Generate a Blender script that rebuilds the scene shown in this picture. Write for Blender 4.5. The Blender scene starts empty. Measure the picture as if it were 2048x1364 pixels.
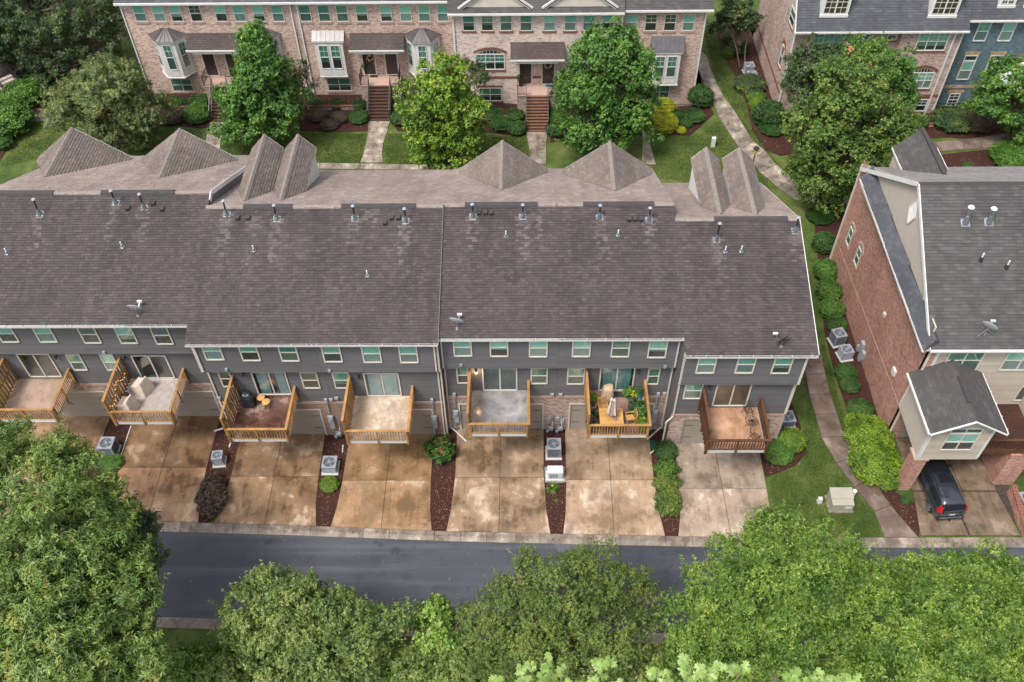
import bpy, math, random
import numpy as np
from mathutils import Vector, Matrix
random.seed(7); RNG = np.random.default_rng(7)
C = bpy.context.scene.collection
SC = bpy.context.scene

# ------------------------------------------------------------------ camera
PP = np.array([1024., 682.]); VD = np.array([1050., 2280.]); VY = np.array([1041., -1404.])
F = math.sqrt(-float((VD-PP) @ (VY-PP)))
def _ray(p): return np.array([p[0]-PP[0], -(p[1]-PP[1]), -F])
_D = _ray(VD); _D /= np.linalg.norm(_D); _Y = _ray(VY); _Y /= np.linalg.norm(_Y)
_Z = -_D; _Y = _Y-(_Y@_Z)*_Z; _Y /= np.linalg.norm(_Y); _X = np.cross(_Y, _Z)
R = np.array([_X, _Y, _Z])
CAM = np.array([1.46, -33.42, 46.68])
cam = bpy.data.cameras.new("camera"); cam.lens = F/2048*36; cam.sensor_width = 36; cam.clip_end = 2000
camo = bpy.data.objects.new("camera", cam); C.objects.link(camo); SC.camera = camo
M = Matrix([list(R[i]) + [CAM[i]] for i in range(3)] + [[0, 0, 0, 1]]); camo.matrix_world = M

# ------------------------------------------------------------------ world, sun, exposure
EL, AZ = math.radians(60), math.radians(-136)     # soft overcast light, a little stronger from the near left
w = bpy.data.worlds.new("World"); SC.world = w; w.use_nodes = True
nt = w.node_tree; bg = nt.nodes["Background"]
sky = nt.nodes.new("ShaderNodeTexSky"); sky.sky_type = 'NISHITA'; sky.sun_disc = False
sky.sun_elevation = EL; sky.sun_rotation = AZ; sky.dust_density = 3.0; sky.air_density = 1.0
hs = nt.nodes.new("ShaderNodeHueSaturation"); hs.inputs["Saturation"].default_value = 0.34
nt.links.new(sky.outputs[0], hs.inputs["Color"]); nt.links.new(hs.outputs[0], bg.inputs["Color"])
bg.inputs["Strength"].default_value = 0.13
sl = bpy.data.lights.new("sun", 'SUN'); sl.energy = 1.75; sl.angle = math.radians(16); sl.color = (1, .95, .88)
so = bpy.data.objects.new("sun", sl); C.objects.link(so)
sd = Vector((math.sin(AZ)*math.cos(EL), math.cos(AZ)*math.cos(EL), math.sin(EL)))
so.rotation_euler = sd.to_track_quat('Z', 'Y').to_euler(); so.location = (0, 0, 60)
SC.view_settings.view_transform = 'Standard'; SC.view_settings.look = 'None'
SC.view_settings.exposure = 1.0; SC.view_settings.gamma = 1

# ------------------------------------------------------------------ helpers
def at(px, py, z=None, y=None, x=None):
    """point of the place seen at photo pixel (px,py) on the plane z=, y= or x="""
    d = R @ np.array([px-PP[0], -(py-PP[1]), -F])
    # rows of R are world axes in camera coordinates
    if z is not None: t = (z-CAM[2])/d[2]
    elif y is not None: t = (y-CAM[1])/d[1]
    else: t = (x-CAM[0])/d[0]
    return Vector(CAM+t*d)
def atpl(px, py, z0, s):
    """on the sloping plane z = z0 + s*y"""
    d = R @ np.array([px-PP[0], -(py-PP[1]), -F])
    t = (z0+s*CAM[1]-CAM[2])/(d[2]-s*d[1]); return Vector(CAM+t*d)
ORG = {}
def tag(o, label=None, cat=None, group=None, kind=None):
    if label: o["label"] = label
    if cat: o["category"] = cat
    if group: o["group"] = group
    if kind: o["kind"] = kind
    return o
def thing(name, label, cat, loc=(0, 0, 0), group=None):
    o = bpy.data.objects.new(name, None); C.objects.link(o); o.location = loc; o.empty_display_size = .3
    ORG[o] = Vector(loc); return tag(o, label, cat, group)
def link(name, me, parent=None, loc=None, kind=None):
    o = bpy.data.objects.new(name, me); C.objects.link(o)
    if parent is not None:
        o.parent = parent; ORG[o] = ORG[parent]
        if loc is not None: o.location = Vector(loc)-ORG[parent]
    else:
        ORG[o] = Vector(loc) if loc is not None else Vector((0, 0, 0))
        if loc is not None: o.location = loc
    if kind: o["kind"] = kind
    return o
class MB:
    def __init__(s): s.v = []; s.f = []; s.m = []; s.cur = 0
    def quad(s, *p):
        n = len(s.v); s.v += [tuple(q) for q in p]; s.f.append(tuple(range(n, n+len(p)))); s.m.append(s.cur); return s
    def box(s, x0, y0, z0, x1, y1, z1):
        return s.hexa([(x0, y0, z0), (x1, y0, z0), (x1, y1, z0), (x0, y1, z0), (x0, y0, z1), (x1, y0, z1), (x1, y1, z1), (x0, y1, z1)])
    def hexa(s, p):
        n = len(s.v); s.v += [tuple(q) for q in p]
        for f in ((3, 2, 1, 0), (4, 5, 6, 7), (0, 1, 5, 4), (1, 2, 6, 5), (2, 3, 7, 6), (3, 0, 4, 7)):
            s.f.append(tuple(n+i for i in f)); s.m.append(s.cur)
        return s
    def fbox(s, o, u, n, a0, a1, b0, b1, c0, c1):
        """box in a frame: o + u*a + n*b + z*c"""
        o = Vector(o); u = Vector(u); n = Vector(n); k = Vector((0, 0, 1))
        P = lambda a, b, c: o+u*a+n*b+k*c
        return s.hexa([P(a0, b1, c0), P(a1, b1, c0), P(a1, b0, c0), P(a0, b0, c0), P(a0, b1, c1), P(a1, b1, c1), P(a1, b0, c1), P(a0, b0, c1)])
    def beam(s, a, b, w, h=None, up=(0, 0, 1)):
        a = Vector(a); b = Vector(b); h = h or w; d = (b-a).normalized(); up = Vector(up)
        if abs(d.dot(up)) > .98: up = Vector((0, 1, 0))
        r = d.cross(up).normalized(); t = r.cross(d)
        r *= w/2; t *= h/2
        return s.hexa([a-r-t, a+r-t, b+r-t, b-r-t, a-r+t, a+r+t, b+r+t, b-r+t])
    def tube(s, pts, rad, n=8, cap=True):
        pts = [Vector(p) for p in pts]
        if not hasattr(rad, '__len__'): rad = [rad]*len(pts)
        base = len(s.v); prev = None
        for i, p in enumerate(pts):
            d = (pts[min(i+1, len(pts)-1)]-pts[max(i-1, 0)])
            d = d.normalized() if d.length > 1e-9 else Vector((0, 0, 1))
            r = prev if prev is not None else (Vector((1, 0, 0)) if abs(d.x) < .9 else Vector((0, 1, 0)))
            r = (r-d*r.dot(d)).normalized(); prev = r; t = d.cross(r)
            for k in range(n):
                a = 2*math.pi*k/n; s.v.append(tuple(p+(r*math.cos(a)+t*math.sin(a))*rad[i]))
        for i in range(len(pts)-1):
            for k in range(n):
                a = base+i*n+k; b = base+i*n+(k+1) % n
                s.f.append((a, b, b+n, a+n)); s.m.append(s.cur)
        if cap:
            s.f.append(tuple(base+k for k in reversed(range(n)))); s.m.append(s.cur)
            s.f.append(tuple(base+(len(pts)-1)*n+k for k in range(n))); s.m.append(s.cur)
        return s
    def prism(s, poly, z0, z1):
        n = len(poly); b = len(s.v)
        ar = sum(poly[i][0]*poly[(i+1) % n][1]-poly[(i+1) % n][0]*poly[i][1] for i in range(n))
        if ar < 0: poly = poly[::-1]
        s.v += [(p[0], p[1], z0) for p in poly]+[(p[0], p[1], z1) for p in poly]
        s.f.append(tuple(range(b+n, b+2*n))); s.m.append(s.cur)
        for i in range(n):
            j = (i+1) % n; s.f.append((b+i, b+j, b+n+j, b+n+i)); s.m.append(s.cur)
        return s
    def slab(s, p, t):
        """thick slab under a planar polygon p (list of 3d points)"""
        p = [Vector(q) for q in p]; nrm = (p[1]-p[0]).cross(p[2]-p[0]).normalized()
        if nrm.z < 0: p = p[::-1]; nrm = -nrm
        n = len(p); b = len(s.v); s.v += [tuple(q) for q in p]+[tuple(q-nrm*t) for q in p]
        s.f.append(tuple(range(b, b+n))); s.f.append(tuple(reversed(range(b+n, b+2*n)))); s.m += [s.cur]*2
        for i in range(n):
            j = (i+1) % n; s.f.append((b+i, b+n+i, b+n+j, b+j)); s.m.append(s.cur)
        return s
    def mesh(s, name, mats, smooth=False, org=(0, 0, 0)):
        me = bpy.data.meshes.new(name); o = Vector(org)
        me.from_pydata([(v[0]-o.x, v[1]-o.y, v[2]-o.z) for v in s.v], [], s.f)
        if not isinstance(mats, (list, tuple)): mats = [mats]
        for m in mats: me.materials.append(m)
        if len(mats) > 1: me.polygons.foreach_set("material_index", s.m)
        if smooth: me.polygons.foreach_set("use_smooth", [True]*len(me.polygons))
        me.update(); return me
    def build(s, name, mats, parent=None, smooth=False, kind=None, loc=None):
        if parent is not None:
            return link(name, s.mesh(name, mats, smooth, ORG[parent]), parent, None, kind)
        if loc is None:
            a = np.array(s.v); loc = ((a[:, 0].min()+a[:, 0].max())/2, (a[:, 1].min()+a[:, 1].max())/2, a[:, 2].min())
        return link(name, s.mesh(name, mats, smooth, loc), None, loc, kind)
def dup(o, parent=None, loc=None, scale=None, rz=None, label=None):
    c = o.copy(); C.objects.link(c)
    if parent is not None: c.parent = parent
    if loc is not None: c.location = loc; ORG[c] = Vector(loc)
    if scale is not None: c.scale = scale
    if rz is not None: c.rotation_euler.z = rz
    if label: c["label"] = label
    for ch in KIDS.get(o, [k for k in o.children]): dup(ch, c)
    return c
KIDS = {}

# ------------------------------------------------------------------ materials
def nodes(name, rough=.7, spec=.5, metal=0):
    m = bpy.data.materials.new(name); m.use_nodes = True; nt = m.node_tree; b = nt.nodes["Principled BSDF"]
    b.inputs["Roughness"].default_value = rough; b.inputs["Metallic"].default_value = metal
    b.inputs["Specular IOR Level"].default_value = spec
    return m, nt, b
def N(nt, t, **k):
    n = nt.nodes.new(t)
    for a, v in k.items():
        if hasattr(n, a) and a not in ('Scale',): setattr(n, a, v)
        else: n.inputs[a].default_value = v
    return n
def ramp(nt, fac, stops, interp='LINEAR'):
    r = nt.nodes.new("ShaderNodeValToRGB"); r.color_ramp.interpolation = interp
    while len(r.color_ramp.elements) < len(stops): r.color_ramp.elements.new(.5)
    for e, (p, c) in zip(r.color_ramp.elements, stops):
        e.position = p; e.color = (c[0], c[1], c[2], 1) if hasattr(c, '__len__') else (c, c, c, 1)
    nt.links.new(fac, r.inputs[0]); return r.outputs[0]
def coords(nt, scale=(1, 1, 1), world=True, loc=(0, 0, 0)):
    if world:
        g = nt.nodes.new("ShaderNodeNewGeometry"); src = g.outputs["Position"]
    else:
        g = nt.nodes.new("ShaderNodeTexCoord"); src = g.outputs["Object"]
    mp = nt.nodes.new("ShaderNodeMapping"); mp.inputs["Scale"].default_value = scale; mp.inputs["Location"].default_value = loc
    nt.links.new(src, mp.inputs[0]); return mp.outputs[0]
def noise(nt, co, scale=5, detail=4, rough=.55, dist=0):
    n = nt.nodes.new("ShaderNodeTexNoise"); n.inputs["Scale"].default_value = scale; n.inputs["Detail"].default_value = detail
    n.inputs["Roughness"].default_value = rough; n.inputs["Distortion"].default_value = dist
    nt.links.new(co, n.inputs["Vector"]); return n.outputs["Fac"]
def mixc(nt, fac, a, b, mode='MIX'):
    m = nt.nodes.new("ShaderNodeMix"); m.data_type = 'RGBA'; m.blend_type = mode
    for s_, v in ((0, fac), (6, a), (7, b)):
        if isinstance(v, bpy.types.NodeSocket): nt.links.new(v, m.inputs[s_])
        elif s_ == 0: m.inputs[0].default_value = v
        else: m.inputs[s_].default_value = (v[0], v[1], v[2], 1) if hasattr(v, '__len__') else (v, v, v, 1)
    return m.outputs[2]
def bump(nt, b, h, st=.3, d=.02):
    n = nt.nodes.new("ShaderNodeBump"); n.inputs["Strength"].default_value = st; n.inputs["Distance"].default_value = d
    nt.links.new(h, n.inputs["Height"]); nt.links.new(n.outputs[0], b.inputs["Normal"])
def col(nt, b, s): nt.links.new(s, b.inputs["Base Color"])
def simple(name, c, rough=.6, var=.12, scale=3, metal=0, bmp=0, spec=.5):
    m, nt, b = nodes(name, rough, spec, metal)
    co = coords(nt); n = noise(nt, co, scale, 5)
    c = np.array(c)
    cc = ramp(nt, n, [(.3, c*(1-var)), (.7, np.minimum(c*(1+var), 1))])
    if 'siding' in name: cc = mixc(nt, 1, cc, ramp(nt, N(nt, "ShaderNodeObjectInfo").outputs["Random"], [(0, .90), (1, 1.10)]), 'MULTIPLY')
    col(nt, b, cc)
    if bmp: bump(nt, b, noise(nt, co, scale*8, 3), bmp, .01)
    return m
def shingle_mat(name, dark, light, streaks=False, rough=.75):
    m, nt, b = nodes(name, rough, .5)
    g = nt.nodes.new("ShaderNodeNewGeometry")
    c = ramp(nt, g.outputs["Random Per Island"], [(0, [(d*.6+l*.4) for d, l in zip(dark, light)]), (.5, [(d*.45+l*.55) for d, l in zip(dark, light)]), (.9, [(d*.2+l*.8) for d, l in zip(dark, light)]), (1, light)])
    co = coords(nt, (1, 1, 1))
    big = noise(nt, co, .35, 3)
    c = mixc(nt, .8, c, ramp(nt, big, [(.3, .8), (.7, 1.18)]), 'MULTIPLY')
    st = noise(nt, coords(nt, (1.3, .09, .09)), 1.0, 4, .6)
    c = mixc(nt, .7, c, ramp(nt, st, [(.32, .82), (.52, 1.0), (.7, 1.18)]), 'MULTIPLY')
    fine = noise(nt, co, 40, 2)
    c = mixc(nt, .5, c, ramp(nt, fine, [(.3, .8), (.7, 1.2)]), 'MULTIPLY')
    rw = ramp(nt, noise(nt, coords(nt, (.2, .2, .2)), 1, 2), [(.3, rough-.1), (.7, rough+.08)]); nt.links.new(rw, b.inputs['Roughness'])
    col(nt, b, c); bump(nt, b, fine, .35, .01)
    return m
def brick_mat(name, c1, c2, mortar, white=None, wamt=.0, bw=.215, bh=.075, ms=.012, rough=.85, dark=None):
    m, nt, b = nodes(name, rough, .3)
    g = nt.nodes.new("ShaderNodeNewGeometry"); sx = nt.nodes.new("ShaderNodeSeparateXYZ"); nt.links.new(g.outputs["Position"], sx.inputs[0])
    ad = nt.nodes.new("ShaderNodeMath"); ad.operation = 'ADD'; nt.links.new(sx.outputs[0], ad.inputs[0]); nt.links.new(sx.outputs[1], ad.inputs[1])
    cx = nt.nodes.new("ShaderNodeCombineXYZ"); nt.links.new(ad.outputs[0], cx.inputs[0]); nt.links.new(sx.outputs[2], cx.inputs[1])
    t = nt.nodes.new("ShaderNodeTexBrick"); nt.links.new(cx.outputs[0], t.inputs["Vector"])
    t.inputs["Color1"].default_value = (0, 0, 0, 1); t.inputs["Color2"].default_value = (1, 1, 1, 1); t.inputs["Mortar"].default_value = (.5, .5, .5, 1)
    t.inputs["Scale"].default_value = 1; t.inputs["Mortar Size"].default_value = ms; t.inputs["Brick Width"].default_value = bw; t.inputs["Row Height"].default_value = bh
    t.inputs["Mortar Smooth"].default_value = .1; t.inputs["Bias"].default_value = 0
    stops = [(0, dark or [x*.6 for x in c1]), (.22, c1), (.6, c2), (.85, [min(1, x*1.2) for x in c2])]
    c = ramp(nt, t.outputs["Color"], stops)
    co = coords(nt)
    if white is not None:
        wn = noise(nt, coords(nt, (1.2, 1.2, 3)), 1.6, 6, .7)
        c = mixc(nt, ramp(nt, wn, [(.5-wamt, 0), (.56-wamt+.08, 1)]), c, mixc(nt, t.outputs["Color"], [x*.75 for x in white], white))
    c = mixc(nt, t.outputs["Fac"], c, mortar)
    big = noise(nt, coords(nt, (1, 1, .35)), .7, 4)
    c = mixc(nt, .7, c, ramp(nt, big, [(.3, .78), (.7, 1.15)]), 'MULTIPLY')
    col(nt, b, c)
    iv = nt.nodes.new("ShaderNodeMath"); iv.operation = 'SUBTRACT'; iv.inputs[0].default_value = 1; nt.links.new(t.outputs["Fac"], iv.inputs[1])
    bump(nt, b, iv.outputs[0], .6, .01)
    return m
def leaf_mat(name, dark, mid, light, yellow=None, trans=.22, scale=.8):
    m = bpy.data.materials.new(name); m.use_nodes = True; nt = m.node_tree; b = nt.nodes["Principled BSDF"]; out = nt.nodes["Material Output"]
    g = nt.nodes.new("ShaderNodeNewGeometry"); rnd = g.outputs["Random Per Island"]
    stops = [(0, dark), (.5, mid), (.88, light)]
    if yellow is not None: stops += [(.97, yellow)]
    ad = nt.nodes.new("ShaderNodeMath"); ad.operation = 'MULTIPLY_ADD'; nt.links.new(noise(nt, coords(nt), scale, 3), ad.inputs[0]); ad.inputs[1].default_value = 1.75
    a2 = nt.nodes.new("ShaderNodeMath"); a2.operation = 'MULTIPLY_ADD'; nt.links.new(rnd, a2.inputs[0]); a2.inputs[1].default_value = .62; a2.inputs[2].default_value = -.70
    nt.links.new(a2.outputs[0], ad.inputs[2])
    c = ramp(nt, ad.outputs[0], stops)
    col(nt, b, c); b.inputs["Roughness"].default_value = .42; b.inputs["Specular IOR Level"].default_value = .45
    tr = nt.nodes.new("ShaderNodeBsdfTranslucent"); nt.links.new(mixc(nt, 1, c, (1.25, 1.35, .6), 'MULTIPLY'), tr.inputs[0])
    mx = nt.nodes.new("ShaderNodeMixShader"); mx.inputs[0].default_value = trans
    nt.links.new(b.outputs[0], mx.inputs[1]); nt.links.new(tr.outputs[0], mx.inputs[2]); nt.links.new(mx.outputs[0], out.inputs[0])
    return m
def glass_mat(name, tint, tr=.6, rough=.03):
    m = bpy.data.materials.new(name); m.use_nodes = True; nt = m.node_tree; out = nt.nodes["Material Output"]; nt.nodes.remove(nt.nodes["Principled BSDF"])
    t = nt.nodes.new("ShaderNodeBsdfTransparent"); t.inputs[0].default_value = (*tint, 1)
    g = nt.nodes.new("ShaderNodeBsdfGlossy"); g.inputs["Roughness"].default_value = rough; g.inputs[0].default_value = (.9, .95, .95, 1)
    lw = nt.nodes.new("ShaderNodeLayerWeight"); fr = nt.nodes.new("ShaderNodeMath"); fr.operation = 'MULTIPLY_ADD'; fr.inputs[1].default_value = .3; fr.inputs[2].default_value = .03; nt.links.new(lw.outputs["Facing"], fr.inputs[0])
    mx = nt.nodes.new("ShaderNodeMixShader"); nt.links.new(fr.outputs[0], mx.inputs[0]); nt.links.new(t.outputs[0], mx.inputs[1]); nt.links.new(g.outputs[0], mx.inputs[2])
    nt.links.new(mx.outputs[0], out.inputs[0]); return m
def wet_concrete(name, base, wet, light, seed=0, sc=.55, rb=.6):
    m, nt, b = nodes(name, .5, .5)
    co = coords(nt, loc=(seed*7.3, seed*3.1, 0))
    def mul(a, c_, k): 
        q = nt.nodes.new("ShaderNodeMath"); q.operation = 'MULTIPLY_ADD'; nt.links.new(a, q.inputs[0]); q.inputs[1].default_value = k; nt.links.new(c_, q.inputs[2]); return q.outputs[0]
    n3 = noise(nt, co, 9, 5, .7); run = noise(nt, coords(nt, (2.4, .28, 1), loc=(seed, 9+seed, 0)), 1, 5, .62, .1)
    n1 = noise(nt, co, sc, 6, .6, .1); n1 = mul(n3, mul(run, n1, .35), .10)     # run-off streaks and grain break up the stain edges
    c = ramp(nt, n1, [(.60, wet), (.69, [q*.8 for q in base]), (.735, base), (.79, base), (.86, light), (.95, light)])
    pale = noise(nt, coords(nt, loc=(3+seed, seed*2.2, 0)), sc*1.7, 7, .68); c = mixc(nt, ramp(nt, mul(n3, pale, .12), [(.625, 0), (.68, .32)]), c, light)
    dk = noise(nt, coords(nt, (1, .7, 1), loc=(seed*1.7, 5, 0)), sc*.9, 5, .6); c = mixc(nt, ramp(nt, mul(run, dk, .3), [(.64, 0), (.78, .8)]), c, [q*.55 for q in base])
    c = mixc(nt, .6, c, ramp(nt, n3, [(.3, .86), (.7, 1.12)]), 'MULTIPLY')
    oi = nt.nodes.new("ShaderNodeObjectInfo"); c = mixc(nt, .75, c, ramp(nt, oi.outputs["Random"], [(0, .84), (1, 1.14)]), 'MULTIPLY')
    col(nt, b, c); nt.links.new(ramp(nt, n1, [(.62, .20), (.8, rb)]), b.inputs["Roughness"])
    bump(nt, b, n3, .15, .01); return m
MT = {}
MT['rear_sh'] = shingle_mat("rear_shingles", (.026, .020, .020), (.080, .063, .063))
MT['clean_sh'] = shingle_mat("rain_washed_shingles", (.055, .045, .043), (.125, .10, .096))
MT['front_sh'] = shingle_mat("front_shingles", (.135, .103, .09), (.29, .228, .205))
MT['gable_sh'] = shingle_mat("gable_shingles", (.085, .066, .057), (.20, .16, .138))
MT['charcoal_sh'] = shingle_mat("charcoal_shingles", (.032, .034, .042), (.085, .088, .1))
MT['slate_sh'] = shingle_mat("slate_shingles", (.034, .031, .032), (.084, .077, .077))
MT['brown_sh'] = shingle_mat("brown_shingles", (.035, .025, .025), (.085, .065, .06))
MT['cap_dark'] = simple("dark_ridge_vent", (.045, .040, .041), .8)
MT['cap_tan'] = simple("tan_ridge_cap", (.22, .185, .165), .85, .2, 6)
MT['siding'] = simple("charcoal_siding", (.110, .108, .114), .55, .06, 1.2)
MT['beige'] = simple("beige_siding", (.40, .345, .285), .6, .05, 1.5)
MT['beige_panel'] = simple("beige_panel", (.42, .37, .32), .7, .05, 1.5)
MT['white'] = simple("white_paint", (.62, .605, .585), .45, .07, 2.5)
MT['trim'] = simple("cream_trim", (.54, .50, .44), .5, .07, 2)
MT['gutter'] = simple("gutter_white", (.52, .50, .48), .4, .16, 5)
MT['muck'] = simple("gutter_debris", (.05, .035, .028), .9, .5, 7, bmp=.5)
MT['wood'] = None
def wood(name, c, sc=1., rough=.55):
    m, nt, b = nodes(name, rough, .4)
    co = coords(nt, (9*sc, 9*sc, 1.6*sc)); n = noise(nt, co, 2.2, 5, .6, .6); big = noise(nt, coords(nt), 1.1, 3)
    c = np.array(c); cc = ramp(nt, n, [(.3, c*.6), (.55, c), (.75, np.minimum(c*1.3, 1))])
    cc = mixc(nt, .8, cc, ramp(nt, big, [(.3, .55), (.65, 1.12)]), 'MULTIPLY'); cc = mixc(nt, .5, cc, ramp(nt, N(nt, 'ShaderNodeObjectInfo').outputs['Random'], [(0, .7), (1, 1.2)]), 'MULTIPLY'); col(nt, b, cc); bump(nt, b, n, .3, .005); return m
MT['wood'] = wood("golden_timber", (.43, .235, .085)); MT['wood_dark'] = wood("brown_stained_timber", (.12, .052, .026))
MT['teak'] = wood("teak_wood", (.62, .33, .11)); MT['porch'] = wood("dark_deck_boards", (.06, .025, .02))
MT['brick_red'] = brick_mat("red_brick", (.25, .088, .062), (.40, .18, .135), (.46, .34, .28))
MT['brick_tan'] = brick_mat("tan_pink_brick", (.31, .18, .145), (.52, .35, .295), (.52, .43, .36), (.55, .45, .4), -.02)
MT['brick_white'] = brick_mat("whitewashed_pink_brick", (.36, .20, .17), (.55, .36, .31), (.62, .54, .49), (.74, .64, .60), .08, dark=(.10, .06, .06))
MT['brick_rose'] = brick_mat("rose_brick", (.25, .13, .105), (.46, .32, .275), (.50, .42, .37), (.56, .47, .43), .0, dark=(.08, .05, .05))
MT['brick_mix'] = brick_mat("mottled_brick", (.16, .09, .075), (.36, .25, .21), (.42, .36, .32), (.5, .43, .39), -.01)
MT['brick_check'] = brick_mat("checkered_brick", (.10, .035, .03), (.16, .06, .05), (.36, .28, .24), None, bw=.17, bh=.085, ms=.02)
MT['brick_blue'] = brick_mat("blue_painted_brick", (.10, .155, .18), (.12, .18, .205), (.095, .145, .165), None, ms=.008)
MT['soldier'] = simple("soldier_course_brick", (.20, .075, .05), .8, .3, 9, bmp=.4)
MT['soldier_pale'] = simple("pale_soldier_brick", (.42, .28, .23), .8, .25, 9, bmp=.4)
MT['stone'] = simple("sandstone_lintel", (.36, .25, .15), .8, .25, 3)
MT['garage'] = simple("taupe_garage_door", (.285, .25, .212), .5, .04, 1)
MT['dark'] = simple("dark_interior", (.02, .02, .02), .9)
MT['door'] = simple("espresso_door", (.045, .03, .027), .35, .1)
MT['iron'] = simple("black_iron", (.018, .018, .02), .4)
MT['metal_roof'] = simple("standing_seam_metal", (.12, .11, .115), .32, .15, 2, metal=.4)
MT['galv'] = simple("galvanised_metal", (.36, .39, .42), .3, .35, 7, metal=.8)
MT['grey_metal'] = simple("grey_equipment", (.30, .32, .34), .45, .08)
MT['ac_top'] = simple("ac_top_grille", (.33, .36, .41), .4, .12, 8, metal=.3)
MT['ac_dark'] = simple("ac_coil_louvre", (.055, .06, .075), .5, .1)
MT['ac_beige'] = simple("beige_equipment", (.50, .49, .45), .5, .05)
MT['black'] = simple("black_plastic", (.02, .02, .022), .45)
MT['plastic_white'] = simple("white_plastic", (.62, .62, .60), .35, .03)
MT['glass_g'] = glass_mat("green_window_glass", (.86, .98, .95)); MT['glass_s'] = glass_mat("screened_window_glass", (.80, .83, .83), rough=.25)
MT['glass_d'] = glass_mat("door_glass", (.80, .86, .87))
m, nt_, b_ = nodes("window_blind", .8); col(nt_, b_, ramp(nt_, N(nt_, "ShaderNodeObjectInfo").outputs["Random"], [(0, (.26, .42, .37)), (.5, (.38, .55, .50)), (1, (.55, .66, .62))])); MT['blind'] = m; MT['blind2'] = simple("shaded_blind", (.16, .27, .23), .8, .1)
MT['blind3'] = simple("dim_room", (.045, .06, .06), .8, .3)  # darkness of an unlit room put into the colour
MT['curtain'] = simple("teal_curtain", (.30, .48, .48), .85, .1)
MT['asphalt'] = None
def asphalt():
    m, nt, b = nodes("asphalt", .55, .5); co = coords(nt)
    big = noise(nt, coords(nt, (.35, 1, 1)), .35, 5, .6, .8); fine = noise(nt, co, 28, 4, .7); sp = noise(nt, co, 1.1, 4, .5, .3)
    c = ramp(nt, big, [(.3, (.040, .042, .055)), (.7, (.064, .067, .084))])
    c = mixc(nt, .8, c, ramp(nt, fine, [(.3, .65), (.7, 1.35)]), 'MULTIPLY'); c = mixc(nt, .6, c, ramp(nt, sp, [(.35, .7), (.5, 1)]), 'MULTIPLY')
    tr = noise(nt, coords(nt, (.05, 1.1, 1), loc=(0, 2.2, 0)), 1, 4, .6, .1); c = mixc(nt, ramp(nt, tr, [(.5, 0), (.62, .45)]), c, (.105, .108, .125))
    vo = nt.nodes.new("ShaderNodeTexVoronoi"); vo.feature = 'DISTANCE_TO_EDGE'; vo.inputs["Scale"].default_value = .22; nt.links.new(coords(nt, (1, 1.6, 0), loc=(4, 1, 0)), vo.inputs["Vector"])
    wv = noise(nt, co, .6, 2); c = mixc(nt, ramp(nt, vo.outputs["Distance"], [(0, .3), (.005, 0)]), c, (.02, .02, .024))
    oil = noise(nt, co, .8, 2, .4); c = mixc(nt, ramp(nt, oil, [(.68, 0), (.72, .55)]), c, (.018, .018, .024))
    col(nt, b, c); nt.links.new(ramp(nt, big, [(.35, .42), (.65, .68)]), b.inputs["Roughness"]); bump(nt, b, fine, .3, .01); return m
MT['asphalt'] = asphalt()
DRV = [wet_concrete("driveway_concrete_%s" % n, b_, w_, l_, i, s_) for i, (n, b_, w_, l_, s_) in enumerate([
    ("one", (.36, .225, .135), (.17, .10, .055), (.50, .37, .26), .5), ("two", (.30, .175, .095), (.12, .068, .036), (.47, .33, .22), .45),
    ("three", (.27, .165, .09), (.11, .066, .036), (.50, .38, .27), .5), ("four", (.32, .195, .105), (.16, .10, .055), (.48, .36, .25), .42),
    ("five", (.30, .20, .125), (.14, .09, .05), (.52, .39, .28), .55), ("six", (.37, .255, .17), (.22, .145, .085), (.55, .44, .34), .5),
    ("seven", (.36, .275, .21), (.22, .16, .12), (.58, .48, .39), .5)])]
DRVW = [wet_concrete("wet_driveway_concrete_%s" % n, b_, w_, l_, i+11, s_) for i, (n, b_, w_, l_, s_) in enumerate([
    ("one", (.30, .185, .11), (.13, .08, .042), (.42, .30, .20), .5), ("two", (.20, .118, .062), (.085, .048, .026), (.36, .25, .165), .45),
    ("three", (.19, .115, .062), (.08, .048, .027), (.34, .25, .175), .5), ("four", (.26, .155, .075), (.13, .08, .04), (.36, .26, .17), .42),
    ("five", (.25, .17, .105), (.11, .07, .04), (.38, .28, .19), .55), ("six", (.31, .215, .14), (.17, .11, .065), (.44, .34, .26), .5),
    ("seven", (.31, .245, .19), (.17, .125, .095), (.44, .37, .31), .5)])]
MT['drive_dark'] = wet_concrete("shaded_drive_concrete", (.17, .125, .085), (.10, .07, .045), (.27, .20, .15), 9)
MT['kerb'] = wet_concrete("kerb_concrete", (.235, .19, .15), (.14, .105, .08), (.35, .30, .25), 4, 1.2)
MT['walk'] = wet_concrete("walk_concrete", (.27, .225, .18), (.14, .11, .09), (.46, .40, .33), 6, .8)
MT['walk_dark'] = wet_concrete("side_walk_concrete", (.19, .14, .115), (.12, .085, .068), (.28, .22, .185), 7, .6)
def grass():
    m, nt, b = nodes("lawn_grass", .8, .25); co = coords(nt)
    a = noise(nt, co, .5, 7, .68, .3); f = noise(nt, co, 18, 5, .8)
    c = ramp(nt, a, [(.34, (.035, .068, .014)), (.50, (.072, .108, .022)), (.62, (.115, .14, .038)), (.70, (.18, .15, .06))])
    c = mixc(nt, .9, c, ramp(nt, f, [(.3, .45), (.7, 1.6)]), 'MULTIPLY'); col(nt, b, c); bump(nt, b, f, 1, .06); return m
MT['grass'] = grass()
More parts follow.
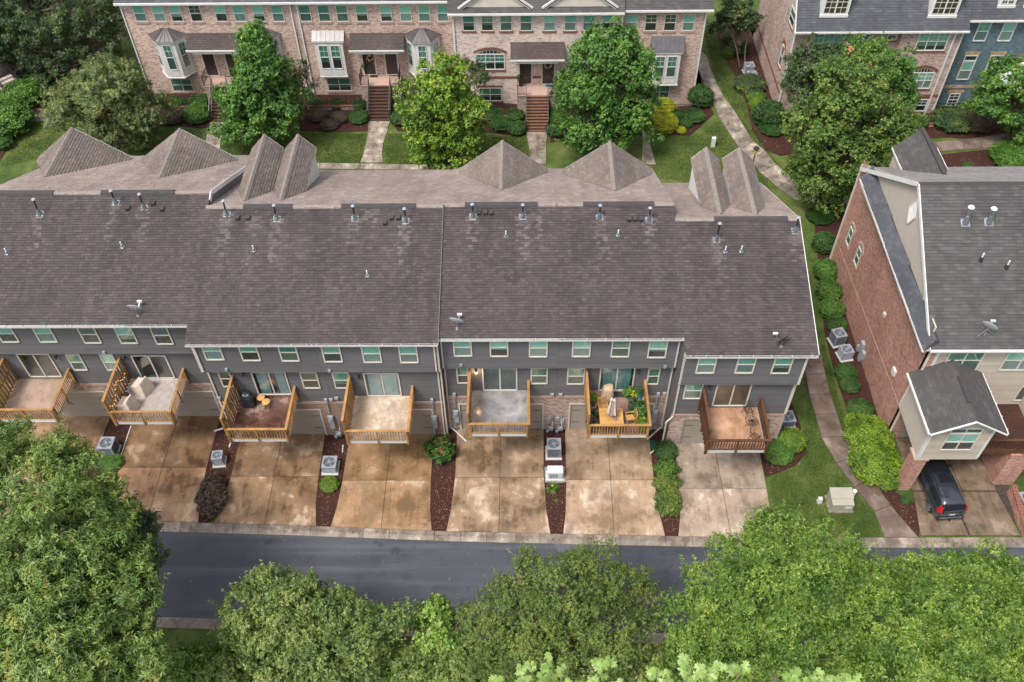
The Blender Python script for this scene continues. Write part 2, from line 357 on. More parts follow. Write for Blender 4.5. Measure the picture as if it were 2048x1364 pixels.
def mulch():
    m, nt, b = nodes("mulch", .8, .25); co = coords(nt)
    f = noise(nt, co, 11, 6, .8); g = noise(nt, co, .6, 3)
    c = ramp(nt, f, [(.3, (.012, .005, .004)), (.5, (.048, .018, .014)), (.72, (.105, .042, .03)), (.8, (.17, .09, .06))])
    c = mixc(nt, .6, c, ramp(nt, g, [(.3, .75), (.7, 1.2)]), 'MULTIPLY'); col(nt, b, c); bump(nt, b, f, 1, .06); return m
MT['mulch'] = mulch()
MT['gravel'] = simple("blue_grey_gravel", (.22, .23, .25), .8, .5, 22, bmp=.9)
MT['bark'] = simple("bark", (.12, .09, .07), .9, .4, 6, bmp=.8); MT['bark_pale'] = simple("pale_bark", (.22, .19, .15), .9, .35, 6, bmp=.8)
MT['bark_orange'] = simple("cinnamon_bark", (.22, .085, .03), .8, .4, 5)
MT['L_maple'] = leaf_mat("maple_leaves", (.035, .095, .02), (.085, .20, .036), (.18, .32, .05), (.28, .34, .06))
MT['L_shade'] = leaf_mat("shade_tree_leaves", (.04, .09, .018), (.105, .185, .035), (.235, .31, .06), (.30, .34, .07))
MT['L_lime'] = leaf_mat("yellow_green_maple_leaves", (0.058, 0.130, 0.017), (0.156, 0.273, 0.029), (0.312, 0.403, 0.046), (.30, .32, .05))
MT['L_elm'] = leaf_mat("elm_leaves", (.065, .10, .035), (.155, .205, .07), (.29, .31, .09), (.55, .48, .09))
MT['L_elmd'] = leaf_mat("dark_elm_leaves", (0.026, 0.052, 0.022), (0.055, 0.098, 0.034), (0.104, 0.156, 0.046), (.25, .27, .05))
MT['L_oak'] = leaf_mat("willow_oak_leaves", (.05, .095, .02), (.13, .21, .04), (.28, .36, .085), (.36, .26, .06))
MT['L_olive'] = leaf_mat("pear_leaves", (.05, .095, .022), (.15, .215, .05), (.29, .35, .095), (.32, .34, .11))
MT['L_fine'] = leaf_mat("fine_olive_leaves", (.045, .08, .018), (.12, .18, .034), (.22, .28, .06), (.28, .20, .05))
MT['L_bright'] = leaf_mat("bright_elm_leaves", (.04, .095, .012), (.125, .215, .03), (.27, .37, .058), (.36, .42, .09))
MT['L_bright2'] = leaf_mat("fresh_green_leaves", (.05, .11, .015), (.16, .27, .04), (.32, .42, .09), (.40, .45, .12))
MT['L_tulip'] = leaf_mat("tulip_tree_leaves", (.14, .25, .045), (.27, .40, .10), (.42, .52, .20), None, .35, 1.2)
MT['S_box'] = leaf_mat("boxwood_leaves", (0.016, 0.049, 0.010), (0.039, 0.098, 0.018), (0.085, 0.169, 0.033))
MT['S_light'] = leaf_mat("light_hedge_leaves", (0.026, 0.078, 0.013), (0.072, 0.163, 0.023), (0.143, 0.260, 0.039))
MT['S_yellow'] = leaf_mat("golden_hedge_leaves", (.16, .20, .008), (.36, .38, .015), (.55, .52, .03))
MT['S_lime'] = leaf_mat("lime_hedge_leaves", (.04, .09, .008), (.12, .21, .015), (.24, .33, .03))
MT['S_purple'] = leaf_mat("purple_loropetalum_leaves", (.05, .034, .03), (.11, .07, .06), (.19, .15, .09))
MT['S_flower'] = simple("white_blossom", (.75, .74, .68), .7); MT['S_pink'] = simple("pink_blossom", (.60, .16, .14), .7)
MT['S_rust'] = leaf_mat("rusty_new_growth", (.25, .09, .05), (.38, .17, .09), (.45, .24, .13))
# ------------------------------------------------------------------ shared builders
STREAK = []
def shingles(poly, mat, parent, exp=.17, wmin=.20, wmax=.34, t=.034, name="shingles", lift=.004, alt=None):
    P = [Vector(p) for p in poly]
    n = (P[1]-P[0]).cross(P[2]-P[0]).normalized()
    if n.z < 0: n = -n
    v = (Vector((0, 0, 1))-n*n.z).normalized(); u = v.cross(n).normalized(); o = P[0]
    q = [((p-o).dot(u), (p-o).dot(v)) for p in P]
    v0 = min(a[1] for a in q); v1 = max(a[1] for a in q)
    mb = MB(); r = v0
    while r < v1-1e-4:
        top = min(r+exp, v1); m = (r+top)/2; xs = []
        for i in range(len(q)):
            a, b = q[i], q[(i+1) % len(q)]
            if (a[1]-m)*(b[1]-m) < 0: xs.append(a[0]+(b[0]-a[0])*(m-a[1])/(b[1]-a[1]))
        if len(xs) >= 2:
            x, x1 = min(xs), max(xs)
            while x < x1-.02:
                wd = random.uniform(wmin, wmax); xe = min(x+wd, x1)
                if x1-xe < .1: xe = x1
                tt = t*random.uniform(.75, 1.35); g = .003; k = len(mb.v)
                a = o+u*(x+g)+v*(r-.012); b = o+u*(xe-g)+v*(r-.012); c = o+u*(xe-g)+v*top; d = o+u*(x+g)+v*top
                mb.v += [tuple(a+n*tt), tuple(b+n*tt), tuple(c+n*lift), tuple(d+n*lift), tuple(a), tuple(b)]
                mb.f += [(k, k+1, k+2, k+3), (k+4, k+5, k+1, k)]; mi = 0
                if alt:
                    for (sx, sy, sw, sl_) in STREAK:
                        if abs((a.x+b.x)/2-sx) < sw and 0 < sy-a.y < sl_ and random.random() < .8*(1-(sy-a.y)/sl_): mi = 1
                mb.m += [mi, mi]
                x = xe
        r += exp
    return mb.build(name, [mat, alt] if alt else mat, parent, kind="stuff")
def roof_plane(parent, poly, mat, slabmat=None, part=None, t=.12, label=None, **k):
    if part is None: part = MB().slab(poly, t).build("roof_slope", slabmat or MT['cap_dark'], parent)
    shingles(poly, mat, part, **k); return part
BARM = {}
def window(parent, o, w_, h, u=(1, 0, 0), n=(0, -1, 0), cols=1, blind='blind', grid=False, frame='trim', fr=.075, rows=2, low=None, name="window"):
    """o = bottom centre on the wall face; parts: window > frame bars in its mesh, panes and blind as children"""
    u = Vector(u); n = Vector(n); o = Vector(o); mb = MB(); a0, a1 = -w_/2, w_/2
    for x in (a0, a1-fr): mb.fbox(o, u, n, x, x+fr, 0, .055, 0, h)
    mb.fbox(o, u, n, a0+fr, a1-fr, 0, .055, h-fr, h); mb.fbox(o, u, n, a0+fr, a1-fr, 0, .07, 0, fr)
    cw = (w_-2*fr)/cols
    for c in range(1, cols): mb.fbox(o, u, n, a0+fr+c*cw-.035, a0+fr+c*cw+.035, 0, .05, fr, h-fr)
    if rows == 2: mb.fbox(o, u, n, a0+fr, a1-fr, .004, .046, h*.5-.028, h*.5+.028)
    if grid:
        for c in range(cols):
            xm = a0+fr+(c+.5)*cw; mb.fbox(o, u, n, xm-.012, xm+.012, .01, .036, h*.5 if grid == 'top' else fr, h-fr)
        mb.fbox(o, u, n, a0+fr, a1-fr, .01, .036, h*.75-.012, h*.75+.012)
        if grid != 'top': mb.fbox(o, u, n, a0+fr, a1-fr, .01, .036, h*.25-.012, h*.25+.012)
    win = mb.build(name, MT[frame], parent)
    spans = [(h*.5+.02, h-fr, 'glass_g'), (fr, h*.5-.02, 'glass_s')] if rows == 2 else [(fr, h-fr, 'glass_g')]
    for c in range(cols):
        x0 = a0+fr+c*cw; 
        for (z0, z1, gm) in spans:
            MB().fbox(o, u, n, x0+.003, x0+cw-.003, .02, .026, z0, z1).build("pane", MT[gm], win)
    lo_ = fr*.6
    if blind in ('blind', 'blind2') and rows == 2 and random.random() < .3:
        lo_ = h*random.uniform(.22, .5); MB().fbox(o, u, n, a0+fr*.6, a1-fr*.6, .001, .0035, fr*.6, lo_).build("dim_room_panel", MT['blind3'], win)  # flat dark panel stands in for the unlit room below the blind
    MB().fbox(o, u, n, a0+fr*.6, a1-fr*.6, .002, .008, lo_, h-fr*.6).build("blind", MT[blind], win)  # in the dim room colour this panel is the unlit room, not a blind
    return win
def siding(parent, x0, x1, y, z0, z1, mat, exp=.18, skip=()):
    """individual lapped boards on a wall facing -y"""
    z = z0
    me = None
    while z < z1-.02:
        e = min(exp, z1-z)
        if me is None or e != exp:
            mb = MB(); g = .004
            mb.hexa([(x0, y-.038, z+g), (x1, y-.038, z+g), (x1, y+.0, z+g), (x0, y+.0, z+g), (x0, y-.010, z+e), (x1, y-.010, z+e), (x1, y, z+e), (x0, y, z+e)])
            m_ = mb.mesh("siding_board", mat, False, (0, 0, z)); 
            if e == exp: me = m_
        link("siding_board", m_ if e != exp else me, parent, (0, 0, z)); z += e
def polyp(px, z=0.0): return [tuple(at(a, b, z=z))[:2] for a, b in px]

# ------------------------------------------------------------------ the setting
mb = MB()
GY0 = -60
for (x0, y0, x1, y1) in [(-140, GY0, 140, 33.6), (-140, 33.6, -34, 160), (-34, 48, 140, 160), (17.6, 33.6, 22.4, 48), (37, 33.6, 140, 48)]:
    mb.quad((x0, y0, 0), (x1, y0, 0), (x1, y1, 0), (x0, y1, 0))
g = mb.build("ground", MT['grass'], loc=(0, 0, 0)); tag(g, kind="structure")

def sheet(name, poly, z0, z1, mat, kind="structure"):
    o = MB().prism(poly, z0, z1).build(name, mat); tag(o, kind=kind); return o
KX = [-45, -21.31, -10.31, -2.77, 5.83, 13.23, 20, 29.88, 45]; KY = [-5.7, -6.45, -6.81, -7.14, -7.36, -7.52, -7.54, -7.52, -7.5]
def kerb_y(x): return float(np.interp(x, KX, KY))
xs = np.linspace(-45, 45, 61)
# road sheet and the far verge
rp = [(x, kerb_y(x)-.62) for x in xs]+[(x, kerb_y(x)-5.75) for x in xs[::-1]]
sheet("road", rp, .001, .006, MT['asphalt'])
# kerb: rolled kerb segments, each its own piece
kb = thing("kerb", None, None, (0, -7.2, 0)); tag(kb, kind="structure")
kb2 = thing("kerb", None, None, (0, -13, 0)); tag(kb2, kind="structure")
x = -24.0
while x < 31:
    L = random.choice([1.5, 2.6, 3.05, 3.05]); x1 = x+L
    def kp(xx, off, z): return (xx, kerb_y(xx)+off, z)
    p = MB()
    for (o0, z0_, o1, z1_) in [(-.34, .085, -.02, .10), (-.60, .012, -.34, .085)]:
        a, b = x+.012, x1-.012
        p.hexa([kp(a, o0, -.05), kp(b, o0, -.05), kp(b, o1, -.05), kp(a, o1, -.05), kp(a, o0, z0_), kp(b, o0, z0_), kp(b, o1, z1_), kp(a, o1, z1_)])
    p.build("kerb_block", MT['kerb'], kb)
    p = MB(); a, b = x+.3, x1+.276
    def kq(xx, off, z): return (xx, kerb_y(xx)-off, z)
    p.hexa([kq(a, 6.35, -.05), kq(b, 6.35, -.05), kq(b, 5.75, -.05), kq(a, 5.75, -.05), kq(a, 6.35, .1), kq(b, 6.35, .1), kq(b, 5.75, .03), kq(a, 5.75, .03)])
    p.build("kerb_block", MT['kerb'], kb2)
    x = x1
# driveways: slabs with open joints. pixel outlines of the four slabs per drive (left edge, joint, right edge at top / mid / bottom)
drives = [
  # (y_top, [(x_left, x_joint, x_right) top], mid, bottom) read from the photograph
  ((825, 48, 142, 226), (905, 0, 108, 195), (1036, -90, 20, 130)),
  ((838, 262, 357, 441), (936, 239, 325, 414), (1044, 214, 294, 398)),
  ((865, 484, 566, 651), (954, 462, 549, 638), (1052, 428, 529, 633)),
  ((872, 700, 785, 868), (962, 685, 773, 862), (1062, 660, 762, 864)),
  ((858, 914, 1001, 1088), (956, 910, 1000, 1088), (1066, 892, 998, 1101)),
  ((858, 1130, 1214, 1297), (961, 1132, 1221, 1308), (1070, 1126, 1228, 1330)),
  ((886, 1348, 1429, 1516), (978, 1357, 1444, 1533), (1074, 1356, 1462, 1546)),
]
for i, (a, b, c) in enumerate(drives):
    d = thing("driveway", None, None, tuple(at(b[2], b[0], z=0))); tag(d, kind="structure")
    ta = [at(x_, a[0], z=0) for x_ in a[1:]]; tb = [at(x_, b[0], z=0) for x_ in b[1:]]; tc = [at(x_, c[0], z=0) for x_ in c[1:]]
    ta = [Vector((p.x, p.y+1.0, 0)) for p in ta]
    for p in tc: p.y = kerb_y(p.x)+.0
    g_ = .014
    for k in (0, 1):
        for up, lo in ((ta, tb), (tb, tc)):
            L0, R0, R1, L1 = lo[k], lo[k+1], up[k+1], up[k]
            ring = [(L0.x+g_, L0.y+g_), (R0.x-g_, R0.y+g_), (R1.x-g_, R1.y-g_), (L1.x+g_, L1.y-g_)]
            if lo is tc and k == 0: ring.insert(4, (L0.x*.38+L1.x*.62+.02, L0.y*.6+L1.y*.4))
            if lo is tc and k == 1: ring.insert(2, (R0.x*.38+R1.x*.62-.02, R0.y*.6+R1.y*.4))
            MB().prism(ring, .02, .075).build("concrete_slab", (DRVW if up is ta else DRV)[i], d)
    MB().prism([(min(t.x for t in (ta[0], tb[0]))+.1, tb[0].y+3), (ta[2].x-.1, tb[0].y+3), (tb[2].x-.1, tc[2].y+.3), (tb[0].x+.1, tc[0].y+.3)], .004, .03).build("joint_bed", MT['muck'], d)
# mulch beds
def bed(px, z=.03, mat='mulch', name="mulch_bed", ext=None):
    poly = ext or polyp(px); return sheet(name, poly, .003, z, MT[mat])
for px in [[(226, 850), (265, 850), (214, 1046), (150, 1046), (195, 905)],
           [(441, 860), (486, 872), (462, 954), (420, 1049), (402, 1049), (414, 936)],
           [(651, 880), (702, 880), (685, 962), (672, 1032), (660, 1056), (636, 1055), (629, 1032), (638, 954)],
           [(868, 885), (914, 870), (910, 956), (905, 1030), (892, 1063), (865, 1063), (861, 1020), (862, 962)],
           [(1088, 862), (1130, 862), (1133, 960), (1133, 1035), (1126, 1068), (1102, 1068), (1091, 1040), (1088, 956)],
           [(1297, 872), (1348, 880), (1357, 978), (1362, 1020), (1356, 1072), (1330, 1071), (1318, 1020), (1308, 961)],
           [(1512, 880), (1540, 800), (1580, 800), (1600, 850), (1614, 905), (1590, 932), (1560, 945), (1531, 954), (1524, 930)]]:
    cx_ = sum(a for a, _ in px)/len(px); bed([(cx_+(a-cx_)*(1.16 if a < 1500 else 1.0), b_-(24 if b_ <= 885 and a < 1500 else 0)) for a, b_ in px], .045)
bed([(1625, 395), (1722, 395), (1664, 525), (1700, 640), (1768, 880), (1790, 985), (1835, 1010), (1838, 1073), (1826, 1073), (1790, 1020), (1762, 985), (1735, 945), (1700, 890), (1698, 830), (1680, 780), (1662, 720), (1648, 660), (1640, 560), (1630, 460)], .05)
# opposite beds (front of the brick townhouses)
for px in [[(160, 60), (262, 60), (210, 110), (118, 150), (118, 190), (90, 215), (70, 240), (52, 235), (-5, 330), (-5, 170), (60, 140), (95, 90)],
           [(296, 183), (426, 183), (430, 250), (405, 258), (340, 250), (300, 262), (290, 230)],
           [(592, 190), (735, 190), (738, 262), (690, 265), (600, 262)],
           [(785, 190), (905, 200), (1050, 210), (1052, 272), (1010, 270), (960, 262), (900, 272), (860, 265), (795, 262), (780, 240)],
           [(1100, 213), (1420, 213), (1428, 228), (1400, 255), (1378, 272), (1300, 268), (1100, 285)],
           [(1432, 60), (1470, 40), (1500, 60), (1560, 196), (1900, 222), (2060, 215), (2060, 290), (1900, 275), (1790, 280), (1640, 300), (1560, 312), (1530, 300), (1505, 262), (1495, 215), (1470, 150), (1450, 120)],
           [(1790, 320), (2060, 290), (2060, 335), (1800, 340)]]:
    bed(px, .05)
# walks: ribbons cut into slabs, pixel pairs (left, right)
def walk(name, pairs, mat, z=.07, sub=None):
    wv = thing(name, None, None, tuple(at(*pairs[0][0], z=0))); tag(wv, kind="structure")
    P = [(at(*a, z=0), at(*b, z=0)) for a, b in pairs]
    for (a0, b0), (a1, b1) in zip(P[:-1], P[1:]):
        g1 = (a1-a0).normalized()*.02; g2 = (b1-b0).normalized()*.02
        MB().prism([tuple(q)[:2] for q in (a0+g1, b0+g2, b1-g2, a1-g1)], .01, z).build("concrete_slab", mat, wv)
    return wv
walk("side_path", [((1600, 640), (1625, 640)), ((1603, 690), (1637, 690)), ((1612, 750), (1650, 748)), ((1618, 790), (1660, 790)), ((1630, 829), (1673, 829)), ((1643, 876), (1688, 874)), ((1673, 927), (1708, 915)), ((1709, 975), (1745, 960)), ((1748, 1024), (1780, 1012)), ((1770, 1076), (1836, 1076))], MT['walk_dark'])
walk("front_path", [((1397, 60), (1398, 100)), ((1390, 125), (1412, 112)), ((1405, 160), (1425, 150)), ((1425, 205), (1446, 193)), ((1440, 238), (1468, 222)), ((1462, 272), (1488, 255)), ((1480, 300), (1505, 282)), ((1500, 322), (1530, 303)), ((1520, 345), (1552, 330)), ((1555, 375), (1585, 360)), ((1590, 400), (1625, 385)), ((1650, 408), (1655, 390)), ((1720, 410), (1725, 392))], MT['walk'])
for pr in [[((421, 245), (452, 245)), ((417, 262), (447, 262)), ((412, 283), (441, 283)), ((400, 310), (440, 310))],
           [((737, 243), (780, 243)), ((736, 265), (774, 265)), ((733, 288), (766, 288)), ((727, 310), (764, 310)), ((721, 326), (767, 326))],
           [((1053, 265), (1095, 265)), ((1056, 285), (1092, 285)), ((1060, 306), (1092, 306)), ((1062, 330), (1092, 330))],
           [((1285, 262), (1300, 262)), ((1285, 290), (1300, 290)), ((1283, 330), (1312, 330))]]:
    walk("entry_walk", pr, MT['walk'])
walk("front_path", [((560, 327), (560, 338)), ((640, 327), (640, 338)), ((720, 328), (720, 339)), ((800, 330), (800, 340)), ((880, 331), (880, 341)), ((960, 331), (960, 341))], MT['walk'])
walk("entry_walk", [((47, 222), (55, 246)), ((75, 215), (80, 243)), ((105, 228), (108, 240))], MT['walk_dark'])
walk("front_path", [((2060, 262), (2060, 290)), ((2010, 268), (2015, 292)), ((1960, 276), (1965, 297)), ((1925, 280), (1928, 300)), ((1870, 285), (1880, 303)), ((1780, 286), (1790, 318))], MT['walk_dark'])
walk("front_path", [((268, 130), (285, 120)), ((300, 170), (320, 150))], MT['walk'])
# neighbour's drive on the right
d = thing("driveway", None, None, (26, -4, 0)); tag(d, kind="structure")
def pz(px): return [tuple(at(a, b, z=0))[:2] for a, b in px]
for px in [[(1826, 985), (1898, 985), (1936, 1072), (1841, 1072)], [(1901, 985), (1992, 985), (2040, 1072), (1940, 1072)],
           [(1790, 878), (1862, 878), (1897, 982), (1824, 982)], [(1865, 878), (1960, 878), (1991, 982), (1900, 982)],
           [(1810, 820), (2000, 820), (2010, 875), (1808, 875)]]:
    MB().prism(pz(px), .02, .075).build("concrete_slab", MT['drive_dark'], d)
MB().prism(pz([(1800, 840), (1985, 840), (2036, 1070), (1843, 1070)]), .004, .03).build("joint_bed", MT['muck'], d)

# ------------------------------------------------------------------ the grey townhouse row
S = .3194
ZAB, ZCD = 9.95, 9.75
BLK = {
 'A': dict(yw=1.05, eave=(165, 648), z0=ZAB, ridge=(300, 384), fe=(160, 313), up=(200, 707)),
 'B': dict(yw=-.35, eave=(600, 686), z0=ZAB, ridge=(650, 412), fe=(760, 341), up=(600, 744)),
 'C': dict(yw=.05, eave=(1100, 675), z0=ZCD, ridge=(1100, 408), fe=(1100, 338), up=(1100, 736)),
 'D': dict(yw=-1.09, eave=(1500, 709), z0=ZCD, ridge=(1500, 437), fe=(1530, 366), up=(1500, 769)),
}
SF = None
for k, b in BLK.items():
    e = atpl(*b['eave'], b['z0'], S); r = atpl(*b['ridge'], b['z0'], S)
    b['ye'], b['ze'], b['yr'], b['zr'] = e.y, e.z, r.y, r.z
    b['yu'] = max(e.y+.22, b['yw']-.42); b['zu'] = at(*b['up'], y=b['yu']).z
    sf = .5; # front slope: meet the pixel of the front eave
    yr, zr = r.y, r.z
    d_ = R @ np.array([b['fe'][0]-PP[0], -(b['fe'][1]-PP[1]), -F]); t = (zr+sf*yr-sf*CAM[1]-CAM[2])/(d_[2]+sf*d_[1]); fe = CAM+t*d_
    b['yf'], b['zf'], b['sf'] = float(fe[1]), float(fe[2]), sf
    print(k, {q: round(v, 2) for q, v in b.items() if isinstance(v, float)})
def front_z(b, y): return b['zr']-b['sf']*(y-b['yr'])
FLUES = [(0, 'A', (80, 429), (73.5, 400)), (1, 'A', (232, 407), (226, 389)), (1, 'A', (289, 417), (281, 389.6)), (2, 'B', (454, 430), (449, 403)), (2, 'B', (554, 439), (551, 412)),
    (3, 'B', (710, 439), (706.7, 413)), (3, 'B', (811.6, 442.6), (810, 424)), (4, 'C', (946, 434), (945, 412)), (4, 'C', (1045.7, 435), (1045.7, 412)), (5, 'C', (1199, 436), (1199.5, 412)),
    (5, 'C', (1298, 441), (1298.6, 417)), (6, 'D', (1433, 481), (1438.6, 448)), (6, 'D', (1590, 463), (1594.8, 436))]
for (_h, _b, _p, _q) in FLUES:
    v = atpl(*_p, BLK[_b]['z0'], S); STREAK.append((v.x, v.y, random.uniform(.28, .42), random.uniform(2.0, 4.2)))
for k_ in range(5): STREAK.append((random.uniform(-28, 17), random.uniform(4, 7.5), random.uniform(.2, .6), random.uniform(.8, 2)))
xB = -16.75; xC = -3.2; xD = 10.2
UNITS = [
 ('A', -30.2, -23.55, "grey townhouse at the left edge with a bare pink-floored timber deck", 0),
 ('A', -23.55, xB, "grey townhouse whose deck holds two covered chairs on white tiles", 1),
 ('B', xB, -9.95, "grey townhouse whose dark wet deck holds a covered grill", 2),
 ('B', -9.95, xC, "grey townhouse with an empty cream deck beside checkered brick", 3),
 ('C', xC, 3.45, "grey townhouse with an empty pale grey deck and lit wall lamp", 4),
 ('C', 3.45, xD, "grey townhouse whose deck has a closed umbrella and potted plants", 5),
 ('D', xD, 17.0, "grey end townhouse with dark brown deck railings at the side lawn", 6),
]
GRP = "grey townhouses with timber decks in one row"
HOUSES = []
brick_of = ['brick_mix', 'brick_mix', 'brick_check', 'brick_check', 'brick_mix', 'brick_mix', 'brick_rose']
# second-floor openings by pixel: (kind, left px, right px, bottom px)
low = [
 [('slider', 61, 126, 753), ('win', 149, 177, 740)],
 [('win', 215, 242, 740), ('slider', 284, 352, 756)],
 [('win', 447, 470, 773), ('slider', 517, 584.5, 788.5), ('win', 608, 642, 776)],
 [('win', 671, 704, 776), ('slider', 735, 804.5, 791)],
 [('win', 917, 936, 766), ('slider', 966, 1035, 780), ('win', 1061, 1095, 767)],
 [('win', 1133, 1168, 768), ('slider', 1196, 1265, 780), ('win', 1292, 1316, 768)],
 [('win', 1364.6, 1401, 797), ('slider', 1423, 1492, 811)],
]
upper = [[(-75, -39), (5, 41), (81, 117)], [(167, 202), (243, 278), (314, 349)], [(413, 450.5), (486, 523), (564, 600.6)], [(649, 686.6), (727.6, 765), (801, 838)],
         [(908, 945), (980, 1017), (1057.5, 1095)], [(1143, 1180), (1220.5, 1257.6), (1293.5, 1331)], [(1390, 1427.5), (1468, 1505), (1540, 1577.6)]]
upy = [(683, 684, 684), (686, 686.5, 688), (719.5, 721, 722), (723.5, 724.5, 725), (712, 712.5, 713.5), (713, 713.5, 715), (746, 746, 746.5)]
ubl = [['blind', 'blind', 'blind'], ['blind3', 'blind', 'blind3'], ['blind', 'blind', 'blind2'], ['blind', 'blind', 'blind'], ['blind', 'blind', 'blind'], ['blind', 'blind2', 'blind'], ['blind', 'blind', 'blind']]
lbl = ['blind2', 'blind', 'blind3', 'blind', 'blind2', 'blind2', 'blind']
for i, (bk, x0, x1, lab, _) in enumerate(UNITS):
    b = BLK[bk]; cx = (x0+x1)/2
    h = thing("townhouse", lab, "townhouse", (cx, b['yw'], 0), GRP); HOUSES.append(h)
    yw, yu, ye, ze, yr, zr, yf, zf = [b[q] for q in ('yw', 'yu', 'ye', 'ze', 'yr', 'zr', 'yf', 'zf')]
    g0, g1 = cx-2.5, cx+2.5; gz = 2.62; zb = at(1000, 791, y=.05).z if bk != 'D' else 3.2
    # walls: ground floor brick, lap siding above
    mb = MB(); X0, X1 = x0+.004, x1-.004
    if i == 6: X1 = 16.95
    mb.box(X0, yw, -.1, g0, yw+.25, zb); mb.box(g1, yw, -.1, X1, yw+.25, zb); mb.box(g0, yw, gz, g1, yw+.25, zb)
    mb.build("brick_wall", MT[brick_of[i]], h)
    mb = MB(); nb = int((X1-X0)/.115)
    for k in range(nb):
        xx = X0+k*.115; mb.box(xx+.006, yw-.055, zb-.22, xx+.109, yw-.001, zb)
    mb.build("brick_ledge", MT['soldier_pale'], h, kind="stuff")
    mb = MB().box(X0+.01, yw+.012, zb, X1-.01, yw+.3, b['zu']+.1)
    wl = mb.build("rear_wall", MT['siding'], h); siding(wl, X0, X1, yw+.012, zb, b['zu'], MT['siding'])
    zs = ze-.06
    wu = MB().box(X0+.01, yu+.012, b['zu'], X1-.01, yw+.25, zs+.1).build("upper_wall", MT['siding'], h)
    siding(wu, X0, X1, yu+.012, b['zu'], zs, MT['siding'])
    # core of the house behind the wall, front and end walls
    core = MB()
    core.box(X0+.005, yw+.3, 0, X1-.005, yf-.4, zf-.1)
    core.slab([(X0+.02, yw+.3, ze-.1), (X1-.02, yw+.3, ze-.1), (X1-.02, yr, zr-.2), (X0+.02, yr, zr-.2)], .05)
    core.build("house_body", MT['brick_mix'] if i else MT['brick_mix'], h)
    if i == 6:
        MB().quad((X1, yw+.02, zb), (X1, yf-.4, zb), (X1, yf-.4, zf-.1), (X1, yr, zr-.15), (X1, yw+.02, ze)).build("end_wall", MT['siding'], h)
        mb = MB(); mb.box(X1-.14, yu-.028, b['zu'], X1+.03, yu+.012, zs); mb.box(X1-.14, yw-.028, zb, X1+.03, yw+.012, b['zu'])
        mb.box(X1, yu-.028, b['zu'], X1+.03, yw+.12, zs); mb.box(X1, yw+.0, zb, X1+.03, yw+.16, b['zu'])
        mb.build("corner_board", MT['trim'], h)
    if bk == 'B' and i == 2 or i == 6:
        MB().box(X0-.03, yu-.02, b['zu'], X0+.09, yu+.014, zs).build("corner_board", MT['trim'], h)
        MB().box(X0-.012, yu+.016, b['zu'], X0-.002, yw+1.4, zs).build("return_wall", MT['siding'], h)
        MB().box(X0-.012, yw+.016, 0, X0-.002, yw+1.4, b['zu']-.002).build("return_wall", MT['siding'], h)
    if i == 3:
        MB().box(X1-.1, yu-.022, b['zu'], X1+.0, yu+.010, zs).build("corner_board", MT['trim'], h)
    # roof slopes
    xo = .35 if i == 6 else 0; xl = .12 if bk == 'B' and i == 2 else 0; xr = .06 if i == 3 else 0
    X0r, X1r = x0-xl, (X1+xo if i == 6 else x1)+xr
    oh = .0
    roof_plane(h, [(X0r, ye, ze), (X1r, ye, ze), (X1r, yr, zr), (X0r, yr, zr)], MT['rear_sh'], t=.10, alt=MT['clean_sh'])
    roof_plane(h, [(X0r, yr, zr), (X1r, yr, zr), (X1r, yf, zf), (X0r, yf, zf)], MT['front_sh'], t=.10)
    # ridge caps
    mb = MB(); xx = X0r
    while xx < X1r-.05:
        xe = min(xx+.22, X1r); e_ = random.uniform(0, .012)
        mb.hexa([(xx, yr-.17, zr-.035), (xe, yr-.17, zr-.035), (xe, yr+.17, zr-.06), (xx, yr+.17, zr-.06), (xx, yr-.05, zr+.05+e_), (xe, yr-.05, zr+.04+e_), (xe, yr+.05, zr+.04+e_), (xx, yr+.05, zr+.05+e_)]); xx = xe
    mb.build("ridge_cap", MT['cap_tan'], h, kind="stuff")
    # fascia, soffit, gutter
    MB().box(X0r+.002, ye+.01, ze-.24, X1r-.002, ye+.035, ze-.1).build("fascia", MT['white'], h)
    MB().box(X0r+.004, ye+.04, ze-.235, X1r-.004, yw-.0, ze-.215).build("soffit", MT['white'], h)
    mb = MB(); gx0, gx1 = X0r+.0, X1r-(.0 if i != 6 else 0)
    mb.box(gx0, ye-.10, ze-.2, gx1, ye+.0, ze-.185); mb.box(gx0, ye-.12, ze-.2, gx1, ye-.10, ze-.07); mb.box(gx0, ye-.010, ze-.185, gx1, ye+.0, ze-.10)
    gt = mb.build("gutter", MT['gutter'], h)
    k = gx0+.25
    while k < gx1:
        MB().box(k-.014, ye-.12, ze-.068, k+.014, ye+.03, ze-.045).build("gutter_bracket", MT['plastic_white'], gt); k += random.uniform(.75, 1.25)
    if i in (1, 2, 3, 6, 5): MB().box(gx0+(.0 if i != 1 else 3.2), ye-.098, ze-.18, gx1-.1, ye-.013, ze-.095).build("leaf_debris", MT['muck'], gt)
    # upper windows
    for (pa, pb), py, bl in zip(upper[i], upy[i], ubl[i]):
        A = at(pa, py, y=yu-.02); B_ = at(pb, py, y=yu-.02)
        ww = max(.9, min(1.06, B_.x-A.x)); xm = (A.x+B_.x)/2
        if xm-ww/2 < x0+.05: xm = x0+.05+ww/2
        window(h, (xm, yu-.02, A.z), ww, 1.52, blind=bl)
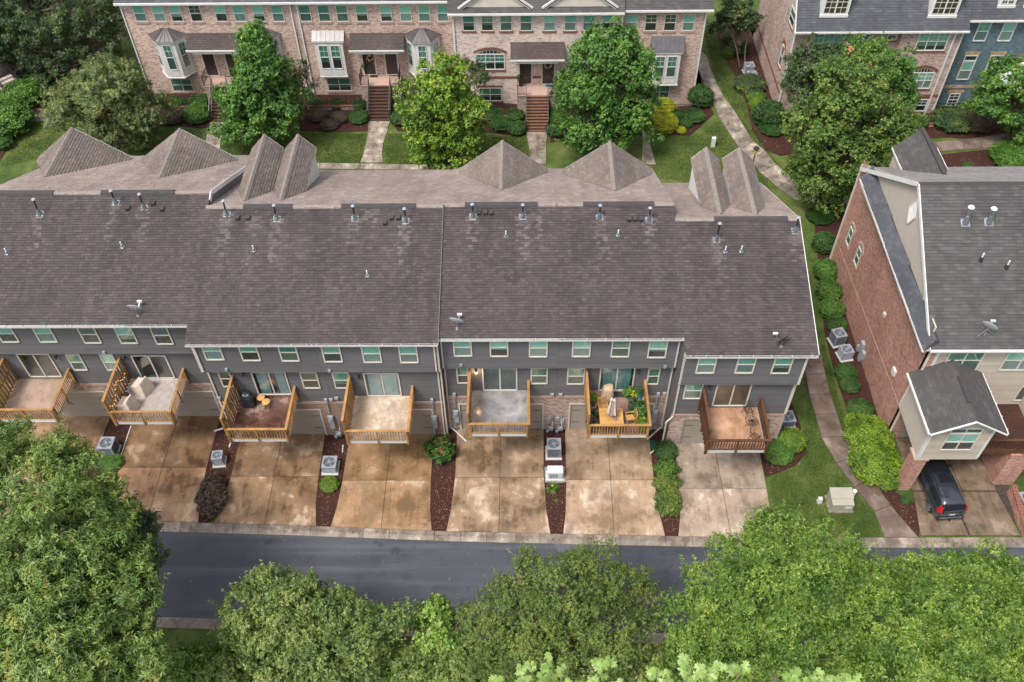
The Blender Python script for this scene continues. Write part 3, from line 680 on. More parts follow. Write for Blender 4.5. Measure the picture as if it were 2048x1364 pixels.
    for (kd, pa, pb, py) in low[i]:
        A = at(pa, py, y=yw-.02); B_ = at(pb, py, y=yw-.02)
        if kd == 'win': window(h, ((A.x+B_.x)/2, yw-.02, A.z), max(B_.x-A.x, .7), 1.5, blind=lbl[i])
        else:
            ww = B_.x-A.x; hh = 2.15; o = Vector(((A.x+B_.x)/2, yw-.02, A.z)); u = (1, 0, 0); n_ = (0, -1, 0); mb = MB()
            for q in (-ww/2, -.035, ww/2-.08): mb.fbox(o, u, n_, q, q+.08, 0, .06, 0, hh)
            mb.fbox(o, u, n_, -ww/2+.08, ww/2-.08, 0, .055, hh-.08, hh); mb.fbox(o, u, n_, -ww/2+.08, ww/2-.08, 0, .075, 0, .07)
            sd_ = mb.build("sliding_door", MT['trim'], h)
            MB().fbox(o, u, n_, -ww/2+.08, -.035, .028, .034, .07, hh-.08).build("pane", MT['glass_d'], sd_)
            MB().fbox(o, u, n_, .045, ww/2-.08, .018, .024, .07, hh-.08).build("pane", MT['glass_d' if i in (2, 3, 4, 5) else 'glass_s'], sd_)
            MB().fbox(o, u, n_, -ww/2+.05, ww/2-.05, .001, .004, .05, hh-.05).build("dim_room_panel", MT['dark'] if i in (0, 1, 2, 6) else MT['blind3'], sd_)  # flat dark panel stands in for the unlit room behind the glass
            MB().fbox(o, u, n_, -.055, -.04, .06, .075, .95, 1.15).build("door_handle", MT['black'], sd_)
            cur = {2: [(-.75, -.15), (.35, .85)], 3: [(.05, .85), (-.8, -.1)], 5: [(-.8, .8)], 1: [], 0: [], 4: [(-.8, .8)], 6: []}[i]
            for (c0, c1) in cur:
                mb = MB(); nn = 14
                for k in range(nn):
                    xa = c0+(c1-c0)*k/nn; xb = c0+(c1-c0)*(k+1)/nn; ya = .006+.008*(k % 2); yb = .006+.008*((k+1) % 2)
                    P_ = lambda a, y_, z: o+Vector((a, -y_, z)); mb.quad(P_(xa, ya, .1+.03*(k % 3)), P_(xb, yb, .1+.03*((k+1) % 3)), P_(xb, yb, hh-.1), P_(xa, ya, hh-.1))
                mb.build("curtain", MT['blind3'] if i == 4 else MT['curtain'], sd_)
    # garage door
    gd = thing  # placeholder name kept local
    mb = MB(); mb.box(g0-.09, yw-.03, 0, g0+.0, yw+.10, gz+.09); mb.box(g1, yw-.03, 0, g1+.09, yw+.10, gz+.09); mb.box(g0, yw-.03, gz, g1, yw+.1, gz+.09)
    door = mb.build("garage_door", MT['trim'] if i != 6 else MT['garage'], h)
    for k in range(4):
        z0_ = .03+k*(gz-.03)/4
        p = MB().box(g0+.01, yw+.05, z0_+.006, g1-.01, yw+.10, z0_+(gz-.03)/4-.006)
        p.build("door_panel", MT['garage'], door)
    for sx in (-.09, .09): MB().beam((cx+sx, yw+.03, 1.35), (cx+sx+.02, yw+.03, 1.62), .03).build("door_handle", MT['black'], door)
    for sx in (g0+.35, g1-.35, ):
        for zz in (.75, 1.95): MB().box(sx-.25, yw+.035, zz, sx+.25, yw+.049, zz+.03).build("door_hinge", MT['black'], door)
# end downspout pipes and block rake boards
def rake(h, x, b, b2, front=True):
    pass
b, bb = BLK['A'], BLK['B']
h = HOUSES[1]
mb = MB()   # white rake board where the first roof stops above the next one
mb.beam((xB+.02, b['yr']-.5, b['zr']-.5*S-.09), (xB+.02, b['yr'], b['zr']-.07), .05, .26); mb.beam((xB+.02, b['yr'], b['zr']-.07), (xB+.02, b['yf'], b['zf']-.1), .05, .28)
mb.build("rake_board", MT['white'], h)
MB().quad((xB+.005, b['yr']-3, b['zr']-3*S-.1), (xB+.005, b['yr'], b['zr']-.1), (xB+.005, b['yf'], b['zf']-.1), (xB+.005, b['yf'], b['zf']-1.6), (xB+.005, b['yr']-3, b['zr']-3*S-1.0)).build("gable_infill", MT['siding'], h)
h = HOUSES[3]; b = BLK['B']
MB().beam((xC+.07, b['ye'], b['ze']-.10), (xC+.07, b['yr'], b['zr']-.10), .02, .14).build("rake_board", MT['trim'], h)
h = HOUSES[6]; b = BLK['D']
mb = MB(); mb.beam((17.33, b['ye'], b['ze']-.08), (17.33, b['yr'], b['zr']-.08), .04, .16); mb.beam((17.33, b['yr'], b['zr']-.08), (17.33, b['yf'], b['zf']-.08), .04, .16)
mb.build("rake_board", MT['white'], h)
h = HOUSES[5]; b = BLK['C']
MB().beam((xD+.02, b['yr'], b['zr']-.07), (xD+.02, b['yf'], b['zf']-.1), .05, .2).build("rake_board", MT['front_sh'], h)
MB().quad((xD+.004, b['yr']-2.5, b['zr']-2.5*S-.1), (xD+.004, b['yr'], b['zr']-.1), (xD+.004, b['yf'], b['zf']-.1), (xD+.004, b['yf'], b['zf']-1.6), (xD+.004, b['yr']-2.5, b['zr']-2.5*S-.8)).build("gable_infill", MT['siding'], h)
# dark ridge vents: block, x range by pixel
for hi, pa, pb, bk in [(0, -5, 108, 'A'), (1, 203, 350, 'A'), (2, 487, 585, 'B'), (3, 683, 832, 'B'), (4, 930, 1075, 'C'), (5, 1166, 1308, 'C'), (6, 1428, 1575, 'D')]:
    b = BLK[bk]; xa = atpl(pa, b['ridge'][1], b['z0'], S).x; xb = atpl(pb, b['ridge'][1], b['z0'], S).x
    yr, zr = b['yr'], b['zr']
    MB().hexa([(xa, yr-.22, zr-.03), (xb, yr-.22, zr-.03), (xb, yr+.2, zr-.05), (xa, yr+.2, zr-.05), (xa, yr-.16, zr+.075), (xb, yr-.16, zr+.075), (xb, yr+.08, zr+.11), (xa, yr+.08, zr+.11)]).build("ridge_vent", MT['cap_dark'], HOUSES[hi])
# front cross gables and narrow dormers: (house, near ridge px, far apex px, far right eave px, far left eave px, kind)
def gable(h, bk, near, apex, right, left=None, wide=True, tall=False):
    b = BLK[bk]
    d_ = R @ np.array([near[0]-PP[0], -(near[1]-PP[1]), -F]); zr, yr, sf = b['zr'], b['yr'], b['sf']
    t = (zr+sf*yr-sf*CAM[1]-CAM[2])/(d_[2]+sf*d_[1]); nr = CAM+t*d_; z = float(nr[2])
    fa = at(*apex, z=z); x = float((nr[0]+fa.x)/2); yf_ = fa.y
    e = at(*right, y=yf_)
    hw = abs(e.x-x); ez = e.z
    if left is not None:
        e2 = at(*left, y=yf_); hw = (abs(e2.x-x)+hw)/2; ez = (ez+e2.z)/2
    g_ = MB(); yn = float(nr[1])
    # where the eave line of the gable meets the main front slope
    ym = b['yr']+(b['zr']-ez)/sf
    ym = min(ym, yf_-.05) if not wide else min(ym, yf_)
    part = None
    for s_ in (-1, 1):
        poly = [(x, yn, z), (x, yf_, z), (x+s_*hw, yf_, ez), (x+s_*hw, ym, ez)]
        sl_ = MB().slab([Vector(p)+Vector((0, 0, .03)) for p in poly], .06).build("gable_roof" if wide else "dormer_roof", MT['cap_dark'], h)
        shingles([Vector(p)+Vector((0, 0, .035)) for p in poly], MT['gable_sh'], sl_)
    mb = MB(); n_ = max(3, int((yf_-yn)/.2))
    for k in range(n_):
        ya = yn+(yf_-yn)*k/n_; yb = yn+(yf_-yn)*(k+1)/n_; dz = .02
        mb.hexa([(x-.16, ya, z-.05), (x+.16, ya, z-.05), (x+.16, yb, z-.05), (x-.16, yb, z-.05), (x-.04, ya, z+.09+dz), (x+.04, ya, z+.09+dz), (x+.04, yb, z+.09), (x-.04, yb, z+.09)])
    mb.build("ridge_cap", MT['cap_tan'], h, kind="stuff")
    # cheeks + front gable wall
    zb_ = b['zr']-b['sf']*(yf_-b['yr'])
    hw2 = hw-.12
    wall = MB()
    for s_ in (-1, 1):
        X = x+s_*hw2; ya = b['yr']+(b['zr']-ez)/sf-.2
        if ya < yf_-.3: wall.quad((X, ya, ez-.05), (X, yf_-.2, ez-.05), (X, yf_-.2, zb_-.2), (X, yf_-.2, zb_-.2))
    wall.quad((x-hw2, yf_-.2, ez-.05), (x+hw2, yf_-.2, ez-.05), (x+hw2, yf_-.2, zb_-1.5), (x-hw2, yf_-.2, zb_-1.5)); wall.quad((x-hw2, yf_-.2, ez-.05), (x+hw2, yf_-.2, ez-.05), (x, yf_-.2, z-.05))
    wall.build("gable_wall" if wide else "dormer_wall", MT['white'] if not wide else MT['beige_panel'], h)
    mb = MB()
    for s_ in (-1, 1): mb.beam((x, yf_-.01, z-.02), (x+s_*hw, yf_-.01, ez-.02), .05, .16, up=(0, 1, 0)); mb.beam((x+s_*(hw), max(ym, yn), ez-.02), (x+s_*(hw), yf_, ez-.02), .03, .07)
    mb.build("barge_board", MT['white'], h)
gable(HOUSES[0], 'A', (85, 355), (149, 256), (260, 313))
gable(HOUSES[1], 'A', (314, 357), (364, 258), (473, 316))
gable(HOUSES[2], 'B', (484, 402), (533, 270), (567, 297), wide=False)
gable(HOUSES[2], 'B', (555, 402), (601.5, 270), (633, 297), wide=False)
gable(HOUSES[4], 'C', (1001, 381), (1007, 282), (1095, 338), (921, 338))
gable(HOUSES[5], 'C', (1230, 383), (1220, 284), (1302, 338), (1128, 338))
gable(HOUSES[6], 'D', (1445, 429), (1409.5, 296), (1433, 316), (1379, 319), wide=False)
gable(HOUSES[6], 'D', (1515, 430), (1476, 297), (1503, 318), (1445, 318), wide=False)
# roof fittings
def flue(h, bk, base, top):
    b = BLK[bk] if isinstance(bk, str) else bk; p = atpl(*base, b['z0'], b.get('s', S)); q = at(*top, y=p.y); q = Vector((p.x+(q.x-p.x)*.3, p.y, q.z))
    q.z = max(q.z, p.z+.9)
    mb = MB(); mb.hexa([(p.x-.19, p.y-.2, p.z-.075), (p.x+.19, p.y-.2, p.z-.075), (p.x+.22, p.y+.2, p.z+.07), (p.x-.22, p.y+.2, p.z+.07)]+[(p.x-.19, p.y-.2, p.z-.045), (p.x+.19, p.y-.2, p.z-.045), (p.x+.22, p.y+.2, p.z+.1), (p.x-.22, p.y+.2, p.z+.1)])
    mb.tube([p, p+Vector((0, 0, .40))], [.15, .075], 12)
    fl = mb.build("flue_pipe", MT['galv'], h)
    MB().tube([p+Vector((0, 0, .38)), q], .05, 10).build("pipe", MT['black'] if bk != 'RH' else MT['galv'], fl)
    MB().tube([q, q+Vector((0, 0, .05)), q+Vector((0, 0, .1))], [.09, .12, .08], 14).build("pipe_cap", MT['ac_top'], fl)
for hi, bk, base, top in FLUES:
    flue(HOUSES[hi], bk, base, top)
for hi, bk, x, y in [(0, 'A', 256, 418), (1, 'A', 307, 408), (1, 'A', 324.7, 420), (2, 'B', 476, 437), (2, 'B', 496.6, 437), (3, 'B', 770, 447), (3, 'B', 783.6, 437), (3, 'B', 797, 437),
    (4, 'C', 957.5, 427), (4, 'C', 971, 427), (4, 'C', 982.5, 427), (5, 'C', 1258.6, 440), (5, 'C', 1270, 440), (5, 'C', 1281.5, 440)]:
    p = atpl(x, y, BLK[bk]['z0'], S)
    if bk == 'A' and hi == 0 : hi = 1
    mb = MB().hexa([(p.x-.13, p.y-.14, p.z-.04), (p.x+.13, p.y-.14, p.z-.04), (p.x+.13, p.y+.16, p.z+.05), (p.x-.13, p.y+.16, p.z+.05), (p.x-.11, p.y-.12, p.z+.14), (p.x+.11, p.y-.12, p.z+.14), (p.x+.11, p.y+.14, p.z+.16), (p.x-.11, p.y+.14, p.z+.16)])
    bv = mb.build("box_vent", MT['cap_dark'], HOUSES[hi]); MB().box(p.x-.10, p.y-.15, p.z-.02, p.x+.10, p.y-.13, p.z+.1).build("vent_opening", MT['black'], bv)
for hi, bk, x, y in [(0, 'A', 15, 508), (1, 'A', 245, 495), (2, 'B', 508, 502), (3, 'B', 735, 552), (4, 'C', 1012, 473), (5, 'C', 1236, 471), (6, 'D', 1450, 504), (6, 'D', 1482, 503)]:
    p = atpl(x, y, BLK[bk]['z0'], S); mb = MB(); mb.box(p.x-.12, p.y-.14, p.z-.03, p.x+.12, p.y+.12, p.z+.055); mb.tube([p, p+Vector((0, 0, .18))], [.1, .06], 10)
    v = mb.build("plumbing_vent", MT['galv'], HOUSES[hi]); MB().tube([p+Vector((0, 0, .17)), p+Vector((0, 0, .42))], .04, 8).build("pipe", MT['plastic_white'], v)
# wall boxes (dryer vents)
for hi, x, y, f in [(1, 208, 705, 'u'), (2, 453, 739, 'u'), (3, 659, 741, 'u'), (4, 922, 730, 'u'), (5, 1330, 733, 'u')]:
    b = BLK[UNITS[hi][0]]; p = at(x, y, y=b['yu']-.05); MB().box(p.x-.08, b['yu']-.12, p.z-.09, p.x+.08, b['yu']-.02, p.z+.09).build("dryer_vent", MT['ac_top'], HOUSES[hi])
for hi, x, y in [(2, 438, 795), (3, 662, 799), (3, 673, 796), (4, 1104, 789), (5, 1121, 789), (5, 1329, 787)]:
    b = BLK[UNITS[hi][0]]; p = at(x, y, y=b['yw']-.05); MB().box(p.x-.11, b['yw']-.13, p.z-.1, p.x+.11, b['yw']-.02, p.z+.1).build("outlet_box", MT['grey_metal'], HOUSES[hi])
# downspouts
def spout(h, pts, mat='trim', w_=.085):
    mb = MB()
    for a, b_ in zip(pts[:-1], pts[1:]): mb.beam(a, b_, w_, w_*.8)
    return mb.build("downspout", MT[mat], h)
for hi, xx, bk, kick in [(1, xB-.12, 'A', None), (2, xB+.14, 'B', (-.1, -.9)), (3, xC-.22, 'B', (.1, -.5)), (4, xC+.14, 'C', (1.0, -.9)), (5, xD-.16, 'C', (-.9, -.75))]:
    b = BLK[bk]; yg = b['ye']-.07; yu_ = b['yu']-.06; yw_ = b['yw']-.06
    pts = [(xx, yg, b['ze']-.2), (xx, yu_, b['ze']-.5), (xx, yu_, b['zu']+.15), (xx, yw_, b['zu']-.35), (xx, yw_, .35)]
    if kick: pts += [(xx+kick[0]*.3, yw_-.15, .15), (xx+kick[0], yw_+kick[1], .1)]
    spout(HOUSES[hi], pts)
spout(HOUSES[3], [(xC-.05, BLK['B']['yw']-.06, 9.2), (xC-.05, BLK['B']['yw']-.06, .3)])
spout(HOUSES[6], [(xD+.12, BLK['D']['yw']-.06, BLK['D']['zu']-.1), (xD+.12, BLK['D']['yw']-.06, 3.0), (xD-.25, BLK['D']['yw']-.2, 2.6), (xD-.25, BLK['D']['yw']-.2, .3), (xD-1.0, BLK['D']['yw']-.75, .12)])
# wall lamps
for hi, x, y, lit in [(0, 112, 714, 0), (1, 249, 716, 0), (2, 486, 748, 0), (3, 718, 753, 0), (4, 952, 741, 1), (5, 1277, 743, 0), (6, 1419, 774, 0)]:
    b = BLK[UNITS[hi][0]]; p = at(x, y, y=b['yw']-.1); yy = b['yw']-.03
    mb = MB(); mb.tube([(p.x, yy, p.z), (p.x, yy-.03, p.z)], .07, 10); mb.tube([(p.x, yy-.03, p.z+.05), (p.x, yy-.12, p.z+.14), (p.x, yy-.14, p.z+.12)], .012, 6); mb.tube([(p.x, yy-.14, p.z+.12), (p.x, yy-.14, p.z+.06), (p.x, yy-.14, p.z-.1)], [.03, .085, .06], 8)
    lm = mb.build("wall_lamp", MT['iron'], HOUSES[hi])
    if lit:
        m, nt_, bb_ = nodes("lamp_glow", .5); bb_.inputs["Emission Color"].default_value = (1, .55, .25, 1); bb_.inputs["Emission Strength"].default_value = 9
        MB().tube([(p.x, yy-.14, p.z-.16), (p.x, yy-.14, p.z-.05)], [.05, .07], 8).build("bulb", m, lm)
        L = bpy.data.lights.new("bulb_light", 'POINT'); L.energy = 12; L.color = (1, .6, .3); L.shadow_soft_size = .06
        lo = bpy.data.objects.new("bulb_light", L); C.objects.link(lo); lo.parent = HOUSES[hi]; lo.location = Vector((p.x, yy-.3, p.z-.15))-ORG[HOUSES[hi]]
# electric meters: conduit + boxes on the wall
for hi, px_, top, mid in [(2, 647, 800, 845), (3, 870, 803, 850), (4, 900, 787, 838), (5, 1326, 790, 838)]:
    b = BLK[UNITS[hi][0]]; yy = b['yw']-.05; p = at(px_, top, y=yy); x = p.x+.0; x2 = x
    x = {2: -10.25, 3: xC-.75, 4: xC+.55, 5: xD-.72}[hi]
    mb = MB(); mb.tube([(x, yy-.03, 3.7), (x, yy-.03, 2.4)], .04, 8); mb.box(x-.09, yy-.12, 3.55, x+.09, yy, 3.85)
    mb.box(x-.16, yy-.16, 1.55, x+.16, yy, 2.15); mb.tube([(x, yy-.16, 1.95), (x, yy-.24, 1.95)], .09, 12); mb.box(x-.13, yy-.13, .95, x+.15, yy, 1.45); mb.tube([(x-.05, yy-.03, .95), (x-.05, yy-.03, .05)], .03, 8)
    mb.build("electric_meter", MT['grey_metal'], HOUSES[hi])
# ------------------------------------------------------------------ decks
DZ = {}
deck_px = [((-30, 844), (118, 844)), ((234, 848), (350, 849)), ((462.5, 882), (578, 884)), ((697.5, 885.5), (818, 887.5)), ((939.5, 872.5), (1055.5, 872.5)), ((1175.5, 875), (1294, 875.5)), ((1410, 904.5), (1530, 906))]
floorcol = [("pink_deck_membrane", (.42, .29, .235), (.33, .24, .15), (.50, .38, .32)), ("pale_deck_tiles", (.50, .44, .42), (.36, .31, .29), (.60, .55, .52)), ("wet_brown_deck_membrane", (.14, .065, .045), (.075, .03, .022), (.36, .26, .21)),
    ("cream_deck_membrane", (.56, .43, .33), (.44, .32, .22), (.75, .65, .56)), ("grey_deck_membrane", (.27, .265, .27), (.19, .185, .19), (.36, .355, .355)), ("brown_deck_membrane", (.27, .165, .13), (.2, .12, .09), (.34, .22, .175)), ("tan_deck_membrane", (.46, .26, .16), (.36, .20, .12), (.54, .33, .225))]
DECK = []
deck_label = [None]*7
for i in range(7):
    h = HOUSES[i]; b = BLK[UNITS[i][0]]; yw = b['yw']
    zf_ = 4.05 if i < 6 else 3.85
    if i in (0, 1): zf_ = 4.0
    zb_ = zf_-.30
    A = at(*deck_px[i][0], z=zb_); B_ = at(*deck_px[i][1], z=zb_); x1 = B_.x; x0 = A.x if i else B_.x-3.4; yf_ = (A.y+B_.y)/2 if i else B_.y
    wd = MT['wood_dark'] if i == 6 else MT['wood']; tz = zf_+.97; yb = yw-.035
    DECK.append((x0, x1, yf_, yb, zf_))
    mb = MB(); mb.box(x0+.02, yf_+.02, zf_-.06, x1-.02, yb, zf_)
    dk = mb.build("deck", wet_concrete(floorcol[i][0], *floorcol[i][1:], 20+i, .8), h)
    mb = MB(); mb.box(x0, yf_-.0, zb_, x1, yf_+.03, zf_-.0); mb.box(x1-.03, yf_+.03, zb_, x1, yb, zf_-.0); mb.box(x0, yf_+.03, zb_, x0+.03, yb, zf_)
    mb.box(x0+.05, yf_+.05, zb_+.02, x1-.05, yb, zb_+.06)
    mb.build("deck_fascia", MT['white'], dk)
    # posts
    xm = (x0+x1)/2; ym = (yf_+yb)/2
    for (px_, py_) in [(x0+.03, yf_-.045), (xm, yf_-.045), (x1-.03, yf_-.045), (x1+.045, yf_+.1), (x1+.045, ym), (x1+.045, yb-.06)]:
        MB().box(px_-.045, py_-.045, zb_-.04, px_+.045, py_+.045, tz-.02).build("railing_post", wd, dk)
    mb = MB(); mb.box(x0-.04, yf_-.12, tz-.02, x1+.13, yf_+.03, tz+.02); mb.box(x1-.02, yf_+.03, tz-.022, x1+.13, yb, tz+.018)
    mb.build("handrail", wd, dk)
    mb = MB(); mb.box(x0, yf_-.07, zf_+.08, x1, yf_-.03, zf_+.13); mb.box(x0, yf_-.07, tz-.11, x1, yf_-.03, tz-.022)
    mb.box(x1+.03, yf_, zf_+.08, x1+.07, yb, zf_+.13); mb.box(x1+.03, yf_, tz-.11, x1+.07, yb, tz-.024); mb.build("rail", wd, dk)
    bal = None; k = x0+.12; n_ = 0
    for k in np.arange(x0+.12, x1-.05, .158):
        if abs(k-xm) < .07: continue
        if bal is None: bal = MB().box(-.023, -.023, 0, .023, .023, tz-zf_-.10).mesh("baluster", wd)
        link("baluster", bal, dk, (float(k), yf_-.05, zf_+.09))
    for k in np.arange(yf_+.24, yb-.1, .158):
        if abs(k-ym) < .07: continue
        link("baluster", bal, dk, (x1+.05, float(k), zf_+.09))
    # privacy screen on the left side: two tiers of alternating boards
    sz = zf_+1.95; sx = x0-.03
    for yy in (yf_-.04, ym, yb-.05): MB().box(sx-.045, yy-.045, zb_-.04, sx+.045, yy+.045, sz).build("screen_post", wd, dk)
    mb = MB()
    for zz in (zf_+.06, (zf_+sz)/2, sz-.1): mb.box(sx-.02, yf_, zz, sx+.02, yb, zz+.07)
    mb.box(sx-.07, yf_-.06, sz, sx+.07, yb, sz+.03); mb.build("screen_rail", wd, dk)
    sl_ = None
    sl1 = MB().box(-.010, -.078, 0, .010, .078, (sz-zf_)/2-.03).mesh("screen_slat", wd)
    for k, yy in enumerate(np.arange(yf_+.08, yb-.06, .148)):
        for lv in (0, 1): link("screen_slat", sl1, dk, (sx+(.045 if (k+lv) % 2 else -.045), float(yy), zf_+.04+lv*((sz-zf_)/2-.02)))
def dpt(i, fx, fy, dz=0):
    x0, x1, yf_, yb, z = DECK[i]; return Vector((x0+(x1-x0)*fx, yf_+(yb-yf_)*fy, z+dz))
# interlocking tiles on deck 1
x0, x1, yf_, yb, z = DECK[1]; dk = [c for c in HOUSES[1].children if c.name.startswith("deck")][0]
tile = {}
for rot in (0, 1):
    mb = MB()
    for k in range(6):
        a = -.15+k*.05
        if rot: mb.box(a+.004, -.148, 0, a+.040, .148, .022)
        else: mb.box(-.148, a+.004, 0, .148, a+.040, .022)
    tile[rot] = mb.mesh("deck_tile", simple("whitewashed_tile", (.44, .385, .36), .6, .12, 3))
ix = 0
for gx in np.arange(x0+.2, x1-.18, .302):
    iy = 0
    for gy in np.arange(yf_+.22, yb-.14, .302):
        link("deck_tile", tile[(ix+iy) % 2], dk, (float(gx), float(gy), z+.001)); iy += 1
    ix += 1
# ------------------------------------------------------------------ things on the decks
def blob(c, r, h, bulge=.08, n=20, rings=7, top=.55, seed=0):
    """draped cover: lofted rings with folds"""
    rg = random.Random(seed); mb = MB(); ph = rg.random()*6
    for j in range(rings):
        f = j/(rings-1); 
        for k in range(n):
            a = 2*math.pi*k/n; s_ = (1-(1-top)*f**1.6); sq = 1/max(abs(math.cos(a)), abs(math.sin(a)))**.7
            fold = 1+bulge*math.sin(a*5+ph)*(1-f)+.03*math.sin(a*9+2)
            mb.v.append((c[0]+math.cos(a)*r[0]*s_*sq*fold, c[1]+math.sin(a)*r[1]*s_*sq*fold, c[2]+h*f-(.05*math.sin(a*2+ph) if j == rings-1 else 0)))
    for j in range(rings-1):
        for k in range(n):
            mb.f.append((j*n+k, j*n+(k+1) % n, (j+1)*n+(k+1) % n, (j+1)*n+k)); mb.m.append(0)
    mb.v.append((c[0], c[1], c[2]+h*.94)); q = len(mb.v)-1
    for k in range(n): mb.f.append(((rings-1)*n+k, (rings-1)*n+(k+1) % n, q)); mb.m.append(0)
    return mb
MT['canvas'] = simple("tan_canvas", (.50, .37, .24), .85, .08, 3, bmp=.3); MT['canvas2'] = simple("cream_canvas", (.62, .52, .44), .85, .08, 3, bmp=.3); MT['tarp'] = simple("dark_navy_cover", (.022, .026, .034), .4, .2, 3)
MT['canvasp'] = simple("mauve_canvas", (.24, .15, .14), .85, .15, 3, bmp=.3)
def chair_cover(loc, rz, label, mat):
    mb = MB(); hw = .42
    prof = [(-.46, .0), (-.50, .30), (-.46, .58), (-.1, .66), (.15, .80), (.26, 1.10), (.38, 1.14), (.50, .6), (.56, .0)]
    n = len(prof)
    for s_ in (-1, 1):
        for (y_, z_) in prof: mb.v.append((s_*(hw-.07*(z_ > .9)-.02*(z_ > .5)+.05*(z_ == 0)), -y_, z_+.02))
    for k in range(n-1): mb.f.append((k, k+1, n+k+1, n+k)); mb.m.append(0)
    mb.f.append(tuple(range(n-1, -1, -1))); mb.f.append(tuple(range(n, 2*n))); mb.m += [0, 0]
    o = mb.build("covered_chair", mat, loc=(0, 0, 0)); o.location = loc; o.rotation_euler.z = rz
    bv = o.modifiers.new("b", 'BEVEL'); bv.width = .05; bv.segments = 2
    sb = o.modifiers.new("s", 'SUBSURF'); sb.levels = sb.render_levels = 2
    tx = bpy.data.textures.new("folds", 'CLOUDS'); tx.noise_scale = .25; dm = o.modifiers.new("d", 'DISPLACE'); dm.texture = tx; dm.strength = .07; dm.texture_coords = 'LOCAL'
    for p in o.data.polygons: p.use_smooth = True
    tag(o, label, "chair"); return o
chair_cover(dpt(1, .30, .72), 1.15, "larger covered lounge chair by the sliding door on the tiled deck", MT['canvas2'])
chair_cover(dpt(1, .16, .28), 1.3, "covered chair nearest the front railing of the tiled deck", MT['canvas2'])
p = dpt(1, .09, .50); o = blob(p, (.24, .24), .5, seed=3).build("covered_table", simple("brown_cover", (.07, .045, .035), .6), smooth=True, loc=p); tag(o, "small brown covered side table between two covered chairs", "table")
# string lights on screen of deck 1
m, nt_, bb_ = nodes("fairy_light", .5); bb_.inputs["Emission Color"].default_value = (1, .5, .15, 1); bb_.inputs["Emission Strength"].default_value = 1.8
sl_ = thing("string_lights", "string of warm bulbs hung on the timber screen beside covered chairs", "string lights", dpt(1, .03, .2)); pts = []
for k in range(26):
    f = k/25; q = dpt(1, .02, .05+.85*f, 1.25-.35*math.sin(f*9)-.3*f*0); pts.append(q)
MB().tube(pts, .006, 4).build("cable", MT['black'], sl_)
bm_ = MB().tube([(0, 0, -.03), (0, 0, 0), (0, 0, .03)], [.008, .017, .008], 6).mesh("bulb", m)
for k in range(0, 26, 2): link("bulb", bm_, sl_, pts[k]+Vector((.02, 0, -.03)))
# deck 2: covered grill + two stools
p = dpt(2, .20, .80); g_ = thing("covered_grill", "black covered grill against the screen of the wet brown deck", "grill", p)
blob(p+Vector((0, 0, .04)), (.36, .33), .85, .04, 20, 7, .82, 5).build("grill_cover", MT['tarp'], g_, smooth=True)
blob(p+Vector((0, 0, .86)), (.33, .28), .22, .02, 20, 5, .6, 6).build("lid_cover", MT['tarp'], g_, smooth=True)
for (fx, fy, lb) in [(.41, .86, "round rattan stool beside the covered grill"), (.52, .76, "rattan stool right of the other stool, nearer the railing")]:
    p = dpt(2, fx, fy); st = thing("rattan_stool", lb, "stool", p, "rattan stools on the dark deck")
    MB().tube([p+Vector((0, 0, .4)), p+Vector((0, 0, .43)), p+Vector((0, 0, .45))], [.22, .24, .2], 16).build("seat", MT['teak'], st)
    for a in range(3):
        c_ = Vector((math.cos(a*2.1), math.sin(a*2.1), 0)); MB().tube([p+c_*.2+Vector((0, 0, .01)), p+c_*.13+Vector((0, 0, .41))], .02, 6).build("leg", MT['black'], st)
# deck 5: grill cover, umbrella, table, chairs, doormat, pots
p = dpt(5, .37, .80); o = blob(p, (.36, .30), 1.12, .12, 24, 8, .72, 9).build("covered_grill", MT['canvas'], smooth=True, loc=p); tag(o, "tan covered grill left of the doormat on the plant-filled deck", "grill")
T0 = dpt(5, .39, .22); tb = thing("teak_table", "square slatted teak table under the closed umbrella", "table", T0)
slat = MB().box(-.65, -.052, 0, .65, .052, .03).mesh("table_slat", MT['teak'])
for k in range(11): link("table_slat", slat, tb, T0+Vector((0, -.55+k*.11, .71)))
for sx in (-1, 1): MB().box(T0.x+sx*.62-.05, T0.y-.62, T0.z+.70, T0.x+sx*.62+.05, T0.y+.62, T0.z+.745).build("table_end", MT['teak'], tb)
for sx in (-1, 1):
    for sy in (-1, 1): MB().box(T0.x+sx*.58-.035, T0.y+sy*.55-.035, T0.z+.005, T0.x+sx*.58+.035, T0.y+sy*.55+.035, T0.z+.70).build("leg", MT['teak'], tb)
um = thing("garden_umbrella", "closed cream striped umbrella standing through the teak table", "umbrella", T0)
MB().tube([T0+Vector((0, 0, .01)), T0+Vector((0, 0, 2.5))], .02, 8).build("pole", MT['iron'], um)
MB().tube([T0+Vector((0, 0, 2.45)), T0+Vector((0, 0, 2.58))], [.05, .03], 8).build("finial", MT['iron'], um)
mb = MB(); n_ = 24; pr = [(2.48, .03), (2.36, .16), (2.2, .13), (1.8, .17), (1.4, .21), (1.15, .24), (1.08, .23)]
for (z_, r_) in pr:
    for k in range(n_):
        a = 2*math.pi*k/n_; rr = r_*(1.25 if k % 3 == 0 else .75 if k % 3 == 1 else .95); mb.v.append((T0.x+math.cos(a)*rr, T0.y+math.sin(a)*rr, T0.z+z_+.02*math.sin(k*1.7)))
for j in range(len(pr)-1):
    for k in range(n_): mb.f.append((j*n_+k, j*n_+(k+1) % n_, (j+1)*n_+(k+1) % n_, (j+1)*n_+k)); mb.m.append((k//3) % 2)
mb.build("canopy", [MT['canvas2'], simple("grey_stripe", (.33, .27, .24), .8)], um)
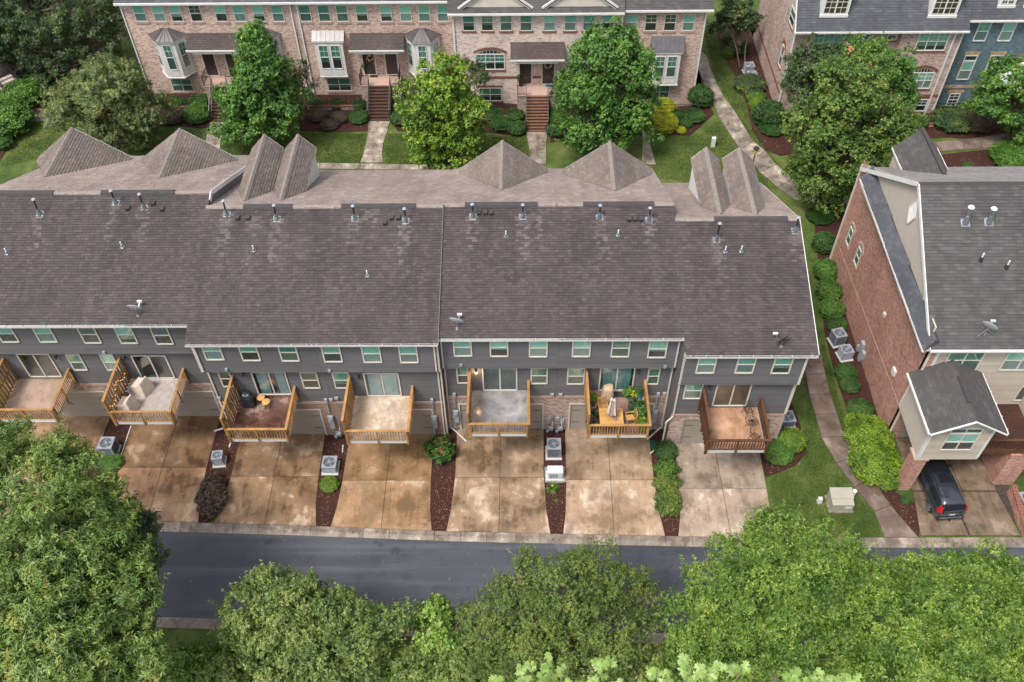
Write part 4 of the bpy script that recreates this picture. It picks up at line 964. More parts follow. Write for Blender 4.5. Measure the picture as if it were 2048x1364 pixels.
q = T0+Vector((.22, -.18, .745)); o = MB().tube([q, q+Vector((0, 0, .05)), q+Vector((0, 0, .09))], [.07, .1, .09], 12).build("candle_bowl", simple("grey_bowl", (.18, .16, .2), .4), loc=q); tag(o, "small dark bowl on the teak table beside the umbrella pole", "bowl")
def teak_chair(p, rz, lab):
    c = thing("teak_chair", lab, "chair", (0, 0, 0), "teak chairs round the deck table")
    for k in range(6): MB().box(-.22+k*.075, -.22, .42, -.165+k*.075, .22, .44).build("seat_slat", MT['teak'], c)
    for sx in (-1, 1):
        MB().box(sx*.25-.02, -.24, 0, sx*.25+.02, -.20, .62).build("leg", MT['teak'], c); MB().beam((sx*.25, .23, 0), (sx*.25, .34, .95), .04).build("leg", MT['teak'], c)
        MB().box(sx*.25-.03, -.26, .62, sx*.25+.03, .27, .645).build("armrest", MT['teak'], c)
    for k in range(7): MB().beam((-.19+k*.063, .25, .46), (-.19+k*.063, .335, .93), .03, .015).build("back_slat", MT['teak'], c)
    mb = MB(); mb.beam((-.25, .335, .93), (0, .335, .99), .04); mb.beam((0, .335, .99), (.25, .335, .93), .04); mb.box(-.25, -.23, .385, .25, -.2, .42); mb.box(-.25, .2, .385, .25, .23, .42); mb.build("frame", MT['teak'], c)
    c.location = p; c.rotation_euler.z = rz
teak_chair(dpt(5, .27, .50), 0.15, "teak chair behind the table, facing the front railing"); teak_chair(dpt(5, .72, .27), -1.45, "teak chair at the right of the table, turned sideways")
p = dpt(5, .58, .90, .002); o = MB().box(p.x-.42, p.y-.22, p.z, p.x+.42, p.y+.18, p.z+.015).build("doormat", simple("charcoal_mat", (.035, .033, .036), .95, .2, 20), loc=p); tag(o, "dark rectangular doormat before the sliding door of the plant-filled deck", "doormat")
# deck 6: black bistro set
def iron_chair(p, rz, lab):
    c = thing("iron_chair", lab, "chair", (0, 0, 0), "black iron bistro chairs on the brown deck"); a = MT['iron']
    mb = MB()
    ring = [(-.2, -.2, .45), (.2, -.2, .45), (.2, .2, .45), (-.2, .2, .45)]
    for k in range(4): mb.beam(ring[k], ring[(k+1) % 4], .025)
    for k in range(7): mb.beam((-.17+k*.057, -.2, .452), (-.17+k*.057, .2, .452), .012)
    mb.build("seat", a, c); mb = MB()
    mb.tube([(-.2, .2, .45), (-.21, .27, .9), (0, .29, .98), (.21, .27, .9), (.2, .2, .45)], .015, 6)
    for k in range(5): mb.beam((-.13+k*.065, .21, .5), (-.13+k*.065, .275, .93), .01)
    mb.build("backrest", a, c)
    for sx in (-1, 1):
        for sy in (-1, 1): MB().tube([(sx*.2, sy*.2, .45), (sx*.23, sy*.25, 0)], .014, 6).build("leg", a, c)
        MB().tube([(sx*.21, .25, .68), (sx*.25, 0, .67), (sx*.23, -.2, .66), (sx*.2, -.2, .45)], .013, 6).build("armrest", a, c)
    c.location = p; c.rotation_euler.z = rz
iron_chair(dpt(6, .80, .82), 0.0+.3, "black iron chair nearest the sliding door"); iron_chair(dpt(6, .82, .20), math.pi-.9, "black iron chair nearest the front railing")
p = dpt(6, .80, .50); bt = thing("bistro_table", "round black iron bistro table between two iron chairs", "table", p); a = MT['iron']
mb = MB(); R_ = .34
cir = [(p.x+R_*math.cos(t_*math.pi/12), p.y+R_*math.sin(t_*math.pi/12), p.z+.7) for t_ in range(25)]
mb.tube(cir, .016, 6, False); mb.tube([(p.x+.6*(x_-p.x), p.y+.6*(y_-p.y), z_) for x_, y_, z_ in cir], .008, 5, False)
for t_ in range(12):
    an = t_*math.pi/12; c_ = Vector((math.cos(an), math.sin(an), 0))*R_; mb.beam(p+Vector((0, 0, .7))-c_, p+Vector((0, 0, .7))+c_, .012)
mb.build("table_top", a, bt)
for t_ in range(3):
    c_ = Vector((math.cos(t_*2.1+.5), math.sin(t_*2.1+.5), 0)); MB().tube([p+c_*.3, p+c_*.06+Vector((0, 0, .35)), p+c_*.2+Vector((0, 0, .69))], .014, 6).build("leg", a, bt)

# ------------------------------------------------------------------ air conditioners, dishes, small things on the drives
def ac_unit(kind, w_, h_, label, loc, rz=0, top='ac_top', side='ac_dark', pad=True):
    o = thing("air_conditioner", label, "air conditioner", (0, 0, 0), "outdoor air conditioner units"); r = w_/2
    if pad: MB().box(-r-.08, -r-.12, 0, r+.08, r+.08, .06).build("pad", MT['ac_beige'], o)
    mb = MB(); z0_ = .061
    mb.box(-r+.02, -r+.02, z0_, r-.02, r-.02, z0_+h_-.17); mb.build("coil", MT[side], o)
    mb = MB()
    for sx in (-1, 1):
        for sy in (-1, 1): mb.box(sx*r-(.07 if sx > 0 else -.0), sy*r-(.07 if sy > 0 else 0), z0_, sx*r+(.07 if sx < 0 else 0), sy*r+(.07 if sy < 0 else 0), z0_+h_-.05)
    mb.box(-r-.002, -r-.002, z0_, r+.002, r+.002, z0_+.08); mb.build("corner_post", MT[top], o)
    nl = int(h_/.075); lv = MB()
    for k in range(1, nl):
        zz = z0_+.07+k*(h_-.12)/nl
        for sx in (-1, 1): lv.box(sx*(r-.005)-.012, -r+.05, zz, sx*(r-.005)+.012, r-.05, zz+.018); lv.box(-r+.05, sx*(r-.005)-.012, zz, r-.05, sx*(r-.005)+.012, zz+.018)
    lv.build("louvre_fins", MT['grey_metal'] if side != 'ac_dark' else MT['ac_fin'], o)
    mb = MB(); n = 24; zt = z0_+h_-.05; ro = r-.06     # top plate with a round opening
    for k in range(n):
        a0, a1 = 2*math.pi*k/n, 2*math.pi*(k+1)/n
        def sqp(a): s_ = 1/max(abs(math.cos(a)), abs(math.sin(a))); return (math.cos(a)*(r+.015)*s_, math.sin(a)*(r+.015)*s_)
        (x0, y0), (x1, y1) = sqp(a0), sqp(a1)
        i0, i1 = (math.cos(a0)*ro, math.sin(a0)*ro), (math.cos(a1)*ro, math.sin(a1)*ro)
        mb.quad((i0[0], i0[1], zt+.05), (x0, y0, zt+.05), (x1, y1, zt+.05), (i1[0], i1[1], zt+.05)); mb.quad((x0, y0, zt+.05), (x0, y0, zt-.01), (x1, y1, zt-.01), (x1, y1, zt+.05)); mb.quad((i0[0], i0[1], zt-.1), (i0[0], i0[1], zt+.05), (i1[0], i1[1], zt+.05), (i1[0], i1[1], zt-.1))
    mb.build("top_cover", MT[top], o)
    mb = MB().tube([(0, 0, zt-.08), (0, 0, zt-.075)], ro-.01, 20); mb.build("fan_well", MT['ac_dark'], o)
    mb = MB()
    for k in range(3): 
        rr = ro*(k+1)/3.4; c_ = [(rr*math.cos(t_*math.pi/10), rr*math.sin(t_*math.pi/10), zt+.052) for t_ in range(21)]; mb.tube(c_, .006, 4, False)
    for k in range(26): a = math.pi*k/26*2; mb.beam((math.cos(a)*.06, math.sin(a)*.06, zt+.056), (math.cos(a+.25)*ro, math.sin(a+.25)*ro, zt+.052), .008)
    mb.build("fan_grille", MT['ac_top'], o)
    for k in range(4):
        a = k*math.pi/2+.4; c_ = Vector((math.cos(a), math.sin(a), 0)); s_ = Vector((-c_.y, c_.x, 0)); q = MB(); z3 = Vector((0, 0, zt-.03))
        q.quad(z3+c_*.05-s_*.04, z3+c_*ro*.93-s_*.10+Vector((0, 0, -.03)), z3+c_*ro*.93+s_*.12+Vector((0, 0, .03)), z3+c_*.05+s_*.05); q.build("fan_blade", MT['galv'], o)
    MB().tube([(0, 0, zt-.05), (0, 0, zt+.065)], .07, 12).build("fan_motor", MT['ac_top'], o)
    o.location = loc; o.rotation_euler.z = rz; return o
def onz(px, py, z=0.): v = at(px, py, z=z); return Vector((v.x, v.y, z))
MT['ac_fin'] = simple('dark_fins', (.12, .13, .155), .45, .1)
AC = [((223, 904), .86, .95, "tall grey air conditioner beside the first driveway from the left", .0), ((440, 924), .62, .72, "small pale grey air conditioner above the purple hedge", .1),
      ((662, 936), .84, .62, "squat silver air conditioner in the mulch left of the cream deck drive", 0), ((1107, 906), .82, .95, "grey air conditioner right behind the white horizontal unit", 0),
      ((1571, 845), .85, .6, "air conditioner behind the heart-shaped lime shrub at the row's end", .1), ((1672, 684), .78, .9, "darker of two units by the red brick side wall", .25), ((1688, 713), .74, .72, "lighter square unit by the red brick side wall", .2),
      ((1496, 145), .8, .8, "farther of two pale units by the pink brick side wall", .1), ((1502, 162), .8, .75, "nearer of two pale units by the pink brick side wall", .1), ((2046, 1010), .8, .75, "air conditioner at the right edge behind the low brick wall", .1)]
for (px_, w_, h_, lb, rz) in AC: ac_unit(0, w_, h_, lb, onz(*px_, .045), rz, 'ac_top', 'grey_metal' if 'silver' in lb or 'small' in lb or 'lighter' in lb or 'pale units' in lb else 'ac_dark')
# white horizontal unit on gravel
q = onz(1110, 950, .05); o = thing("heat_pump", "white horizontal heat pump on blue grey gravel between two drives", "heat pump", q)
bx = MB().box(q.x-.47, q.y-.30, q.z+.03, q.x+.47, q.y+.22, q.z+.72).build("cabinet", MT['plastic_white'], o); bx.modifiers.new("b", 'BEVEL').width = .03
MB().box(q.x-.36, q.y-.315, q.z+.1, q.x+.16, q.y-.302, q.z+.56).build("grille", MT['ac_top'], o); MB().box(q.x+.22, q.y-.32, q.z+.08, q.x+.44, q.y-.302, q.z+.6).build("service_panel", MT['ac_beige'], o)
MB().box(q.x-.55, q.y-.42, q.z, q.x+.52, q.y+.3, q.z+.03).build("pad", MT['ac_beige'], o)
bed([(1089, 935), (1130, 935), (1132, 965), (1110, 968), (1090, 965)], .055, 'gravel', "gravel_patch")
# transformer, pipe, small box, tag, downspout extension
q = onz(1677, 1008, 0); o = thing("utility_box", "taupe metal utility cabinet standing on the side lawn", "utility box", q); hw = .62
MB().box(q.x-.72, q.y-.62, 0, q.x+.72, q.y+.55, .08).build("pad", MT['kerb'], o)
MT['taupe'] = simple("taupe_enamel", (.33, .31, .25), .4, .08)
bd = MB().hexa([(q.x-hw, q.y-.55, .08), (q.x+hw, q.y-.55, .08), (q.x+hw, q.y+.5, .08), (q.x-hw, q.y+.5, .08), (q.x-hw, q.y-.52, .72), (q.x+hw, q.y-.52, .72), (q.x+hw, q.y+.5, .92), (q.x-hw, q.y+.5, .92)]).build("cabinet", MT['taupe'], o)
MB().hexa([(q.x-hw-.03, q.y-.15, .80), (q.x+hw+.03, q.y-.15, .80), (q.x+hw+.03, q.y+.53, .93), (q.x-hw-.03, q.y+.53, .93), (q.x-hw-.03, q.y-.15, .84), (q.x+hw+.03, q.y-.15, .84), (q.x+hw+.03, q.y+.53, .97), (q.x-hw-.03, q.y+.53, .97)]).build("lid", MT['taupe'], o)
MB().box(q.x+.12, q.y-.565, .42, q.x+.5, q.y-.551, .60).build("warning_label", MT['plastic_white'], o)
q = onz(1702, 998, 0); o = MB(); o.tube([q, q+Vector((0, 0, .85))], .10, 16); o.tube([q+Vector((0, 0, .80)), q+Vector((0, 0, .9))], .12, 16); o = o.build("marker_post", MT['plastic_white'], loc=q); tag(o, "white capped plastic post right of the taupe utility cabinet", "post")
q = onz(1638, 1004, 0); o = MB().hexa([(q.x-.14, q.y-.12, 0), (q.x+.14, q.y-.12, 0), (q.x+.14, q.y+.12, 0), (q.x-.14, q.y+.12, 0), (q.x-.11, q.y-.1, .42), (q.x+.11, q.y-.1, .42), (q.x+.11, q.y+.1, .42), (q.x-.11, q.y+.1, .42)]).build("cable_pedestal", MT['plastic_white'], loc=q); tag(o, "small white box on the lawn left of the taupe cabinet", "utility box")
q = onz(1425, 293, 0); o = MB().box(q.x-.16, q.y-.13, 0, q.x+.16, q.y+.13, .9).build("cable_pedestal", MT['plastic_white'], loc=q); tag(o, "white upright box on the far lawn behind the pair of narrow dormers", "utility box")
q = onz(1545, 922, .05); o = thing("yellow_tag", "small yellow tag staked in mulch below the lime shrub", "tag", q); MB().hexa([(q.x-.16, q.y-.14, q.z+.14), (q.x+.10, q.y-.20, q.z+.14), (q.x+.17, q.y+.05, q.z+.22), (q.x-.08, q.y+.10, q.z+.22), (q.x-.16, q.y-.14, q.z+.15), (q.x+.10, q.y-.20, q.z+.15), (q.x+.17, q.y+.05, q.z+.23), (q.x-.08, q.y+.10, q.z+.23)]).build("sign_plate", simple("yellow_paint", (.62, .36, .03), .5), o); MB().tube([q, q+Vector((0, 0, .17))], .01, 5).build("stake", MT['iron'], o)
q = onz(1306, 890, .07); o = MB(); 
for k in range(5): o.beam((q.x-.16+k*.07, q.y+.30, .09), (q.x-.02+k*.07, q.y-.32, .07), .055, .05)
o = o.build("drain_extension", simple("green_plastic", (.01, .10, .065), .5, .2), loc=q); tag(o, "ribbed green drain extension lying at the bed corner below a downspout", "drain pipe")
for (a, b_, lb) in [((232, 940), (262, 852), "long white drain pipe along the mulch beside the tall unit"), ((685, 905), (686, 890), "short white pipe piece in mulch below the screen")]:
    A = onz(*a, .09); B_ = onz(*b_, .09); o = MB().tube([A, B_], .035, 8).build("drain_pipe", MT['plastic_white'], loc=A); tag(o, lb, "pipe")
A = onz(428, 862, .16); B_ = onz(446, 857, .3); o = MB().beam(A, B_, .1, .07).build("downspout_elbow", MT['white'], loc=A); tag(o, "white downspout end reaching onto the drive by the third deck", "downspout")
# gas meters at the shared wall
for (px_, py_, lb) in [(1101, 862, "left gas meter of the pair below the mottled brick"), (1120, 862, "right gas meter of the pair below the mottled brick"), (682, 862, "gas meter at the checkered brick pier")]:
    q = onz(px_, py_+4, .05); q.y = (.05 if px_ > 900 else -.35)-.3; o = thing("gas_meter", lb, "gas meter", q, "grey gas meters"); mt = MT['grey_metal']
    MB().box(q.x-.14, q.y-.1, q.z+.35, q.x+.14, q.y+.1, q.z+.62).build("meter_body", mt, o); MB().tube([(q.x, q.y-.1, q.z+.5), (q.x, q.y-.16, q.z+.5)], .08, 12).build("dial", MT['galv'], o)
    mb = MB(); mb.tube([(q.x-.2, q.y, q.z), (q.x-.2, q.y, q.z+.75), (q.x-.09, q.y, q.z+.75), (q.x-.09, q.y, q.z+.6)], .025, 8); mb.tube([(q.x+.09, q.y, q.z+.6), (q.x+.09, q.y, q.z+.8), (q.x+.09, q.y+.2, q.z+.95), (q.x+.09, q.y+.24, q.z+1.6)], .025, 8); mb.tube([(q.x-.2, q.y-.02, q.z+.3), (q.x-.2, q.y-.1, q.z+.3)], .09, 10); mb.build("pipework", mt, o)
for k, (px_, py_) in enumerate([(1098, 838), (1115, 838), (1124, 842)]):
    p = at(px_, py_, y=-.02); MB().box(p.x-.12, -.08, p.z-.16, p.x+.12, .04, p.z+.16).build("junction_box", MT['grey_metal'], HOUSES[4])
# satellite dishes
def dish(name, px_, py_, z0, s_, rz, lab, dark=False, legs=False):
    p = atpl(px_, py_, z0, s_); o = thing("satellite_dish", lab, "satellite dish", p, "satellite dishes on the roofs"); m_ = MT['grey_metal'] if not dark else MT['cap_dark']
    V = Vector; mb = MB(); mb.box(p.x-.1, p.y-.13, p.z-.02, p.x+.1, p.y+.13, p.z+.05); mb.tube([p, p+V((0, 0, .22)), p+V((0, .02, .52))], .028, 8)
    if legs:
        for a in (-1, 1): mb.tube([p+V((a*.45, -.15, -.05)), p+V((0, 0, .42))], .015, 6)
    mb.build("mast", MT['galv'], o)
    c = p+V((0, .0, .60)); n = V((.15*math.sin(rz), -.55, .85)).normalized() if True else None
    n = V((math.sin(rz)*.9, -math.cos(rz)*.9, .42)).normalized(); u = n.cross(V((0, 0, 1))).normalized(); v = u.cross(n); mb = MB(); rg = 6; nn = 24
    for j in range(rg+1):
        r = .02+.38*j/rg
        for k in range(nn): a = 2*math.pi*k/nn; mb.v.append(tuple(c+u*math.cos(a)*r*1.1+v*math.sin(a)*r*.95+n*(.28*r*r*1.6)))
    for j in range(rg):
        for k in range(nn): mb.f.append((j*nn+k, j*nn+(k+1) % nn, (j+1)*nn+(k+1) % nn, (j+1)*nn+k)); mb.m.append(0)
    d_ = mb.build("reflector", m_, o, smooth=True); sm = d_.modifiers.new("t", 'SOLIDIFY'); sm.thickness = .015
    f = c+n*.50-v*.28; MB().tube([c-v*.38+n*.05, f], .018, 6).build("feed_arm", MT['galv'], o); MB().box(f.x-.13, f.y-.05, f.z-.05, f.x+.13, f.y+.05, f.z+.07).build("feed_horn", MT['plastic_white'], o)
dish(0, 277, 632, ZAB, S, math.radians(172), "grey dish on the left grey roof above the covered chairs")
dish(0, 914, 658, ZCD, S, math.radians(165), "grey dish just right of the roof step at mid row")
dish(0, 1562, 694, ZCD, S, math.radians(215), "dark dish near the right end of the grey roof", True)
# ------------------------------------------------------------------ red brick neighbour on the right
XW = 23.85; NX = 46.0
RH = thing("brick_house", "red brick end house with beige gable, grey roof and room over its drive", "house", (30, 0, 0))
ye, ze = -.95, 8.85; yr_, zr_ = 6.9, 13.9; yf_, zf2 = 14.6, 8.95; yb0 = -.60; srh = (zr_-ze)/(yr_-ye)
NW = (-1, 0, 0)
# side wall of brick
sw = MB().quad((XW, 15.05, -.1), (XW, yb0, -.1), (XW, yb0, 9.3), (XW, 15.05, 9.3)).build("side_wall", MT['brick_red'], RH)
MB().quad((XW+.01, 15.0, 9.0), (XW+.01, yb0-.1, 9.0), (XW+.01, yr_, zr_-.1)).build("gable_wall", MT['beige_panel'], RH)
# rear wall
bw = MB(); bw.box(XW, yb0, 3.1, NX, yb0+.2, ze+.05); wl = bw.build("rear_wall", MT['beige'], RH)
siding(wl, XW+.45, NX, yb0, 3.1, ze-.1, MT['beige'], .2)
MB().box(XW, yb0-.02, -.1, XW+.42, yb0+.2, ze-.1).build("brick_return", MT['brick_red'], RH)
MB().box(XW+.44, yb0-.05, 3.1, XW+.6, yb0-.0, ze-.1).build("corner_board", MT['white'], RH)
MB().beam((XW+.03, yb0-.1, ze-.3), (XW+.03, yb0-.1, .2), .1, .09).build("downspout", MT['trim'], RH)
MB().beam((XW-.06, 14.95, 8.9), (XW-.06, 14.95, .1), .1, .1).build("downspout", MT['trim'], RH)
MB().quad((XW, 15.0, 0), (NX, 15.0, 0), (NX, 15.0, 8.4), (XW, 15.0, 8.4)).build("front_wall", MT['brick_red'], RH)
# garage-level openings
MB().box(XW+.6, yb0+.3, -.05, NX, yb0+.45, 3.2).build("garage_wall", MT['dark'], RH)
gd = MB().box(XW+.75, yb0+.05, 0, XW+5.3, yb0+.15, 2.5).build("garage_door", MT['garage'], RH)
for k in range(4): MB().box(XW+.8, yb0+.0, .04+k*.61, XW+5.25, yb0+.045, .62+k*.61).build("door_panel", MT['garage'], gd)
MB().box(XW+5.3, yb0-.0, -.05, XW+6.3, yb0+.25, 3.1).build("brick_pier", MT['brick_red'], RH)
MB().box(XW+.42, yb0-.0, -.05, XW+.75, yb0+.25, 3.1).build("brick_pier", MT['brick_red'], RH)
MB().box(XW+.75, yb0-.01, 2.5, XW+5.3, yb0+.25, 3.1).build("brick_header", MT['brick_red'], RH)
# pent roof along the gable, gutter and brackets
z_hi, z_lo, xo_ = 9.95, 9.15, XW-.62
pr = roof_plane(RH, [(xo_, ye-.05, z_lo-.35), (xo_, 13.3, z_lo), (XW+.02, 13.6, z_hi), (XW+.02, -.85, z_hi-.55)], MT['charcoal_sh'], t=.08, part=MB().slab([(xo_, ye-.05, z_lo-.35), (xo_, 13.3, z_lo), (XW+.02, 13.6, z_hi), (XW+.02, -.85, z_hi-.55)], .08).build("pent_roof", MT['cap_dark'], RH), name="shingles")
g_ = MB(); g_.beam((xo_-.07, ye-.1, z_lo-.42), (xo_-.07, 13.3, z_lo-.08), .03, .12); g_.beam((xo_-.02, ye-.1, z_lo-.47), (xo_-.02, 13.3, z_lo-.13), .1, .02); gt = g_.build("gutter", MT['white'], RH)
for k in range(11): y_ = -.6+k*1.32; MB().box(xo_-.09, y_-.015, z_lo-.36+.025*(y_+.6), xo_+.06, y_+.015, z_lo-.33+.025*(y_+.6)).build("gutter_bracket", MT['white'], gt)
MB().box(xo_+.05, ye, z_lo-.50, XW, 13.4, z_lo-.47).build("soffit", MT['trim'], RH)
# main roof
xr_ = XW-.28
roof_plane(RH, [(xr_, ye, ze), (NX, ye, ze), (NX, yr_, zr_), (xr_, yr_, zr_)], MT['slate_sh'], exp=.19, wmin=.3, wmax=.5)
roof_plane(RH, [(xr_, yr_, zr_), (NX, yr_, zr_), (NX, yf_, zf2), (xr_, yf_, zf2)], simple("far_slope_grey", (.2, .2, .2)) and shingle_mat("grey_front_shingles", (.13, .12, .115), (.25, .235, .225)), exp=.19)
mb = MB(); mb.beam((xr_, ye, ze-.1), (xr_, yr_, zr_-.08), .05, .24); mb.beam((xr_, yr_, zr_-.08), (xr_, yf_, zf2-.08), .05, .26); mb.build("barge_board", MT['white'], RH)
mb = MB(); x_ = xr_
while x_ < NX:
    mb.hexa([(x_, yr_-.15, zr_-.08), (x_+.2, yr_-.15, zr_-.08), (x_+.2, yr_+.15, zr_-.08), (x_, yr_+.15, zr_-.08), (x_, yr_-.04, zr_+.07), (x_+.2, yr_-.04, zr_+.055), (x_+.2, yr_+.04, zr_+.055), (x_, yr_+.04, zr_+.07)]); x_ += .2
mb.build("ridge_cap", MT['cap_dark'], RH, kind="stuff")
MB().box(xr_+.02, ye-.15, ze-.17, NX, ye-.02, ze-.05).build("gutter", MT['white'], RH)
# diamond vent
c = at(1826, 424, x=XW); mb = MB(); D_ = [(c.y, c.z+.9), (c.y-.5, c.z), (c.y, c.z-.9), (c.y+.5, c.z)]
mb.quad(*[(XW-.03, y_, z_) for y_, z_ in D_]); 
for (a, b_) in zip(D_, D_[1:]+D_[:1]): mb.beam((XW-.04, *a), (XW-.04, *b_), .06, .08)
for k in range(-8, 9): f = 1-abs(k)/9; mb.box(XW-.055, c.y-.45*f, c.z+k*.095, XW-.03, c.y+.45*f, c.z+k*.095+.03)
mb.build("diamond_vent", MT['white'], RH)
# side wall windows with arches, in the plane x = XW
def sidewin(px_l, px_b, w_, h_, arch, cols=1):
    p = at(px_l, px_b, x=XW); o = Vector((XW-.01, p.y, p.z))
    wn = window(RH, o, w_, h_, u=(0, -1, 0), n=NW, cols=cols, blind='blind2', frame='trim')
    mb = MB()
    if arch:
        for k in range(17):
            a = math.pi*k/16; a2 = a
            r0, r1 = w_/2+.0, w_/2+.22; cy, cz = p.y, p.z+h_
            P0 = (cy+math.cos(a)*r0, cz+math.sin(a)*r0*.8); P1 = (cy+math.cos(a)*r1, cz+math.sin(a)*r1*.85)
            mb.beam((XW-.04, *P0), (XW-.04, *P1), .07, .07, up=(1, 0, 0))
        mb.cur = 0; mb.build("arch_brick", MT['soldier_pale'], RH, kind="stuff")
        MB().quad(*[(XW-.012, p.y+math.cos(math.pi*k/10)*w_/2, p.z+h_+math.sin(math.pi*k/10)*w_/2*.8) for k in range(11)]).build("arched_pane", MT['blind2'], wn)
    mb = MB(); mb.box(XW-.08, p.y-w_/2-.08, p.z-.12, XW-.005, p.y+w_/2+.08, p.z-.005); mb.build("window_sill", MT['soldier_pale'], RH)
sidewin(1695, 488, .75, 1.35, True); sidewin(1711, 528, .75, 1.35, True)
sidewin(1801, 585, 1.0, 1.55, False)
p = at(1741, 408, x=XW); window(RH, (XW-.01, p.y, p.z), 2.3, 1.3, u=(0, -1, 0), n=NW, cols=3, blind='blind2')
p = at(1846, 655, x=XW); window(RH, (XW-.01, p.y, p.z), 2.3, 1.3, u=(0, -1, 0), n=NW, cols=3, blind='blind2')
# pale mortar line (belt course), vents and meter on the side wall
MB().beam((XW-.008, *tuple(at(1680, 498, x=XW))[1:]), (XW-.008, *tuple(at(1800, 815, x=XW))[1:]), .02, .05).build("belt_course", MT['soldier_pale'], RH)
for (a, b_, s_, m_) in [(1771, 629, .13, 'trim'), (1790, 743, .22, 'plastic_white'), (1703, 686, .11, 'plastic_white')]:
    p = at(a, b_, x=XW); MB().box(XW-.14, p.y-s_, p.z-s_, XW-.01, p.y+s_, p.z+s_).build("wall_vent", MT[m_], RH)
p = at(1724, 700, x=XW); mb = MB()
for (dy, dz, sy, sz) in [(0, .3, .2, .45), (-.5, .1, .18, .3), (-.3, -.45, .16, .25), (.35, -.2, .15, .2)]: mb.box(XW-.2, p.y+dy-sy, p.z+dz-sz, XW-.01, p.y+dy+sy, p.z+dz+sz)
mb.tube([(XW-.05, p.y, p.z), (XW-.05, p.y, .1)], .04, 6); mb.tube([(XW-.05, p.y-.5, p.z), (XW-.05, p.y-.5, .1)], .03, 6); mb.build("electric_meter", MT['grey_metal'], RH)
# windows of the rear wall
for pa, pb, py, cols, gb in [(1880, 1951, 740, 2, 'blind2'), (1995, 2066, 740, 2, 'blind')]:
    A = at(pa, py, y=yb0-.03); B_ = at(pb, py, y=yb0-.03); window(RH, ((A.x+B_.x)/2, yb0-.035, A.z), B_.x-A.x, 1.75, cols=cols, blind=gb)
A = at(1988, 845, y=yb0-.03); window(RH, (A.x+1.35, yb0-.035, 3.85), 2.3, 2.6, cols=2, blind='blind3', grid=False)
# room over the drive
bx0, bx1, by0, bz0 = 23.62, 27.0, -4.42, 3.45; bz1 = 6.55; by1 = yb0-.0
XP = (bx0+bx1)/2
m_ = MB().box(bx0+.03, by0+.03, bz0, bx1-.03, by1-.03, bz1).build("room_walls", MT['beige'], RH)
siding(m_, bx0+.15, bx1-.15, by0+.03, bz0, bz1, MT['beige'], .2)
z = bz0
while z < bz1-.01:
    e = min(.2, bz1-z); MB().hexa([(bx0, by0+.15, z), (bx0+.03, by0+.15, z), (bx0+.03, by1-.03, z), (bx0, by1-.03, z), (bx0+.02, by0+.15, z+e), (bx0+.03, by0+.15, z+e), (bx0+.03, by1-.03, z+e), (bx0+.02, by1-.03, z+e)]).build("siding_board", MT['beige_panel'], m_); z += .2
mb = MB()
for x_ in (bx0-.01, bx1-.14): mb.box(x_, by0-.012, bz0, x_+.15, by0+.03, bz1); 
mb.box(bx0-.012, by0+.02, bz0, bx0+.005, by0+.16, bz1); mb.box(bx0-.012, by1-.16, bz0, bx0+.005, by1-.03, bz1)
mb.build("corner_board", MT['white'], RH)
px0, px1, pyf, pyb = bx0-.36, bx1+.34, by0-.42, yb0-.02; pz = bz1-.14; pzr = bz1+1.02
MB().quad((bx0+.02, by0+.02, bz1-.02), (bx1-.02, by0+.02, bz1-.02), (XP, by0+.02, pzr-.1)).build("room_gable", MT['beige'], RH)
for sx, xa in ((-1, px0), (1, px1)):
    poly = [(xa, pyf, pz), (xa, pyb, pz), (XP, pyb+.0, pzr), (XP, pyf, pzr)]
    pt = MB().slab(poly, .08).build("room_roof", MT['cap_dark'], RH); shingles(poly, MT['slate_sh'], pt, exp=.19, wmin=.3, wmax=.5)
mb = MB(); mb.beam((px0, pyf, pz-.06), (XP, pyf, pzr-.06), .05, .2, up=(0, 1, 0)); mb.beam((XP, pyf, pzr-.06), (px1, pyf, pz-.06), .05, .2, up=(0, 1, 0)); mb.build("barge_board", MT['white'], RH)
for xa in (px0-.06, px1+.06): gt = MB().box(xa-.05, pyf, pz-.14, xa+.05, pyb, pz-.02).build("gutter", MT['white'], RH)
for xa in (px0-.06, px1+.06):
    for k in range(5): y_ = pyf+.3+k*.85; MB().box(xa-.07, y_-.02, pz-.015, xa+.09, y_+.02, pz+.01).build("gutter_bracket", MT['white'], gt)
MB().hexa([(XP-.14, pyf+1.2, pzr-.03), (XP+.14, pyf+1.2, pzr-.03), (XP+.14, pyf+3.0, pzr-.03), (XP-.14, pyf+3.0, pzr-.03), (XP-.08, pyf+1.2, pzr+.09), (XP+.08, pyf+1.2, pzr+.09), (XP+.08, pyf+3.0, pzr+.09), (XP-.08, pyf+3.0, pzr+.09)]).build("ridge_vent", MT['cap_dark'], RH)
A = at(1885, 899, y=by0); B_ = at(1933, 899, y=by0); xm = (A.x+B_.x)/2
wn = window(RH, (xm, by0-.012, A.z), 1.75, 1.55, cols=2, blind='blind'); window(RH, (xm, by0-.012, A.z+1.56), 1.75, .5, cols=2, blind='blind3', rows=1)
MB().box(bx0+.02, by0+.02, bz0-.14, bx1, by1, bz0-.01).build("room_floor", MT['trim'], RH)
